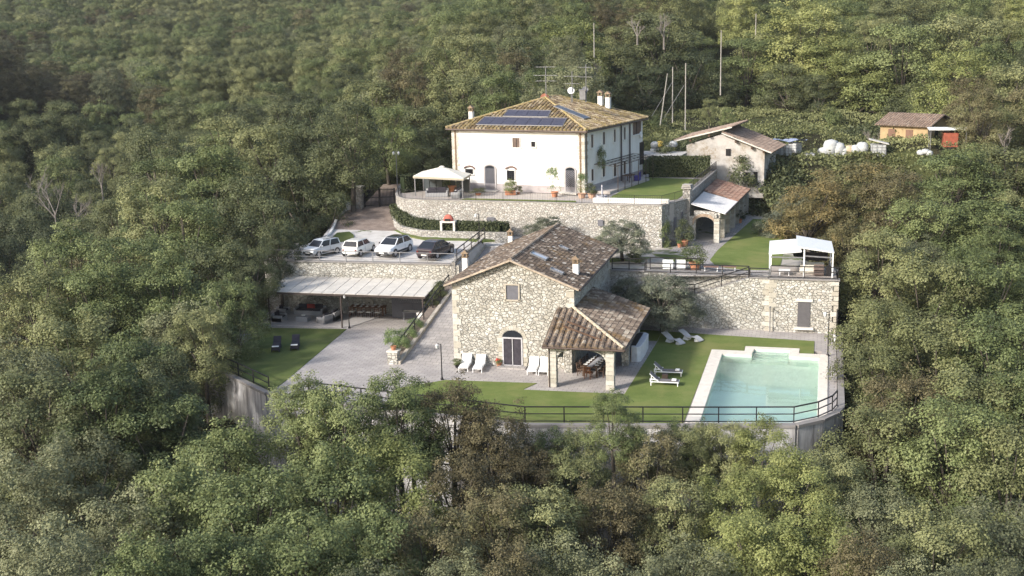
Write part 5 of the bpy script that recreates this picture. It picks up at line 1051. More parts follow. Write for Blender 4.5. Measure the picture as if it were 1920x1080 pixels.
# ------------------------------------------------------------------ sun loungers
def lounger(label,c,ang,kind,group):
    o=thing('sun_lounger',label,'sun lounger',c,ang,group)      # +x = foot end
    if kind=='white': fm,cm=WHITEM,WHITEF
    elif kind=='grey': fm,cm=WHITEM,GREYF
    elif kind=='black': fm,cm=BLACKF,BLACKF
    else: fm,cm=WHITEM,plain('pale_grey_mesh',(.50,.50,.52),.6)
    if kind=='wave':
        m=MB();pr=[(-.95,.72),(-.6,.55),(-.2,.28),(.1,.30),(.4,.42),(.7,.32),(1.0,.14)]
        for s in range(len(pr)-1):
            (a,z0),(b,z1_)=pr[s],pr[s+1];m.add([(a,-.3,z0),(b,-.3,z1_),(b,.3,z1_),(a,.3,z0),(a,-.3,z0-.05),(b,-.3,z1_-.05),(b,.3,z1_-.05),(a,.3,z0-.05)],[(0,1,2,3),(7,6,5,4),(0,4,5,1),(2,6,7,3),(0,3,7,4),(1,5,6,2)])
        m.build('seat',cm,o);m=MB();m.box((-.35,0,.14),(.5,.5,.28),top=(.6,.8));m.box((.65,0,.1),(.3,.5,.2));m.build('base',fm,o);return o
    if kind=='black':
        m=MB();m.box((.25,0,.22),(1.5,.66,.12));m.box((.25,0,.36),(1.45,.6,.16));m.build('mattress',cm,o,bevel=.04);m=MB();m.bar((-.5,0,.36),(-1.05,0,.78),.6,.14);m.build('backrest',cm,o,bevel=.03)
        m=MB();m.box((.85,0,.46),(.24,.52,.05));m.build('folded_towel',WHITEF,o,bevel=.015)
        for x in(-.4,.9):
            for y in(-.28,.28): m=MB();m.box((x,y,.08),(.08,.08,.18));m.build('leg',fm,o)
        return o
    m=MB();m.box((.32,0,.33),(1.35,.6,.05));m.build('seat',cm,o);m=MB();m.bar((-.33,0,.34),(-.92,0,.86),.6,.05);m.build('backrest',cm,o)
    m=MB()
    for y in(-.33,.33): m.bar((-.9,y,.3),(1.02,y,.3),.05);m.bar((-.33,y,.31),(-.94,y,.86),.04)
    m.bar((1.0,-.33,.3),(1.0,.33,.3),.05);m.bar((-.9,-.33,.3),(-.9,.33,.3),.05);m.build('frame',fm,o)
    for x in(-.85,.95):
        for y in(-.32,.32): m=MB();m.bar((x,y,0),(x,y,.3),.05);m.build('leg',fm,o)
    if kind=='grey':
        m=MB()
        for y in(-.33,.33):
            m.bar((-.9,y,.5),(-.35,y,.42),.05);m.bar((-.9,y,.3),(-.9,y,.5),.05)
        m.build('armrest',fm,o);m=MB();m.box((.68,0,.41),(.3,.3,.1));m.build('folded_towel',WHITEF,o,bevel=.02)
    return o
g='white sun loungers against the stone house'
for px,py,l in((873,690,'white sun lounger furthest left against the stone house, beside the green pot'),(899,692,'white sun lounger just left of the arched door'),(1000,696,'white sun lounger right of the arched door'),(1021,697,'white sun lounger half hidden behind the porch pillar')):
    c=P(px,py,0);lounger(l,c,-math.pi/2+.12,'white',g)
lounger('grey sun lounger with white frame and towel, nearer the pool front',P(1245,722,0),.02,'grey','grey sun loungers on the pool lawn');lounger('grey sun lounger with white frame and towel, the farther of the lawn pair',P(1252,703,0),.02,'grey','grey sun loungers on the pool lawn')
lounger('black padded sun lounger with white towel, left on the small lawn',P(519,655,0),-math.pi/2+.35,'black','black sun loungers on the small left lawn');lounger('black padded sun lounger with white towel, right on the small lawn',P(554,652,0),-math.pi/2+.35,'black','black sun loungers on the small left lawn')
lounger('wavy pale grey sun lounger under the big olive, left of its pair',P(1262,643,0),-.62,'wave','wavy sun loungers at the back of the lawn');lounger('wavy pale grey sun lounger under the big olive, right of its pair',P(1295,638,0),-.5,'wave','wavy sun loungers at the back of the lawn')
m=MB();m.box((0,0,.2),(.4,.4,.4));st=m.build('side_table',plain('brown_side_table',(.08,.055,.045),.6),None,bevel=.02);st.location=P(1247,711,0);tag(st,'small brown cube table between the two grey sun loungers','table')
# ------------------------------------------------------------------ furniture
def chair(label,c,ang,mat,group,seatm=None,arms=False,cat='chair',name='chair'):
    o=thing(name,label,cat,c,ang,group);m=MB();m.box((0,0,.45),(.46,.46,.05));m.build('seat',seatm or mat,o)
    m=MB();m.bar((-.21,-.2,.45),(-.27,-.2,.92),.04);m.bar((-.21,.2,.45),(-.27,.2,.92),.04)
    for z in(.6,.74,.88): m.bar((-.235-(z-.6)*.1,-.2,z),(-.235-(z-.6)*.1,.2,z),.03,.07)
    m.build('backrest',mat,o)
    for x in(-.2,.2):
        for y in(-.2,.2): m=MB();m.bar((x,y,0),(x,y,.45),.045);m.build('leg',mat,o)
    if arms:
        m=MB()
        for y in(-.24,.24): m.bar((-.22,y,.66),(.2,y,.66),.05);m.bar((.2,y,.45),(.2,y,.66),.04)
        m.build('armrest',mat,o)
    return o
def plates(c,ang,rows,cols,L_,W_,z,lab,grp,mat=WHITEF):
    cc,ss=math.cos(ang),math.sin(ang);k=0
    for i in range(rows):
        for j in range(cols):
            x=-L_/2+L_*(i+.5)/rows;y=(-W_/2+W_*j/(max(cols-1,1)))
            p=V(c.x+x*cc-y*ss,c.y+x*ss+y*cc,z);m=MB();m.lathe((0,0,0),[(.01,.0),(.08,.0),(.15,.025),(.15,.035),(.08,.012),(.01,.012)],16);o=m.build('plate',mat,None,smooth=False);o.location=p;tag(o,lab,'plate',grp)
            m=MB();m.lathe((0,0,0),[(.035,0),(.03,.08),(.045,.15),(.04,.15),(.025,.08),(.01,.02)],10);q=m.build('glass',plain('pale_glass',(.6,.63,.65),.2),None);q.location=p+V(-.2*ss*(1 if j else -1)*-.6,.2*cc*(1 if j else -1)*-.6,0);tag(q,lab.replace('plate','drinking glass'),'glass',grp.replace('plates','glasses'))
def table(name,label,c,ang,L_,W_,H_,mat,cloth=None):
    o=thing(name,label,'table',c,ang);m=MB();m.box((0,0,H_-.03),(L_,W_,.06));m.build('table_top',mat,o,bevel=.01)
    for x in(-1,1):
        for y in(-1,1): m=MB();m.bar((x*(L_/2-.12),y*(W_/2-.1),0),(x*(L_/2-.12),y*(W_/2-.1),H_-.06),.08);m.build('leg',mat,o)
    if cloth:
        m=MB();m.box((0,0,H_+.006),(L_*.98,.36,.012));m.build('table_runner',cloth,o)
    return o
# porch dining set
tc=P(1113,695,0)+V(0,1.2,0);tc=V(-15.35,79.9,0)
table('dining_table','long dark wooden dining table laid for a meal under the porch',tc,math.pi/2-.12,3.0,1.15,.76,WOOD,plain('grey_runner',(.45,.45,.48),.9));plates(tc,math.pi/2-.12,5,2,2.6,.84,.765,'white plate laid on the porch dining table','plates on the porch table')
a_=math.pi/2-.12;ux_=V(math.cos(a_),math.sin(a_));uy_=V(-ux_.y,ux_.x)
chair('red-brown slatted wooden chair at the near end of the porch table',tc-ux_*1.75,a_,WOODR,'chairs round the porch table')
chair('dark wooden chair at the far end of the porch table',tc+ux_*1.8,a_+math.pi,WOODR,'chairs round the porch table')
for i in range(4):
    for s,n_ in((1,'left'),(-1,'right')): chair(f'dark wooden chair on the {n_} side of the porch table, place {["nearest","second","third","farthest"][i]} from the lawn',tc+ux_*(-1.1+i*.73)+uy_*s*.75,a_-s*math.pi/2,WOOD,'chairs round the porch table')
# white outdoor kitchen beside the porch
ok=thing('outdoor_kitchen','curved white outdoor kitchen unit with dark worktop beside the porch','kitchen unit',(-12.95,84.8,0));m=MB()
m.prism([(-.35,-2.0),(.1,-2.1),(.34,-1.8),(.40,0),(.34,1.9),(.1,2.2),(-.35,2.2)],0,1.15);m.build('unit_body',plain('white_kitchen_plaster',(.72,.72,.75),.7),ok,bevel=.04)
m=MB();m.prism([(-.42,-1.7),(-.05,-1.7),(-.05,1.9),(-.42,1.9)],1.15,1.2);m.build('worktop',IRON,ok)
m=MB();m.box((-.37,0,.75),(.04,3.2,.65));m.build('oven_recess',IRON,ok)
# rattan lounge under the awning
def sofa(name,label,c,ang,w_,d_,parts,group,back=.72,arm=True,cm=BLACKF,extra=None):
    o=thing(name,label,'sofa' if w_>1.2 else 'armchair',c,ang,group);m=MB();m.box((0,0,.2),(d_,w_,.38));m.build('base',RATT,o,bevel=.02)
    m=MB();m.box((-d_/2+.1,0,back/2+.02),(.2,w_,back));m.build('backrest',RATT,o,bevel=.02)
    if arm:
        for y in(-1,1): m=MB();m.box((0.02,y*(w_/2-.09),.3),(d_-.02,.18,.58));m.build('armrest',RATT,o,bevel=.02)
    n=max(1,round((w_-.36)/.75))
    for i in range(n):
        cw=(w_-.4)/n;y=-(w_-.4)/2+cw*(i+.5);m=MB();m.box((.06,y,.44),(d_-.26,cw-.03,.14));m.build('seat_cushion',cm,o,bevel=.03);m=MB();m.box((-d_/2+.28,y,.66),(.16,cw-.04,.42));m.build('back_cushion',extra if (extra and i==1) else cm,o,bevel=.04)
    return o
sofa('rattan_armchair','grey rattan armchair at the left end of the covered terrace',P(517,606,0)+V(.0,.75,0),.0,1.15,.95,0,'grey rattan seats under the awning')
sofa('rattan_armchair','second grey rattan armchair behind the leftmost one near the wall',P(521,594,0)+V(0.1,.9,0),.0,1.0,.9,0,'grey rattan seats under the awning')
sofa('rattan_sofa','grey rattan sofa with black cushions and one red, against the stone wall',V(-42.9,92.7,0.05),-math.pi/2,2.7,.95,0,'grey rattan seats under the awning',extra=REDF)
sofa('rattan_armchair','grey rattan armchair seen from behind, nearest the small lawn',P(604,609,0)+V(0,.6,0),math.pi/2+1.2,1.05,.95,0,'grey rattan seats under the awning')
sofa('rattan_sofa','short grey rattan seat at the right end of the lounge group',V(-40.1,91.2,.05),math.pi,1.5,.9,0,'grey rattan seats under the awning')
m=MB();m.box((0,0,.22),(1.05,.85,.42));rt=m.build('coffee_table',RATT,None,bevel=.02);rt.location=P(566,604,0)+V(0,.35,.03);tag(rt,'low grey rattan coffee table in the middle of the lounge group','table')
m=MB();m.lathe((0,0,0),[(.02,0),(.14,.01),(.2,.09),(.18,.09),(.1,.03),(.02,.02)],14);q=m.build('bowl',WHITEF,None);q.location=rt.location+V(-.0,0,.43);tag(q,'small white bowl on the grey rattan coffee table','bowl')
tc2=P(674,597,0)+V(.35,1.2,0);tc2.z=.05;table('dining_table','red-brown wooden dining table set with plates under the long awning',tc2,.06,3.1,1.0,.76,WOODR);plates(tc2,.06,5,2,2.7,.66,.82,'white plate on the wooden table under the awning','plates on the awning table')
for i in range(4):
    for s,n_ in((1,'wall'),(-1,'lawn')): chair(f'white-cushioned dark chair on the {n_} side of the awning table, {["leftmost","second from left","third from left","rightmost"][i]}',tc2+V(-1.15+i*.77,s*.75,0),-s*math.pi/2,WOOD,'chairs round the awning table',seatm=WHITEF)
table('garden_table','grey folding table standing near the ramp plants',P(773,602,0)+V(0,.5,0),.05,1.8,.95,.76,GALV,WHITEF)
m=MB();m.box((0,0,.5),(.6,.5,1.0));m.box((0,0,1.02),(.66,.56,.06));q=m.build('white_cabinet',plain('white_cabinet',(.7,.69,.66),.6),None,bevel=.01);q.location=P(786,610,0)+V(0.1,.3,0);tag(q,'small white cupboard beside the grey folding table','cabinet')
# millstone on the wall
m=MB();m.tube((0,.02,0),(0,-.12,0),.38,n=24);q=m.build('millstone',plain('millstone_grey',(.36,.33,.29),.9,var=.2),None);q.location=PY(693,567,93.6);tag(q,'round old millstone hung on the wall under the awning','millstone');
m=MB();m.tube((0,-.1,0),(0,-.13,0),.06,n=12);q2=m.build('hub_hole',IRON,q)
# two white garden armchairs on the upper edge
for px,l in((1252,'left of the two white garden armchairs with brown cushions'),(1275,'right of the two white garden armchairs with brown cushions')):
    c=P(px,506,4.2)+V(0,.35,0);o=thing('garden_armchair',l,'armchair',c,math.pi/2+.05,'white garden armchairs on the upper edge');m=MB();m.box((0,0,.22),(.8,.85,.3));m.box((-.36,0,.55),(.1,.85,.6));m.box((0,.4,.42),(.8,.07,.3));m.box((0,-.4,.42),(.8,.07,.3));m.build('frame',WHITEM,o,bevel=.01)
    m=MB();m.box((.04,0,.44),(.66,.7,.12));m.build('seat_cushion',WHITEF,o,bevel=.03);m=MB();m.box((-.22,0,.6),(.14,.45,.3));m.build('cushion',plain('brown_cushion',(.28,.18,.14),.9),o,bevel=.04)
# low benches in front
for px,l in((1333,'left brown slatted bench seat behind the wall railing'),(1366,'right brown slatted bench seat behind the wall railing')):
    c=P(px,510,4.2)+V(0,.1,0);o=thing('bench',l,'bench',c,0.05,'low benches behind the wall railing');m=MB()
    for k in range(4): m.box((0,-.18+k*.12,.42),(1.2,.09,.04))
    m.build('seat',plain('brown_bench_wood',(.20,.12,.09),.7),o)
    for x in(-.5,.5): m=MB();m.box((x,0,.2),(.06,.4,.4));m.build('leg',WHITEM,o)
# ------------------------------------------------------------------ gazebo on the house terrace
gz=thing('gazebo','cream pyramid-roofed garden gazebo on the left end of the house terrace','gazebo',(-36.6,111.6,8))
fl_,fr_,br_=PX(778,333,-39.0),None,None
cor=[P(779,367,8),P(868,372,8)];cor.append(cor[1]+(P(889,357,8)-cor[1])*.62);cor.append(cor[0]+cor[2]-cor[1]);H_=1.95
ce=(cor[0]+cor[2])/2;apex=V(ce.x,ce.y,8+2.75);m=MB();ov=[c+(c-ce)*.06 for c in cor];ov=[V(c.x,c.y,8+H_) for c in ov]
for i in range(4):
    a,b=ov[i],ov[(i+1)%4];m.add([a,b,apex,a-V(0,0,.05),b-V(0,0,.05),apex-V(0,0,.07)],[(0,1,2),(5,4,3),(0,3,4,1),(1,4,5,2),(2,5,3,0)])
m.build('canopy',plain('cream_canopy',(.62,.60,.54),.85,var=.05),gz,world=True)
m=MB()
for i in range(4): a,b=ov[i]-V(0,0,.12),ov[(i+1)%4]-V(0,0,.12);m.bar(a,b,.03,.2)
m.build('valance',plain('beige_valance',(.34,.31,.25),.85),gz,world=True)
m=MB();m.box((apex.x,apex.y,apex.z+.03),(.5,.5,.1),top=(.5,.5));m.build('vent_cap',plain('cream_canopy',(.62,.60,.54),.85),gz,world=True)
for c in cor: m=MB();m.bar(c,c+V(0,0,H_-.1),.09);m.build('post',GALV,gz,world=True)
a,b=cor[3],cor[2];m=MB()
for i in range(7): p=cor[3].lerp(cor[2],i/7);q=cor[3].lerp(cor[2],(i+.9)/7);m.wall(p,q,8.05,9.4,.03)
m.build('screen_panel',plain('dark_screen',(.05,.06,.065),.5),gz,world=True)
sofa('rattan_sofa','dark rattan sofa with pale cushions under the gazebo, left',P(818,369,8)+V(0,.3,0),-math.pi/2+.2,2.2,.85,0,'dark rattan sofas under the gazebo')
sofa('rattan_sofa','dark rattan sofa with pale cushions under the gazebo, right',P(855,371,8)+V(0,.5,0),math.pi+.1,2.0,.85,0,'dark rattan sofas under the gazebo')
# ------------------------------------------------------------------ iron pergola beside the farmhouse
pg=thing('pergola','slender iron pergola along the shaded side of the farmhouse','pergola',wl(1.8,5,8))
PH=2.6;a0,a1=.05,2.3;b0,b1=2.2,12.5
m=MB()
for b in np.linspace(b0,b1,11): m.bar(wl(a0,b,8+PH+.1),wl(a1,b,8+PH-.05),.035)
for a in np.linspace(a0,a1,4): m.bar(wl(a,b0,8+PH+.1-.15*(a/a1)),wl(a,b1,8+PH+.1-.15*(a/a1)),.05)
m.build('top_grid',plain('brown_iron',(.07,.055,.05),.6,.3),pg,world=True)
for b in(b0+.8,b0+2.6,b0+4.4,b0+6.2,b1-2,b1): m=MB();m.bar(wl(a1-.1,b,8),wl(a1-.1,b,8+PH),.06);m.build('post',IRONB,pg,world=True)
m=MB();m.wall(wl(.0,1.0,0),wl(.0,12,0),7.9,8.4,-.0,off=0) if False else m.box(wl(1.0,6.5,8.12),(2.2,10.5,.24),rz=TH);struct('farmhouse_side_step',m,plain('terrace_paving',(.42,.38,.35),.85,var=.15))
m=MB();m.box((0,0,.38),(.9,1.5,.06));
for x in(-.35,.35):
    for y in(-.6,.6): m.bar((x,y,-.3),(x,y,.38),.06)
q=m.build('garden_table',WOOD,None);q.location=wl(1.2,8.2,8.6);q.rotation_euler=(0,0,TH);tag(q,'dark garden table under the iron pergola','table')
m=MB();m.box((0,0,.25),(.6,1.0,.5));m.box((.25,0,.6),(.12,1.0,.5));q=m.build('blue_seat',plain('blue_cover',(.06,.05,.22),.7),None,bevel=.06);q.location=wl(1.5,9.9,8.24);tag(q,'blue-covered seat at the far end of the pergola','seat')
# white trough planter, pump
m=MB();m.box((0,0,.22),(7.0,.5,.44));q=m.build('trough_planter',plain('white_trough',(.74,.72,.68),.8),None,bevel=.02);q.location=P(1182,382,8)+V(0,.25,0);q.rotation_euler=(0,0,-.06);tag(q,'long low white trough planter behind the balustrade of the terrace lawn','planter')
fo=thing('water_pump','grey stone fountain with iron pump near the pergola','fountain',P(1128,376,8));m=MB();m.lathe((0,0,0),[(.5,0),(.5,.5),(.42,.5),(.4,.3),(.05,.3)],10);m.build('basin',plain('fountain_stone',(.36,.36,.40),.85),fo);m=MB();m.tube((0,.3,0),(0,.3,1.4),.1,.08,n=8);m.bar((0,.3,1.2),(0,-.05,1.15),.05);m.build('pump',plain('fountain_stone',(.36,.36,.40),.85),fo)
# ------------------------------------------------------------------ white pavilion at the top of the pool wall
pv=thing('pavilion','white metal garden pavilion with two tilted canopy roofs above the pool wall','pavilion',(-1.8,96,4.2))
zf=6.35
def slab(m,q,th=.1):
    q=[Vector(p) for p in q];m.add(q+[p-V(0,0,th) for p in q],[(0,1,2,3),(7,6,5,4),(0,4,5,1),(1,5,6,2),(2,6,7,3),(3,7,4,0)])
m=MB();slab(m,[(-4.2,94.1,6.1),(-1.7,94.1,6.35),(-1.9,98.3,6.6),(-4.35,98.3,6.35)]);m.build('left_roof',plain('white_roof_panel',(.68,.69,.70),.4,var=.03),pv,world=True)
m=MB();slab(m,[(-2.05,94.2,6.68),(.75,94.1,6.32),(.55,98.4,6.4),(-2.25,98.6,6.8)]);m.build('right_roof',plain('white_roof_panel',(.68,.69,.70),.4,var=.03),pv,world=True)
for x,y,z in((-4.12,94.2,6.2),(-1.5,94.2,6.5),(.66,94.2,6.25),(-4.2,98.1,6.25),(-1.6,98.2,6.6),(.5,98.2,6.3)):
    m=MB();m.bar((x,y,4.2),(x,y,z-.05),.11);m.build('post',WHITEM,pv,world=True)
m=MB()
for p,q in(((-4.12,94.2,5.8),(-1.5,94.2,5.8)),((-1.5,94.2,5.95),(.66,94.2,5.85)),((-4.2,98.1,5.9),(-1.6,98.2,6)),((-1.6,98.2,6),(.5,98.2,5.9))): m.bar(p,q,.06,.1)
m.build('cross_beam',GALV,pv,world=True)
m=MB();m.prism([(-4.1,93.85),(1.0,93.85),(.9,98.6),(-4.2,98.6)],4.2,4.26);m.build('deck',plain('pale_deck_board',(.38,.34,.31),.8,var=.15,sc_=2),pv,world=True)
m=MB();m.box((0,0,.3),(1.9,1.6,.5));m.box((0,.1,.6),(1.8,1.3,.14));q=m.build('day_bed',plain('cream_daybed',(.60,.57,.50),.85),None,bevel=.05);q.location=V(-.9,96.3,4.26);tag(q,'cream padded day bed under the right roof of the pavilion','day bed')
m=MB();m.box((0,0,.3),(.8,.8,.5));m.box((0,-.33,.65),(.8,.14,.6));q=m.build('wicker_armchair',plain('brown_wicker',(.13,.10,.09),.85,var=.3,sc_=20),None,bevel=.06);q.location=V(-.35,95.0,4.26);tag(q,'brown wicker armchair seen from behind in the pavilion','armchair')
m=MB();m.tube((0,0,.0),(0,0,1.2),.06,n=8);m.box((0,0,.4),(.5,.3,.8));q=m.build('heater',IRON,None);q.location=V(.4,94.9,4.26);tag(q,'black upright patio heater at the right corner of the pavilion','heater')
m=MB();m.box((0,0,.36),(.9,.9,.05));
for x in(-.35,.35):
    for y in(-.35,.35): m.bar((x,y,0),(x,y,.36),.05)
q=m.build('low_table',WHITEM,None);q.location=V(-3.0,94.9,4.26);tag(q,'low white table behind the pavilion railing','table')
m=MB();m.box((0,0,0),(2.0,.06,.7));q=m.build('wall_screen',IRON,None);q.location=V(-.7,98.0,5.2);tag(q,'black screen panel at the back of the pavilion','screen')
# ------------------------------------------------------------------ lamps and posts
def lamp(label,c,h,heads=1,mat=IRON):
    o=thing('lamp_post',label,'lamp post',c,0,'garden lamp posts');m=MB();m.lathe((0,0,0),[(.12,0),(.1,.12),(.05,.2),(.04,h*.5),(.035,h)],8);m.build('post',mat,o)
    for i in range(heads):
        s=(-1 if i==0 else 1)*.28;m=MB();m.bar((0,0,h-.05),(s,0,h-.0),.03);m.build('arm',mat,o)
        m=MB();m.lathe((s,0,h-.38),[(.03,0),(.09,.05),(.12,.2),(.13,.26),(.05,.33),(.01,.38)],10);m.build('lantern',plain('frosted_lantern',(.62,.62,.62),.3),o)
    return o
lamp('black lamp post at the edge of the paving left of the stone house',P(829,712,0),2.6);lamp('black lamp post at the corner of the small left lawn',P(656,615,0)+V(0,-.1,0),2.9)
lamp('double-headed lamp post beyond the drive gate',PD(745,345,124)-V(0,0,.8),4.2,2,GALV);lamp('thin lamp post in front of the low planter wall',P(900,448,5.1)+V(0,-.2,0),2.4)
lamp('thin lamp post at the right end of the pool path',P(1552,668,0)+V(0,.1,0),3.3)
# garden shower at the wall corner
m=MB();m.tube((0,0,0),(0,0,2.1),.04,n=8);m.bar((0,0,2.1),(0,-.35,2.1),.04);m.tube((0,-.35,2.08),(0,-.35,2.04),.1,n=10);q=m.build('garden_shower',GALV,None);q.location=V(-3.95,93.0,0);tag(q,'slim metal garden shower in the inner corner of the pool wall','shower')
m=MB();m.box((0,0,.25),(.25,.2,.5));q=m.build('meter_box',WHITEM,None);q.location=V(1.0,90.0,0.3);tag(q,'small white box at the right end of the pool path','box')
# ------------------------------------------------------------------ barbecue on the planter wall
bq=thing('barbecue','white brick garden barbecue with red clay hood on the planter wall','barbecue',P(842,434,5.55)+V(0,-.1,0));m=MB()
for x in(-.62,.62): m.box((x,0,.35),(.18,.7,1.1))
m.box((0,0,.95),(1.45,.75,.14));m.build('stand',plain('white_barbecue_stone',(.62,.58,.53),.85),bq)
m=MB();m.lathe((0,.05,1.02),[(.5,0),(.48,.2),(.36,.42),(.2,.55),(.02,.6)],12,sy=.7);m.build('hood',plain('red_barbecue_clay',(.40,.12,.09),.85),bq);m=MB();m.box((0,-.32,1.14),(.5,.1,.22));m.build('opening',IRON,bq)
# ------------------------------------------------------------------ plants in pots, hedges, climbers
def foliage(name,seed,R,H,nl,ncl,per,ls,mat,lobe,spiky=0): return leaf_mesh(name,mat,seed,R,H,nl,ncl,per,ls,lobe,spiky)[0]
BU={k:foliage('foliage_'+k,500+i,1.0,1.5,16,420,6,.10,LF[k],(.32,.55)) for i,k in enumerate(['lush','dark','green','grey','olive'])}
SPK=foliage('foliage_spray',530,1.0,1.8,20,300,6,.09,LF['lush'],(.16,.34),3)
def bush_obj(name,mesh,parent,loc,s,sz): 
    c=bpy.data.objects.new(name,mesh);COL.objects.link(c);c.parent=parent;c.location=loc;c.scale=(s,s,sz)
    if parent: CH.setdefault(parent.name,[]).append(c)
    return c
def potplant(label,c,pr,ph,r,h,kind='lush',pot=None,mesh=None,square=False,flowers=None):
    o=thing('potted_plant',label,'potted plant',c,random.Random(int(c.x*9+c.y)).uniform(0,6),'potted plants around the houses');m=MB()
    if square: m.box((0,0,ph/2),(pr*2.2,pr*1.6,ph))
    else: m.lathe((0,0,0),[(pr*.68,0),(pr*.95,ph*.85),(pr*1.08,ph*.86),(pr*1.08,ph),(pr*.9,ph),(pr*.85,ph*.9),(.01,ph*.9)],16)
    m.build('pot',pot or TERRA,o);bush_obj('foliage',mesh or BU[kind],o,(0,0,ph*.9),r,h/1.5)
    if flowers:
        m=MB();rn=random.Random(5)
        for k in range(26): a=rn.uniform(0,6.28);rr=rn.uniform(.2,1)*r*.9;sph(m,(math.cos(a)*rr,math.sin(a)*rr,ph+h*rn.uniform(.5,.95)),.05,6,4)
        m.build('flowers',flowers,o)
    return o
potplant('big bushy lemon tree in a wide terracotta pot by the upper lawn',P(1303,505,4.2),.48,.62,.95,1.35,'green')
potplant('dark leafy shrub in a terracotta pot beside the arcade',P(1287,462,4.2)+V(-.2,0,0),.42,.55,.85,1.6,'dark');potplant('small terracotta pot in front of the arcade wall',P(1274,464,4.2),.2,.35,.25,.3)
potplant('dark plant hanging from a pot beside the arcade pillars',P(1387,418,4.2),.25,.4,.5,.8,'dark')
potplant('round green plant in a dark bowl left of the white loungers',P(858,689,0),.22,.28,.38,.35,'green',pot=IRON);potplant('red-flowered pot plant beside the arched door',P(936,687,0),.2,.28,.28,.3,'green',flowers=plain('red_flower',(.5,.06,.05),.7))
potplant('bushy green plant on the stone plinth at the foot of the ramp',V(-30.35,79.5,1.0),.22,.3,.62,1.2,'lush')
rp=random.Random(4)
for i,(y,s) in enumerate(((81.6,.75),(83.4,.65),(85.2,.6),(89.8,.7),(91.6,.8))):
    z=(y-79.6)*.185+.15;o=thing('shrub',['long-leaved green shrub near the foot of the ramp rail','green shrub second up the ramp strip','small green shrub in the middle of the ramp strip','dark shrub high on the ramp strip beneath the awning end','trailing shrub at the top of the ramp strip'][i],'shrub',(-30.6,y,z));bush_obj('foliage',BU['lush' if i<3 else 'dark'],o,(0,0,0),s,s*.8)
potplant('big green plant in a broad terracotta pot under the gazebo',P(846,362,8)+V(.0,.8,0),.55,.7,1.0,1.3,'green');potplant('low yellow-green plant beside the gazebo post',P(897,366,8),.3,.2,.7,.5,'olive')
potplant('green shrub in a square terracotta box between door and window',P(957,365,8),.45,.4,.65,1.0,'green',square=True);potplant('white-flowering bush in a terracotta pot on the farmhouse front',P(1040,369,8),.35,.5,.75,1.6,mesh=SPK,flowers=plain('white_flower',(.75,.74,.7),.7))
potplant('small shrub beside the square box on the farmhouse front',P(972,364,8),.2,.2,.4,.6,'olive');potplant('white-flowering plant right of the latticed door',P(1091,371,8),.4,.45,.6,1.3,mesh=SPK,pot=TERRAP,flowers=plain('white_flower',(.75,.74,.7),.7));potplant('dark round plant in a pale pot at the farmhouse corner',P(1110,371,8),.42,.45,.55,.8,'dark',pot=TERRAP)
potplant('yellow-flowering bed plant in a stone ring at the corner of the small lawn',P(422,667,0)+V(-.3,.6,0),1.2,.4,1.2,.6,'olive',pot=plain('planter_stone',(.28,.25,.22),.9),flowers=plain('yellow_flower',(.55,.42,.03),.7))
def plant(name,label,cat,c,kind,s,sz,group=None): o=thing(name,label,cat,c,0,group);bush_obj('foliage',BU[kind],o,(0,0,0),s,sz);return o
plant('shrub','tall narrow green climber against the corner of the terrace wall','climber',P(1243,464,4.2)+V(0,.3,0),'green',.62,1.75);plant('shrub','small round clipped bush under the upper olive tree','shrub',P(1190,492,4.2),'olive',.7,.62)
plant('climbing_rose','leggy climbing rose above the pergola on the farmhouse side','climber',wl(.4,3.2,10.5),'green',.45,1.1)
def hedge(label,pts,w_,h_,kind,z=None,dens=150,cat='hedge',jit=.06):
    rs_=np.random.RandomState(len(label));P_=[];Tn=[]
    pts=[Vector(p) for p in pts]
    for p,q in zip(pts[:-1],pts[1:]):
        L_=(q-p).length;n=int(L_*dens*(w_+2*h_));d=(q-p)/L_;s=V(-d.y,d.x);s.normalize()
        t=rs_.rand(n);k=rs_.rand(n);tot=w_+2*h_
        for a,b in zip(t,k):
            b*=tot;base=p+d*(a*L_)
            if b<w_: pp=base+s*(b-w_/2)+V(0,0,h_);nn=(0,0,1)
            elif b<w_+h_: pp=base-s*(w_/2)+V(0,0,b-w_);nn=tuple(-s)
            else: pp=base+s*(w_/2)+V(0,0,b-w_-h_);nn=tuple(s)
            P_.append(tuple(pp));Tn.append(nn)
    c=np.array(P_);n0=np.array(Tn);n=len(c);c=c+rs_.normal(size=(n,3))*jit;nn=n0+rs_.normal(size=(n,3))*.7;nn/=np.linalg.norm(nn,axis=1)[:,None]
    a=np.cross(nn,rs_.normal(size=(n,3)));a/=np.linalg.norm(a,axis=1)[:,None];b=np.cross(nn,a);s=.09;o0=np.array(pts[0]);c=c-o0
    v=np.stack([c-a*s,c-b*s*.7,c+a*s,c+b*s*.7],1).reshape(-1,3)
    o=thing('hedge',label,cat,pts[0]);m=MB();m.v=[tuple(x) for x in v];m.f=[(4*i,4*i+1,4*i+2,4*i+3) for i in range(n)];m.t=list(np.clip(.5+rs_.normal(size=n)*.18,0,1));m.build('foliage',LF[kind],o)
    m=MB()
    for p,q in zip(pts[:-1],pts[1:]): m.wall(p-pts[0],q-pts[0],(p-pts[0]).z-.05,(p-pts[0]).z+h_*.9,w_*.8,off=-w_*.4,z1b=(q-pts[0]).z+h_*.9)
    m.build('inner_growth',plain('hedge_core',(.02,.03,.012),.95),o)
hp=[p+V(.25,.95,.3) for p in LW[1:7]];hp[0]=hp[0]+V(-.1,-.3,0);hedge('dark clipped box hedge between the planter wall and the tall terrace wall',[p for p in hp]+[LW[7]+V(-.4,1.2,.3)],1.0,1.0,'dark')
hedge('tall dark hedge along the back of the terrace lawn',[V(-18.3,126.2,8),V(-11.9,126.6,8)],1.2,2.1,'dark',dens=130)
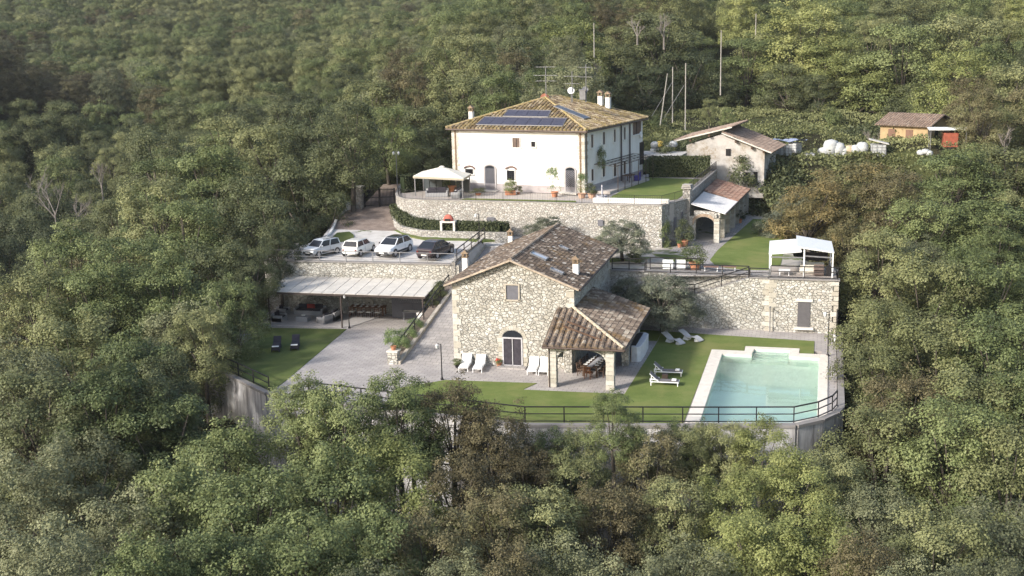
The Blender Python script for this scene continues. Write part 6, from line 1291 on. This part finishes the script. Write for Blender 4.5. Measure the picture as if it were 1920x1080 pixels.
hedge('dark hedge on the left side of the terrace behind the gazebo',[V(-41.0,112.0,8),V(-37.5,117.5,8)],.8,1.7,'dark',dens=130)
# ------------------------------------------------------------------ utility poles
def upole(label,px,pb,pt_,d,lean=0,name='utility_pole'):
    b=PD(px,pb,d);h=(pb-pt_)/FPX*d*1.02;o=thing(name,label,'utility pole',b-V(0,0,.5),0,'utility poles on the hillside');m=MB();m.tube((0,0,-.5),(lean*h,0,h+.5),.09,.06,n=8);m.build('pole_shaft',plain('pale_pole_wood',(.33,.31,.28),.85,var=.12),o);m=MB();m.bar((lean*h-.25,0,h+.3),(lean*h+.25,0,h+.3),.06);m.build('cross_arm',IRON,o);return b,h
pa=upole('tallest pale utility pole right of the farmhouse roof',1285,230,124,158);pb=upole('thinner pale utility pole just left of the tallest one',1261,216,130,164);pc=upole('leaning strut pole propped against the thin utility pole',1238,221,142,163,.16)
upole('utility pole rising from the trees in the upper middle right',1351,165,64,172);upole('distant utility pole among the trees above the farmhouse',1114,95,46,185);upole('short distant utility pole near the top right',1417,58,28,205)
gw=thing('guy_wire','slanting steel guy wire between the utility poles','wire',pa[0]);m=MB();m.tube(V(-.2,0,4.8),PD(1246,205,158)-pa[0]+V(0,0,-1),.025,n=4);m.tube(pb[0]-pa[0]+V(0,0,4.5),PD(1222,218,162)-pa[0],.025,n=4);m.build('strand',GALV,gw)
# ------------------------------------------------------------------ stored bags and tanks beyond the shed
rn=random.Random(12)
BAGM=plain('white_bulk_bag',(.42,.43,.43),.8,var=.2,sc_=2)
def bag(label,px,py,d,w_,h_,mat=BAGM,kind='bag',grp='white bulk bags stored on the slope'):
    p=PD(px,py,d)-V(0,0,.3);m=MB();k=rn.random()
    if kind=='tank':
        o=thing('water_tank',label,'tank',p,rn.uniform(0,1),grp);m.box((0,0,h_/2+.12),(w_,w_,h_));m.build('tank_body',mat,o,bevel=.08);m=MB()
        for z in np.linspace(.1,h_+.14,5):
            for a,b in(((-1,-1),(1,-1)),((1,-1),(1,1)),((1,1),(-1,1)),((-1,1),(-1,-1))): m.bar((a[0]*w_*.52,a[1]*w_*.52,z),(b[0]*w_*.52,b[1]*w_*.52,z),.03)
        for a in np.linspace(-.52,.52,4): m.bar((a*w_,-w_*.52,0),(a*w_,-w_*.52,h_+.14),.03);m.bar((w_*.52,a*w_,0),(w_*.52,a*w_,h_+.14),.03)
        m.build('cage',GALV,o);return
    n=14;prof=[(.42,0),(.5,.12),(.55,.4),(.52,.7),(.4,.92),(.14,1.0)];rings=[]
    for r,z in prof: rings.append([(math.cos(2*math.pi*i/n)*r*w_*rn.uniform(.86,1.12),math.sin(2*math.pi*i/n)*r*w_*rn.uniform(.86,1.12),z*h_+rn.uniform(-.05,.05)) for i in range(n)])
    loft(m,rings);q=m.build('bulk_bag',mat,None,smooth=True);q.location=p;tag(q,label,'bag',grp)
sp_=[(1394,285),(1405,292),(1414,280),(1424,293),(1436,286),(1467,270),(1480,285),(1492,292)]
for i,(x,y,w_,h_) in enumerate([(1545,291,1.3,1.2),(1558,285,1.6,1.7),(1571,287,1.5,1.5),(1582,289,1.2,1.1),(1593,284,1.1,1.0),(1604,282,1.3,.9),(1617,280,1.2,1.1)]):
    bag(['low white bag at the left of the bag pile','tallest white bag of the pile right of the shed','wide white bag second tallest in the pile','rounded white bag in the middle of the pile','small pale bag leaning in the pile','sagging bag at the back of the pile','white bag near the right of the pile'][i],x,y,140,w_,h_,mat=BAGM if i!=4 else plain('tan_bag',(.42,.34,.24),.85))
for i,(x,y) in enumerate([(1466,287),(1478,288),(1490,283),(1518,296)]): bag(['white caged water tank nearest the shed wall','white caged water tank, second from the shed','white caged water tank under the blue tarpaulin','lone white caged tank left of the bags'][i],x,y,138,1.1,1.1 if i<3 else .7,kind='tank',grp='caged water tanks stored by the shed')
bag('white caged tank under a slanting board at the right of the bag pile',1646,289,140,1.5,1.3,kind='tank',grp='caged water tanks stored by the shed')
m=MB();m.box((0,0,0),(2.2,1.6,.06),M=Matrix.Rotation(.25,3,'Y'));q=m.build('board',COPING,None);q.location=PD(1648,265,140);tag(q,'pale slanting board on the right-hand caged tank','board')
m=MB();
for i in range(5):
    for j in range(3): pass
g_=[[(-1.8+.6*i+rn.uniform(-.1,.1),-.8+.5*j,.1*math.sin(i*1.7+j)+rn.uniform(-.12,.12)) for i in range(7)] for j in range(4)]
m.add([p for r in g_ for p in r],[(j*7+i,j*7+i+1,j*7+7+i+1,j*7+7+i) for j in range(3) for i in range(6)]);q=m.build('tarpaulin',plain('blue_grey_tarpaulin',(.30,.34,.46),.6,var=.25,sc_=3),None,smooth=True);q.location=PD(1482,262,138);tag(q,'crumpled blue-grey tarpaulin over the tanks beside the shed','tarpaulin')
for i,(x,y,mt) in enumerate([(1228,272,'w'),(1240,270,'y'),(1252,274,'w'),(1262,271,'w'),(1226,284,'w'),(1236,283,'w')]):
    bag(['pale sack at the left of the heap behind the farmhouse','yellow sack on the heap behind the farmhouse','round pale sack in the heap behind the farmhouse','pale sack at the right of the heap','small white sack in front of the heap, left','small white sack in front of the heap, right'][i],x,y,142,.9,.7,mat=BAGM if mt=='w' else plain('yellow_sack',(.50,.36,.08),.8),grp='sacks heaped behind the farmhouse')
p=PD(1233,292,140);m=MB();m.prism([(-3.2,-2.5),(3.0,-2.9),(3.4,2.2),(-3.0,2.6)],-.5,.0);q=m.build('concrete_yard',plain('yard_concrete',(.46,.44,.42),.9),None);q.location=p+V(0,0,.3);q['kind']='structure'
# red trailer under a white canopy at the hut
rt_=thing('red_trailer','red box trailer under a small white flat canopy beside the ochre hut','trailer',PD(1781,268,138)-V(0,0,.6));m=MB();m.box((0,0,1.0),(1.5,2.2,1.5));m.build('trailer_body',plain('orange_red_paint',(.27,.075,.045),.6,var=.3),rt_,bevel=.04);m=MB();m.box((-.3,0,2.15),(4.0,2.6,.12));m.build('canopy',WHITEM,rt_)
for x in(-2.1,1.5):
    for y in(-1.2,1.2): m=MB();m.bar((x,y,0),(x,y,2.1),.06);m.build('post',GALV,rt_)
for y in(-1.0,1.0): m=MB();m.tube((0,y-.08,.3),(0,y+.08,.3),.3,n=14);m.build('wheel',CHROME,rt_)
for i,(x,y) in enumerate([(1727,285),(1735,283),(1742,286)]): bag('pale rubble sack below the ochre hut',x,y,133,.8,.5,grp='rubble sacks below the hut')


def olive(label,top,base,d,r,h): pass
# ------------------------------------------------------------------ rough undergrowth: one countless mass of brambles on the open slopes
def undergrowth(name,label,polys,n,mat,seed,h=.7,ls=.2,zfun=None,clump=.9):
    rs_=np.random.RandomState(seed);pts=[]
    for poly,cnt in polys:
        q=[P(x,y,z) for x,y,z in poly] if len(poly[0])==3 and poly[0][0]>50 else [Vector(p) for p in poly]
        A=np.array([(p.x,p.y) for p in q]);lo=A.min(0);hi=A.max(0);g=rs_.rand(cnt*4,2)*(hi-lo)+lo;k=inpoly(g[:,0],g[:,1],[tuple(a) for a in A]);pts.append(g[k][:cnt])
    c=np.concatenate(pts);z=ground(c[:,0],c[:,1]);hh=np.array([noise.noise(Vector((a*.35,b*.35,seed)))+.55*noise.noise(Vector((a*.9,b*.9,seed+5))) for a,b in c]);hh=np.clip(.4+hh*1.5,.05,2.2)*h
    per=n;m_=len(c)*per;cc=np.repeat(np.column_stack([c,z]),per,0);H=np.repeat(hh,per);p=cc+np.column_stack([rs_.normal(size=(m_,2))*clump*.55,(rs_.rand(m_)**.5)*H])
    nn=rs_.normal(size=(m_,3))*.8+np.array([0,0,.6]);nn/=np.linalg.norm(nn,axis=1)[:,None];a=np.cross(nn,rs_.normal(size=(m_,3)));a/=np.linalg.norm(a,axis=1)[:,None];b=np.cross(nn,a);s=ls*rs_.uniform(.5,1.3,m_)[:,None]
    v=np.stack([p-a*s,p-b*s*.6,p+a*s,p+b*s*.6],1).reshape(-1,3);me=bpy.data.meshes.new(name);n4=m_;me.vertices.add(n4*4);me.vertices.foreach_set('co',v.ravel());me.loops.add(n4*4);me.loops.foreach_set('vertex_index',np.arange(n4*4));me.polygons.add(n4);me.polygons.foreach_set('loop_start',np.arange(0,n4*4,4));me.polygons.foreach_set('loop_total',np.full(n4,4));me.update(calc_edges=True)
    tn=np.repeat(np.array([noise.noise(Vector((a*.15,b*.15,seed+9))) for a,b in c]),per);at=me.attributes.new('tint','FLOAT','FACE');at.data.foreach_set('value',np.clip(.5+tn*.7+rs_.normal(size=m_)*.12,0,1).astype(np.float32));me.materials.append(mat)
    o=bpy.data.objects.new(name,me);COL.objects.link(o);return tag(o,label,'undergrowth',kind='stuff')
UG=[([(1205,330,8),(1180,196,9.5),(1500,190,10),(1650,190,10),(1790,200,9),(1830,300,7.5),(1660,330,7.5),(1480,345,7.3),(1450,345,7.3),(1440,300,8),(1350,250,8.5),(1270,262,8.5)],9000),
    ([(1350,345,7),(1450,345,6.5),(1500,330,7),(1500,420,5),(1410,400,4.5),(1400,350,6)],900),([(560,470,4),(620,440,4.5),(670,380,6),(690,330,7),(640,330,6),(560,420,2)],500),([(700,345,6.5),(760,330,7),(850,330,8),(850,290,9),(740,290,8)],600)]
undergrowth('undergrowth','rough green brambles and tall grass on the open slope behind the farmhouse',UG,16,LF['olive'],3,h=.8,ls=.16)
undergrowth('undergrowth','dry yellowish grass on the slope between the farmhouse and the poles',[([(1205,330,8),(1180,200,9.5),(1300,215,9.4),(1420,235,8.8),(1300,262,8.5)],3200)],14,LF['olive'],5,h=.7,ls=.14)
UG2=[([(1345,350,7),(1450,348,6.5),(1490,335,7),(1490,420,4.6),(1412,402,4.5),(1405,352,6)],500),([(1560,262,8.3),(1640,262,8.3),(1720,262,8.2),(1790,275,8.0),(1760,305,7.5),(1640,290,8.0)],520)]
undergrowth('undergrowth','dark ivy and bramble thicket beside the arcade and below the hut',UG2,24,LF['dark'],8,h=1.9,ls=.18)
UG3=[([(-80,20),(-60,100),(-47,95),(-44,76),(-30,69),(0,69),(3,92),(1,100),(10,110),(40,100),(40,20)],9000)]
undergrowth('undergrowth','dense scrub filling the wood floor in front of and beside the terraces',[([Vector((a,b,0)) for a,b in UG3[0][0]],9000)],12,LF['brown'],21,h=2.2,ls=.15,clump=1.2)

rq=random.Random(31);kq=0
for i in range(46):
    px=rq.uniform(1215,1800);d=rq.uniform(128,182);base=PD(px,250,d);zg=float(ground(np.array([base.x]),np.array([base.y]))[0]);row=pix((base.x,base.y,zg))[1]
    if (1260<px<1460 and row>225) or (1370<px<1800 and 255<row<300) or (1640<px<1760 and row>205): continue
    s_=rq.uniform(.8,2.0);k_=rq.choice(['green','olive','dark','green']);kq+=1
    plant('shrub',{'green':'fresh green wild shrub growing on the open slope behind the farmhouse','olive':'dull olive wild shrub growing on the open slope behind the farmhouse','dark':'dark green wild shrub growing on the open slope behind the farmhouse'}[k_],'shrub',Vector((base.x,base.y,zg-.1)),k_,s_,s_*rq.uniform(.7,1.3),'wild shrubs on the open slope')
for i,(px,py,z_,s_) in enumerate([(1290,300,8,1.6),(1320,305,8,1.4),(1250,305,8,1.3),(1395,345,7,1.5),(1440,345,6.5,1.7),(1350,325,7.4,1.2),(1655,270,8,1.5),(1690,272,8,1.7),(1715,268,8,1.6),(1742,275,8,1.6)]):
    plant('ivy_bush',['ivy mound on the left corner of the plastered shed','ivy below the shed gable beside the hedge','low ivy bush between hedge and sack heap','dark bush at the foot of the shed doors','dark bush at the right corner of the shed','ivy climbing beside the small shed window','bush at the left corner of the ochre hut','bush in front of the hut doors','bush between the hut doors and its right corner','bush at the right corner of the hut'][i],'bush',P(px,py,z_),'dark',s_,s_*1.1)

def verge(name,pts,w_):
    mb=MB();q=[]
    for x,y in pts: p=P(x,y,5.0);z=zpark(p.y)+.025;p=P(x,y,z);q.append(p)
    mb.add([tuple(p) for p in q]+[(p.x,p.y,p.z-.15) for p in q],[tuple(range(len(q)))[::-1],tuple(range(len(q),2*len(q)))]+[(i,(i+1)%len(q),len(q)+(i+1)%len(q),len(q)+i) for i in range(len(q))]);struct(name,mb,LAWND)
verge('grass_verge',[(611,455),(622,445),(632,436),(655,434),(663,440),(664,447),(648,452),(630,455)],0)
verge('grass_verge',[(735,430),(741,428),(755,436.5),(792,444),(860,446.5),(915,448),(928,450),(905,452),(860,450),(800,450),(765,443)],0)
KL={'green':('fresh green','oak'),'dark':('dark green','holm oak'),'yellow':('yellowish','oak'),'brown':('russet','tree'),'orange':('orange','oak'),'grey':('silvery','olive'),'olive':('khaki','oak'),'moss':('grey','tree')}
NT=[0]
def tree(x,y,z,r,h,k,label,group=None,cat='tree',name='broadleaf_tree',seed=None,crown_h=None,lean=0):
    rn=random.Random(int(x*31+y*17) if seed is None else seed);me,tm=CR[k][rn.randrange(len(CR[k]))]
    root=thing(name,label,cat,(x,y,z),rn.uniform(0,6.28),group)
    ch=crown_h or min(h*.86,r*1.95);c=bpy.data.objects.new('crown',me);COL.objects.link(c);c.parent=root;c.location=(0,0,h-ch);s=r/4.0
    c.scale=(s*rn.uniform(.92,1.08),s*rn.uniform(.92,1.08),ch/7.6)
    t=bpy.data.objects.new('trunk',tm);COL.objects.link(t);t.parent=root;sz=ch/7.6;t.location=(0,0,h-ch-3.0*sz);t.scale=(s,s,sz)
    NT[0]+=1;return root
def where(px,row,d):
    if px<520 and row<330: return 'on the spur left of the car park'
    if px<480 and row<680: return 'on the flank left of the terrace'
    if px<560 and row<680: return 'beside the awning end'
    if row<340 and px<1000: return 'behind the farmhouse, left side'
    if row<240: return 'on the hillside behind the farmhouse'
    if px>=1480 and row<480: return 'right of the upper garden'
    if px>=1560 and row<780: return 'right of the pool wall'
    if px>=1560: return 'in the wood at bottom right'
    if px<480: return 'in the wood at bottom left'
    if px<800: return 'in the wood below the paved terrace'
    if px<1200: return 'in the wood below the lawn'
    return 'in the wood below the pool'
pend=[]
def lab(px,row,d,r,h,k):
    sz='large' if r>4.8 else 'small' if r<3 else 'medium';kk,sp=KL[k];pend.append([px,(kk,where(px,row,d)),sz,sp,None]);return 'x'
ORD='first second third fourth fifth sixth seventh eighth ninth tenth eleventh twelfth thirteenth fourteenth fifteenth sixteenth seventeenth eighteenth nineteenth twentieth'.split()
def relabel():
    g={}
    for e in pend: g.setdefault(e[1],[]).append(e)
    for (kk,wh_),es in g.items():
        es.sort(key=lambda e:e[0])
        for i,e in enumerate(es):
            t=f"{e[2]} {kk} {e[3]} {wh_}"
            if len(es)>1: t+=f", {ORD[i] if i<20 else str(i+1)+'th'} from left"
            e[4]['label']=t
placed=[]
# three olive trees of the gardens
for lab_,c,r,h in(('silvery olive tree in front of the tall terrace wall, right of the stone house roof',P(1167,490,4.2),2.9,4.1),('silvery olive tree peeping over the ridge behind the stone house',V(-24.2,103.4,4.4),2.3,3.2),
   ('big grey-green olive tree over the wavy loungers beside the porch roof',V(-12.2,91.4,0),3.5,5.2),('smaller olive branches between the porch roof and the wall',V(-15.0,91.6,0),1.9,4.9)):
    tree(c.x,c.y,c.z,r,h,'grey',lab_,'olive trees of the gardens',name='olive_tree',crown_h=h*.82)
# bare and dead trees
def bare(label,px,pt_,d,h,r,seed):
    t=PD(px,pt_,d);rn=random.Random(seed);o=thing('bare_tree',label,'bare tree',(t.x,t.y,t.z-h),rn.uniform(0,6),'bare grey trees');m=MB()
    def br(p,dr,L_,w_,dep):
        q=p+dr*L_;m.tube(p,q,w_,w_*.6,n=5,cap=False)
        if dep==0:return
        for k in range(3 if dep>1 else 4):
            nd=(dr+Vector((rn.uniform(-.7,.7),rn.uniform(-.7,.7),rn.uniform(-.15,.5)))).normalized();br(p+dr*L_*rn.uniform(.5,1),nd,L_*rn.uniform(.5,.8),w_*.55,dep-1)
    br(V(0,0,0),V(0,0,1),h*.38,.16,4);q=m.build('branches',DEADB,o)
for i,a in enumerate([(60,300,172,9,2),(95,325,166,8,2),(130,345,160,8,2),(185,290,176,7,2),(1245,4,186,7,3),(1195,10,190,6,3),(1115,100,170,5,2),(1640,230,150,5,2),(1840,205,140,6,2),(1890,215,136,6,2)]):
    bare(['tallest bare grey tree in the dark valley at far left','bare grey tree in the dark valley, second from the left edge','bare grey tree at the foot of the dark valley','small bare tree right of the valley group','bare dead tree above the farmhouse aerials near the top','second bare dead crown left of the tallest dead tree','bare trunk among the yellow oaks behind the aerials','small bare tree left of the ochre hut','bare branches right of the red trailer','bare branches at the far right edge'][i],*a,seed=40+i)
for px,row,d,r,h,k in TT:
    p=tpos(px,row,d,h);placed.append((p.x,p.y,r))
    pend_l=lab(px,row,d,r,h,k);pend[-1][4]=tree(p.x,p.y,p.z,r,h,k,pend_l,'trees of the wood around the estate')
# fill the wood between them
def field(px,d):   # open slope behind the farmhouse and the clearing with the hut
    return (1090<px<1800 and 116<d<184) or (640<px<1000 and 88<d<128) or (1440<px<1560 and d<135 and d>120)
rs=random.Random(77);fill=[]
PXY=[(a,b) for a,b,c in placed]
fs='green dark olive moss yellow brown'.split()
def nz(x,y): return noise.noise(Vector((x*.022,y*.022,3.1)))
cand=0
grid={}
def near(x,y,rmin):
    gx,gy=int(x//8),int(y//8)
    for i in range(gx-1,gx+2):
        for j in range(gy-1,gy+2):
            for a,b,c in grid.get((i,j),[]):
                if (a-x)**2+(b-y)**2<((c+rmin)*.68)**2: return True
    return False
for a,b,c in placed: grid.setdefault((int(a//8),int(b//8)),[]).append((a,b,c))
XY=[];K=[]
for it in range(100000):
    d=math.sqrt(rs.uniform(38**2,500**2));a=YAW+R_(rs.uniform(-38,38));x=-math.sin(a)*d;y=math.cos(a)*d
    px,row0,_=pix((x,y,0))
    if field(px,d): continue
    r=(rs.uniform(3.4,6.2) if d>120 else 0) if d>120 else rs.uniform(2.8,4.2)
    if near(x,y,r): continue
    if any(inpoly(np.array([x]),np.array([y]),p)[0] for p in EST): continue
    XY.append((x,y,r,d,px));grid.setdefault((int(x//8),int(y//8)),[]).append((x,y,r))
XA=np.array([(a,b) for a,b,*_ in XY]);ZA=terr(XA[:,0],XA[:,1])
order=sorted(range(len(XY)),key=lambda i:XY[i][3]);far=[]
for i in order:
    x,y,r,d,px=XY[i];z=float(ZA[i]);h=rs.uniform(7.2,9.2) if d<120 else rs.uniform(6.5,8)+r*.9+rs.uniform(-1.2,1.6)
    row=pix((x,y,z+h))[1];rowb=pix((x,y,z))[1]
    if d<100 and 380<px<1600 and row<(840 if d<72 else 2000): continue
    if d<100 and 1540<px<1640 and row<760: continue
    if 100<=d<125 and 560<px<1500: continue
    outside=px<-60 or px>1980
    if (row>1130 and not outside) or rowb<-10: continue
    # distance to estate outline
    if d<140:
        ok=True
        for pl_ in EST:
            for j in range(len(pl_)):
                if (x-pl_[j][0])**2+(y-pl_[j][1])**2<(r*.9)**2: ok=False
        if not ok: continue
    v=nz(x,y)+rs.uniform(-.28,.28)
    if px>1250 and d>160: k='yellow' if v>.18 else 'olive' if v>-.05 else 'green' if v>-.25 else 'dark'
    elif px<750 and d>230: k='olive' if v>.0 else 'green' if v>-.25 else 'moss' if v>-.4 else 'brown'
    elif px<700 and d>120: k='dark' if v<.05 else 'green' if v<.2 else 'olive'
    else: k='green' if v>.15 else 'olive' if v>-.05 else 'moss' if v>-.22 else 'brown'
    if NT[0]<290 and not outside: pend_l=lab(px,row,d,r,h,k);pend[-1][4]=tree(x,y,z,r,h,k,pend_l,'trees of the wood around the estate')
    else: far.append((x,y,z+h-r*1.75,r,k))
# far woodland: one countless mass, instanced crowns
src={}
for o in list(COL.objects):
    if o.name.startswith('crown') and o.data.name not in src: src[o.data.name]=o
knd=['green','dark','yellow','brown','olive','moss']
me=bpy.data.meshes.new('woodland');me.from_pydata([f[:3] for f in far],[],[])
av=me.attributes.new('kind_no','INT','POINT');av.data.foreach_set('value',[knd.index(f[4]) for f in far])
av=me.attributes.new('size','FLOAT','POINT');av.data.foreach_set('value',[f[3]/4 for f in far])
wo=bpy.data.objects.new('woodland',me);COL.objects.link(wo);tag(wo,'far oak wood covering the hills behind the estate','wood',kind='stuff')
ng=bpy.data.node_groups.new('woodland','GeometryNodeTree');ng.interface.new_socket('Geometry',in_out='INPUT',socket_type='NodeSocketGeometry');ng.interface.new_socket('Geometry',in_out='OUTPUT',socket_type='NodeSocketGeometry')
gi=ng.nodes.new('NodeGroupInput');go=ng.nodes.new('NodeGroupOutput');jn=ng.nodes.new('GeometryNodeJoinGeometry')
ka=ng.nodes.new('GeometryNodeInputNamedAttribute');ka.data_type='INT';ka.inputs['Name'].default_value='kind_no'
sa=ng.nodes.new('GeometryNodeInputNamedAttribute');sa.data_type='FLOAT';sa.inputs['Name'].default_value='size'
rv=ng.nodes.new('FunctionNodeRandomValue');rv.data_type='FLOAT_VECTOR';rv.inputs[0].default_value=(0,0,0);rv.inputs[1].default_value=(0,0,6.283)
for i,k in enumerate(knd):
    so_=src.get(CR[k][0][0].name) or src.get(CR[k][1][0].name)
    cp=ng.nodes.new('FunctionNodeCompare');cp.data_type='INT';cp.operation='EQUAL';ng.links.new(ka.outputs['Attribute'],cp.inputs[2]);cp.inputs[3].default_value=i
    oi=ng.nodes.new('GeometryNodeObjectInfo');oi.transform_space='ORIGINAL';oi.inputs['Object'].default_value=so_;oi.inputs['As Instance'].default_value=True
    ip=ng.nodes.new('GeometryNodeInstanceOnPoints');ng.links.new(gi.outputs[0],ip.inputs['Points']);ng.links.new(cp.outputs[0],ip.inputs['Selection']);ng.links.new(oi.outputs['Geometry'],ip.inputs['Instance']);ng.links.new(rv.outputs[0],ip.inputs['Rotation']);ng.links.new(sa.outputs['Attribute'],ip.inputs['Scale']);ng.links.new(ip.outputs[0],jn.inputs[0])
ng.links.new(jn.outputs[0],go.inputs[0]);md=wo.modifiers.new('scatter','NODES');md.node_group=ng
relabel();print('TREES',NT[0],'far',len(far))

# ------------------------------------------------------------------ air
m=bpy.data.materials.new('haze');m.use_nodes=True;n=m.node_tree;n.nodes.remove(n.nodes['Principled BSDF']);pv_=n.nodes.new('ShaderNodeVolumePrincipled');pv_.inputs['Color'].default_value=(.90,.93,1,1);pv_.inputs['Density'].default_value=.00011;pv_.inputs['Anisotropy'].default_value=.2
n.links.new(pv_.outputs[0],n.nodes['Material Output'].inputs['Volume'])
mb=MB();mb.box((-50,435,35),(1200,960,150));hz_=mb.build('haze',m);hz_['kind']='stuff'
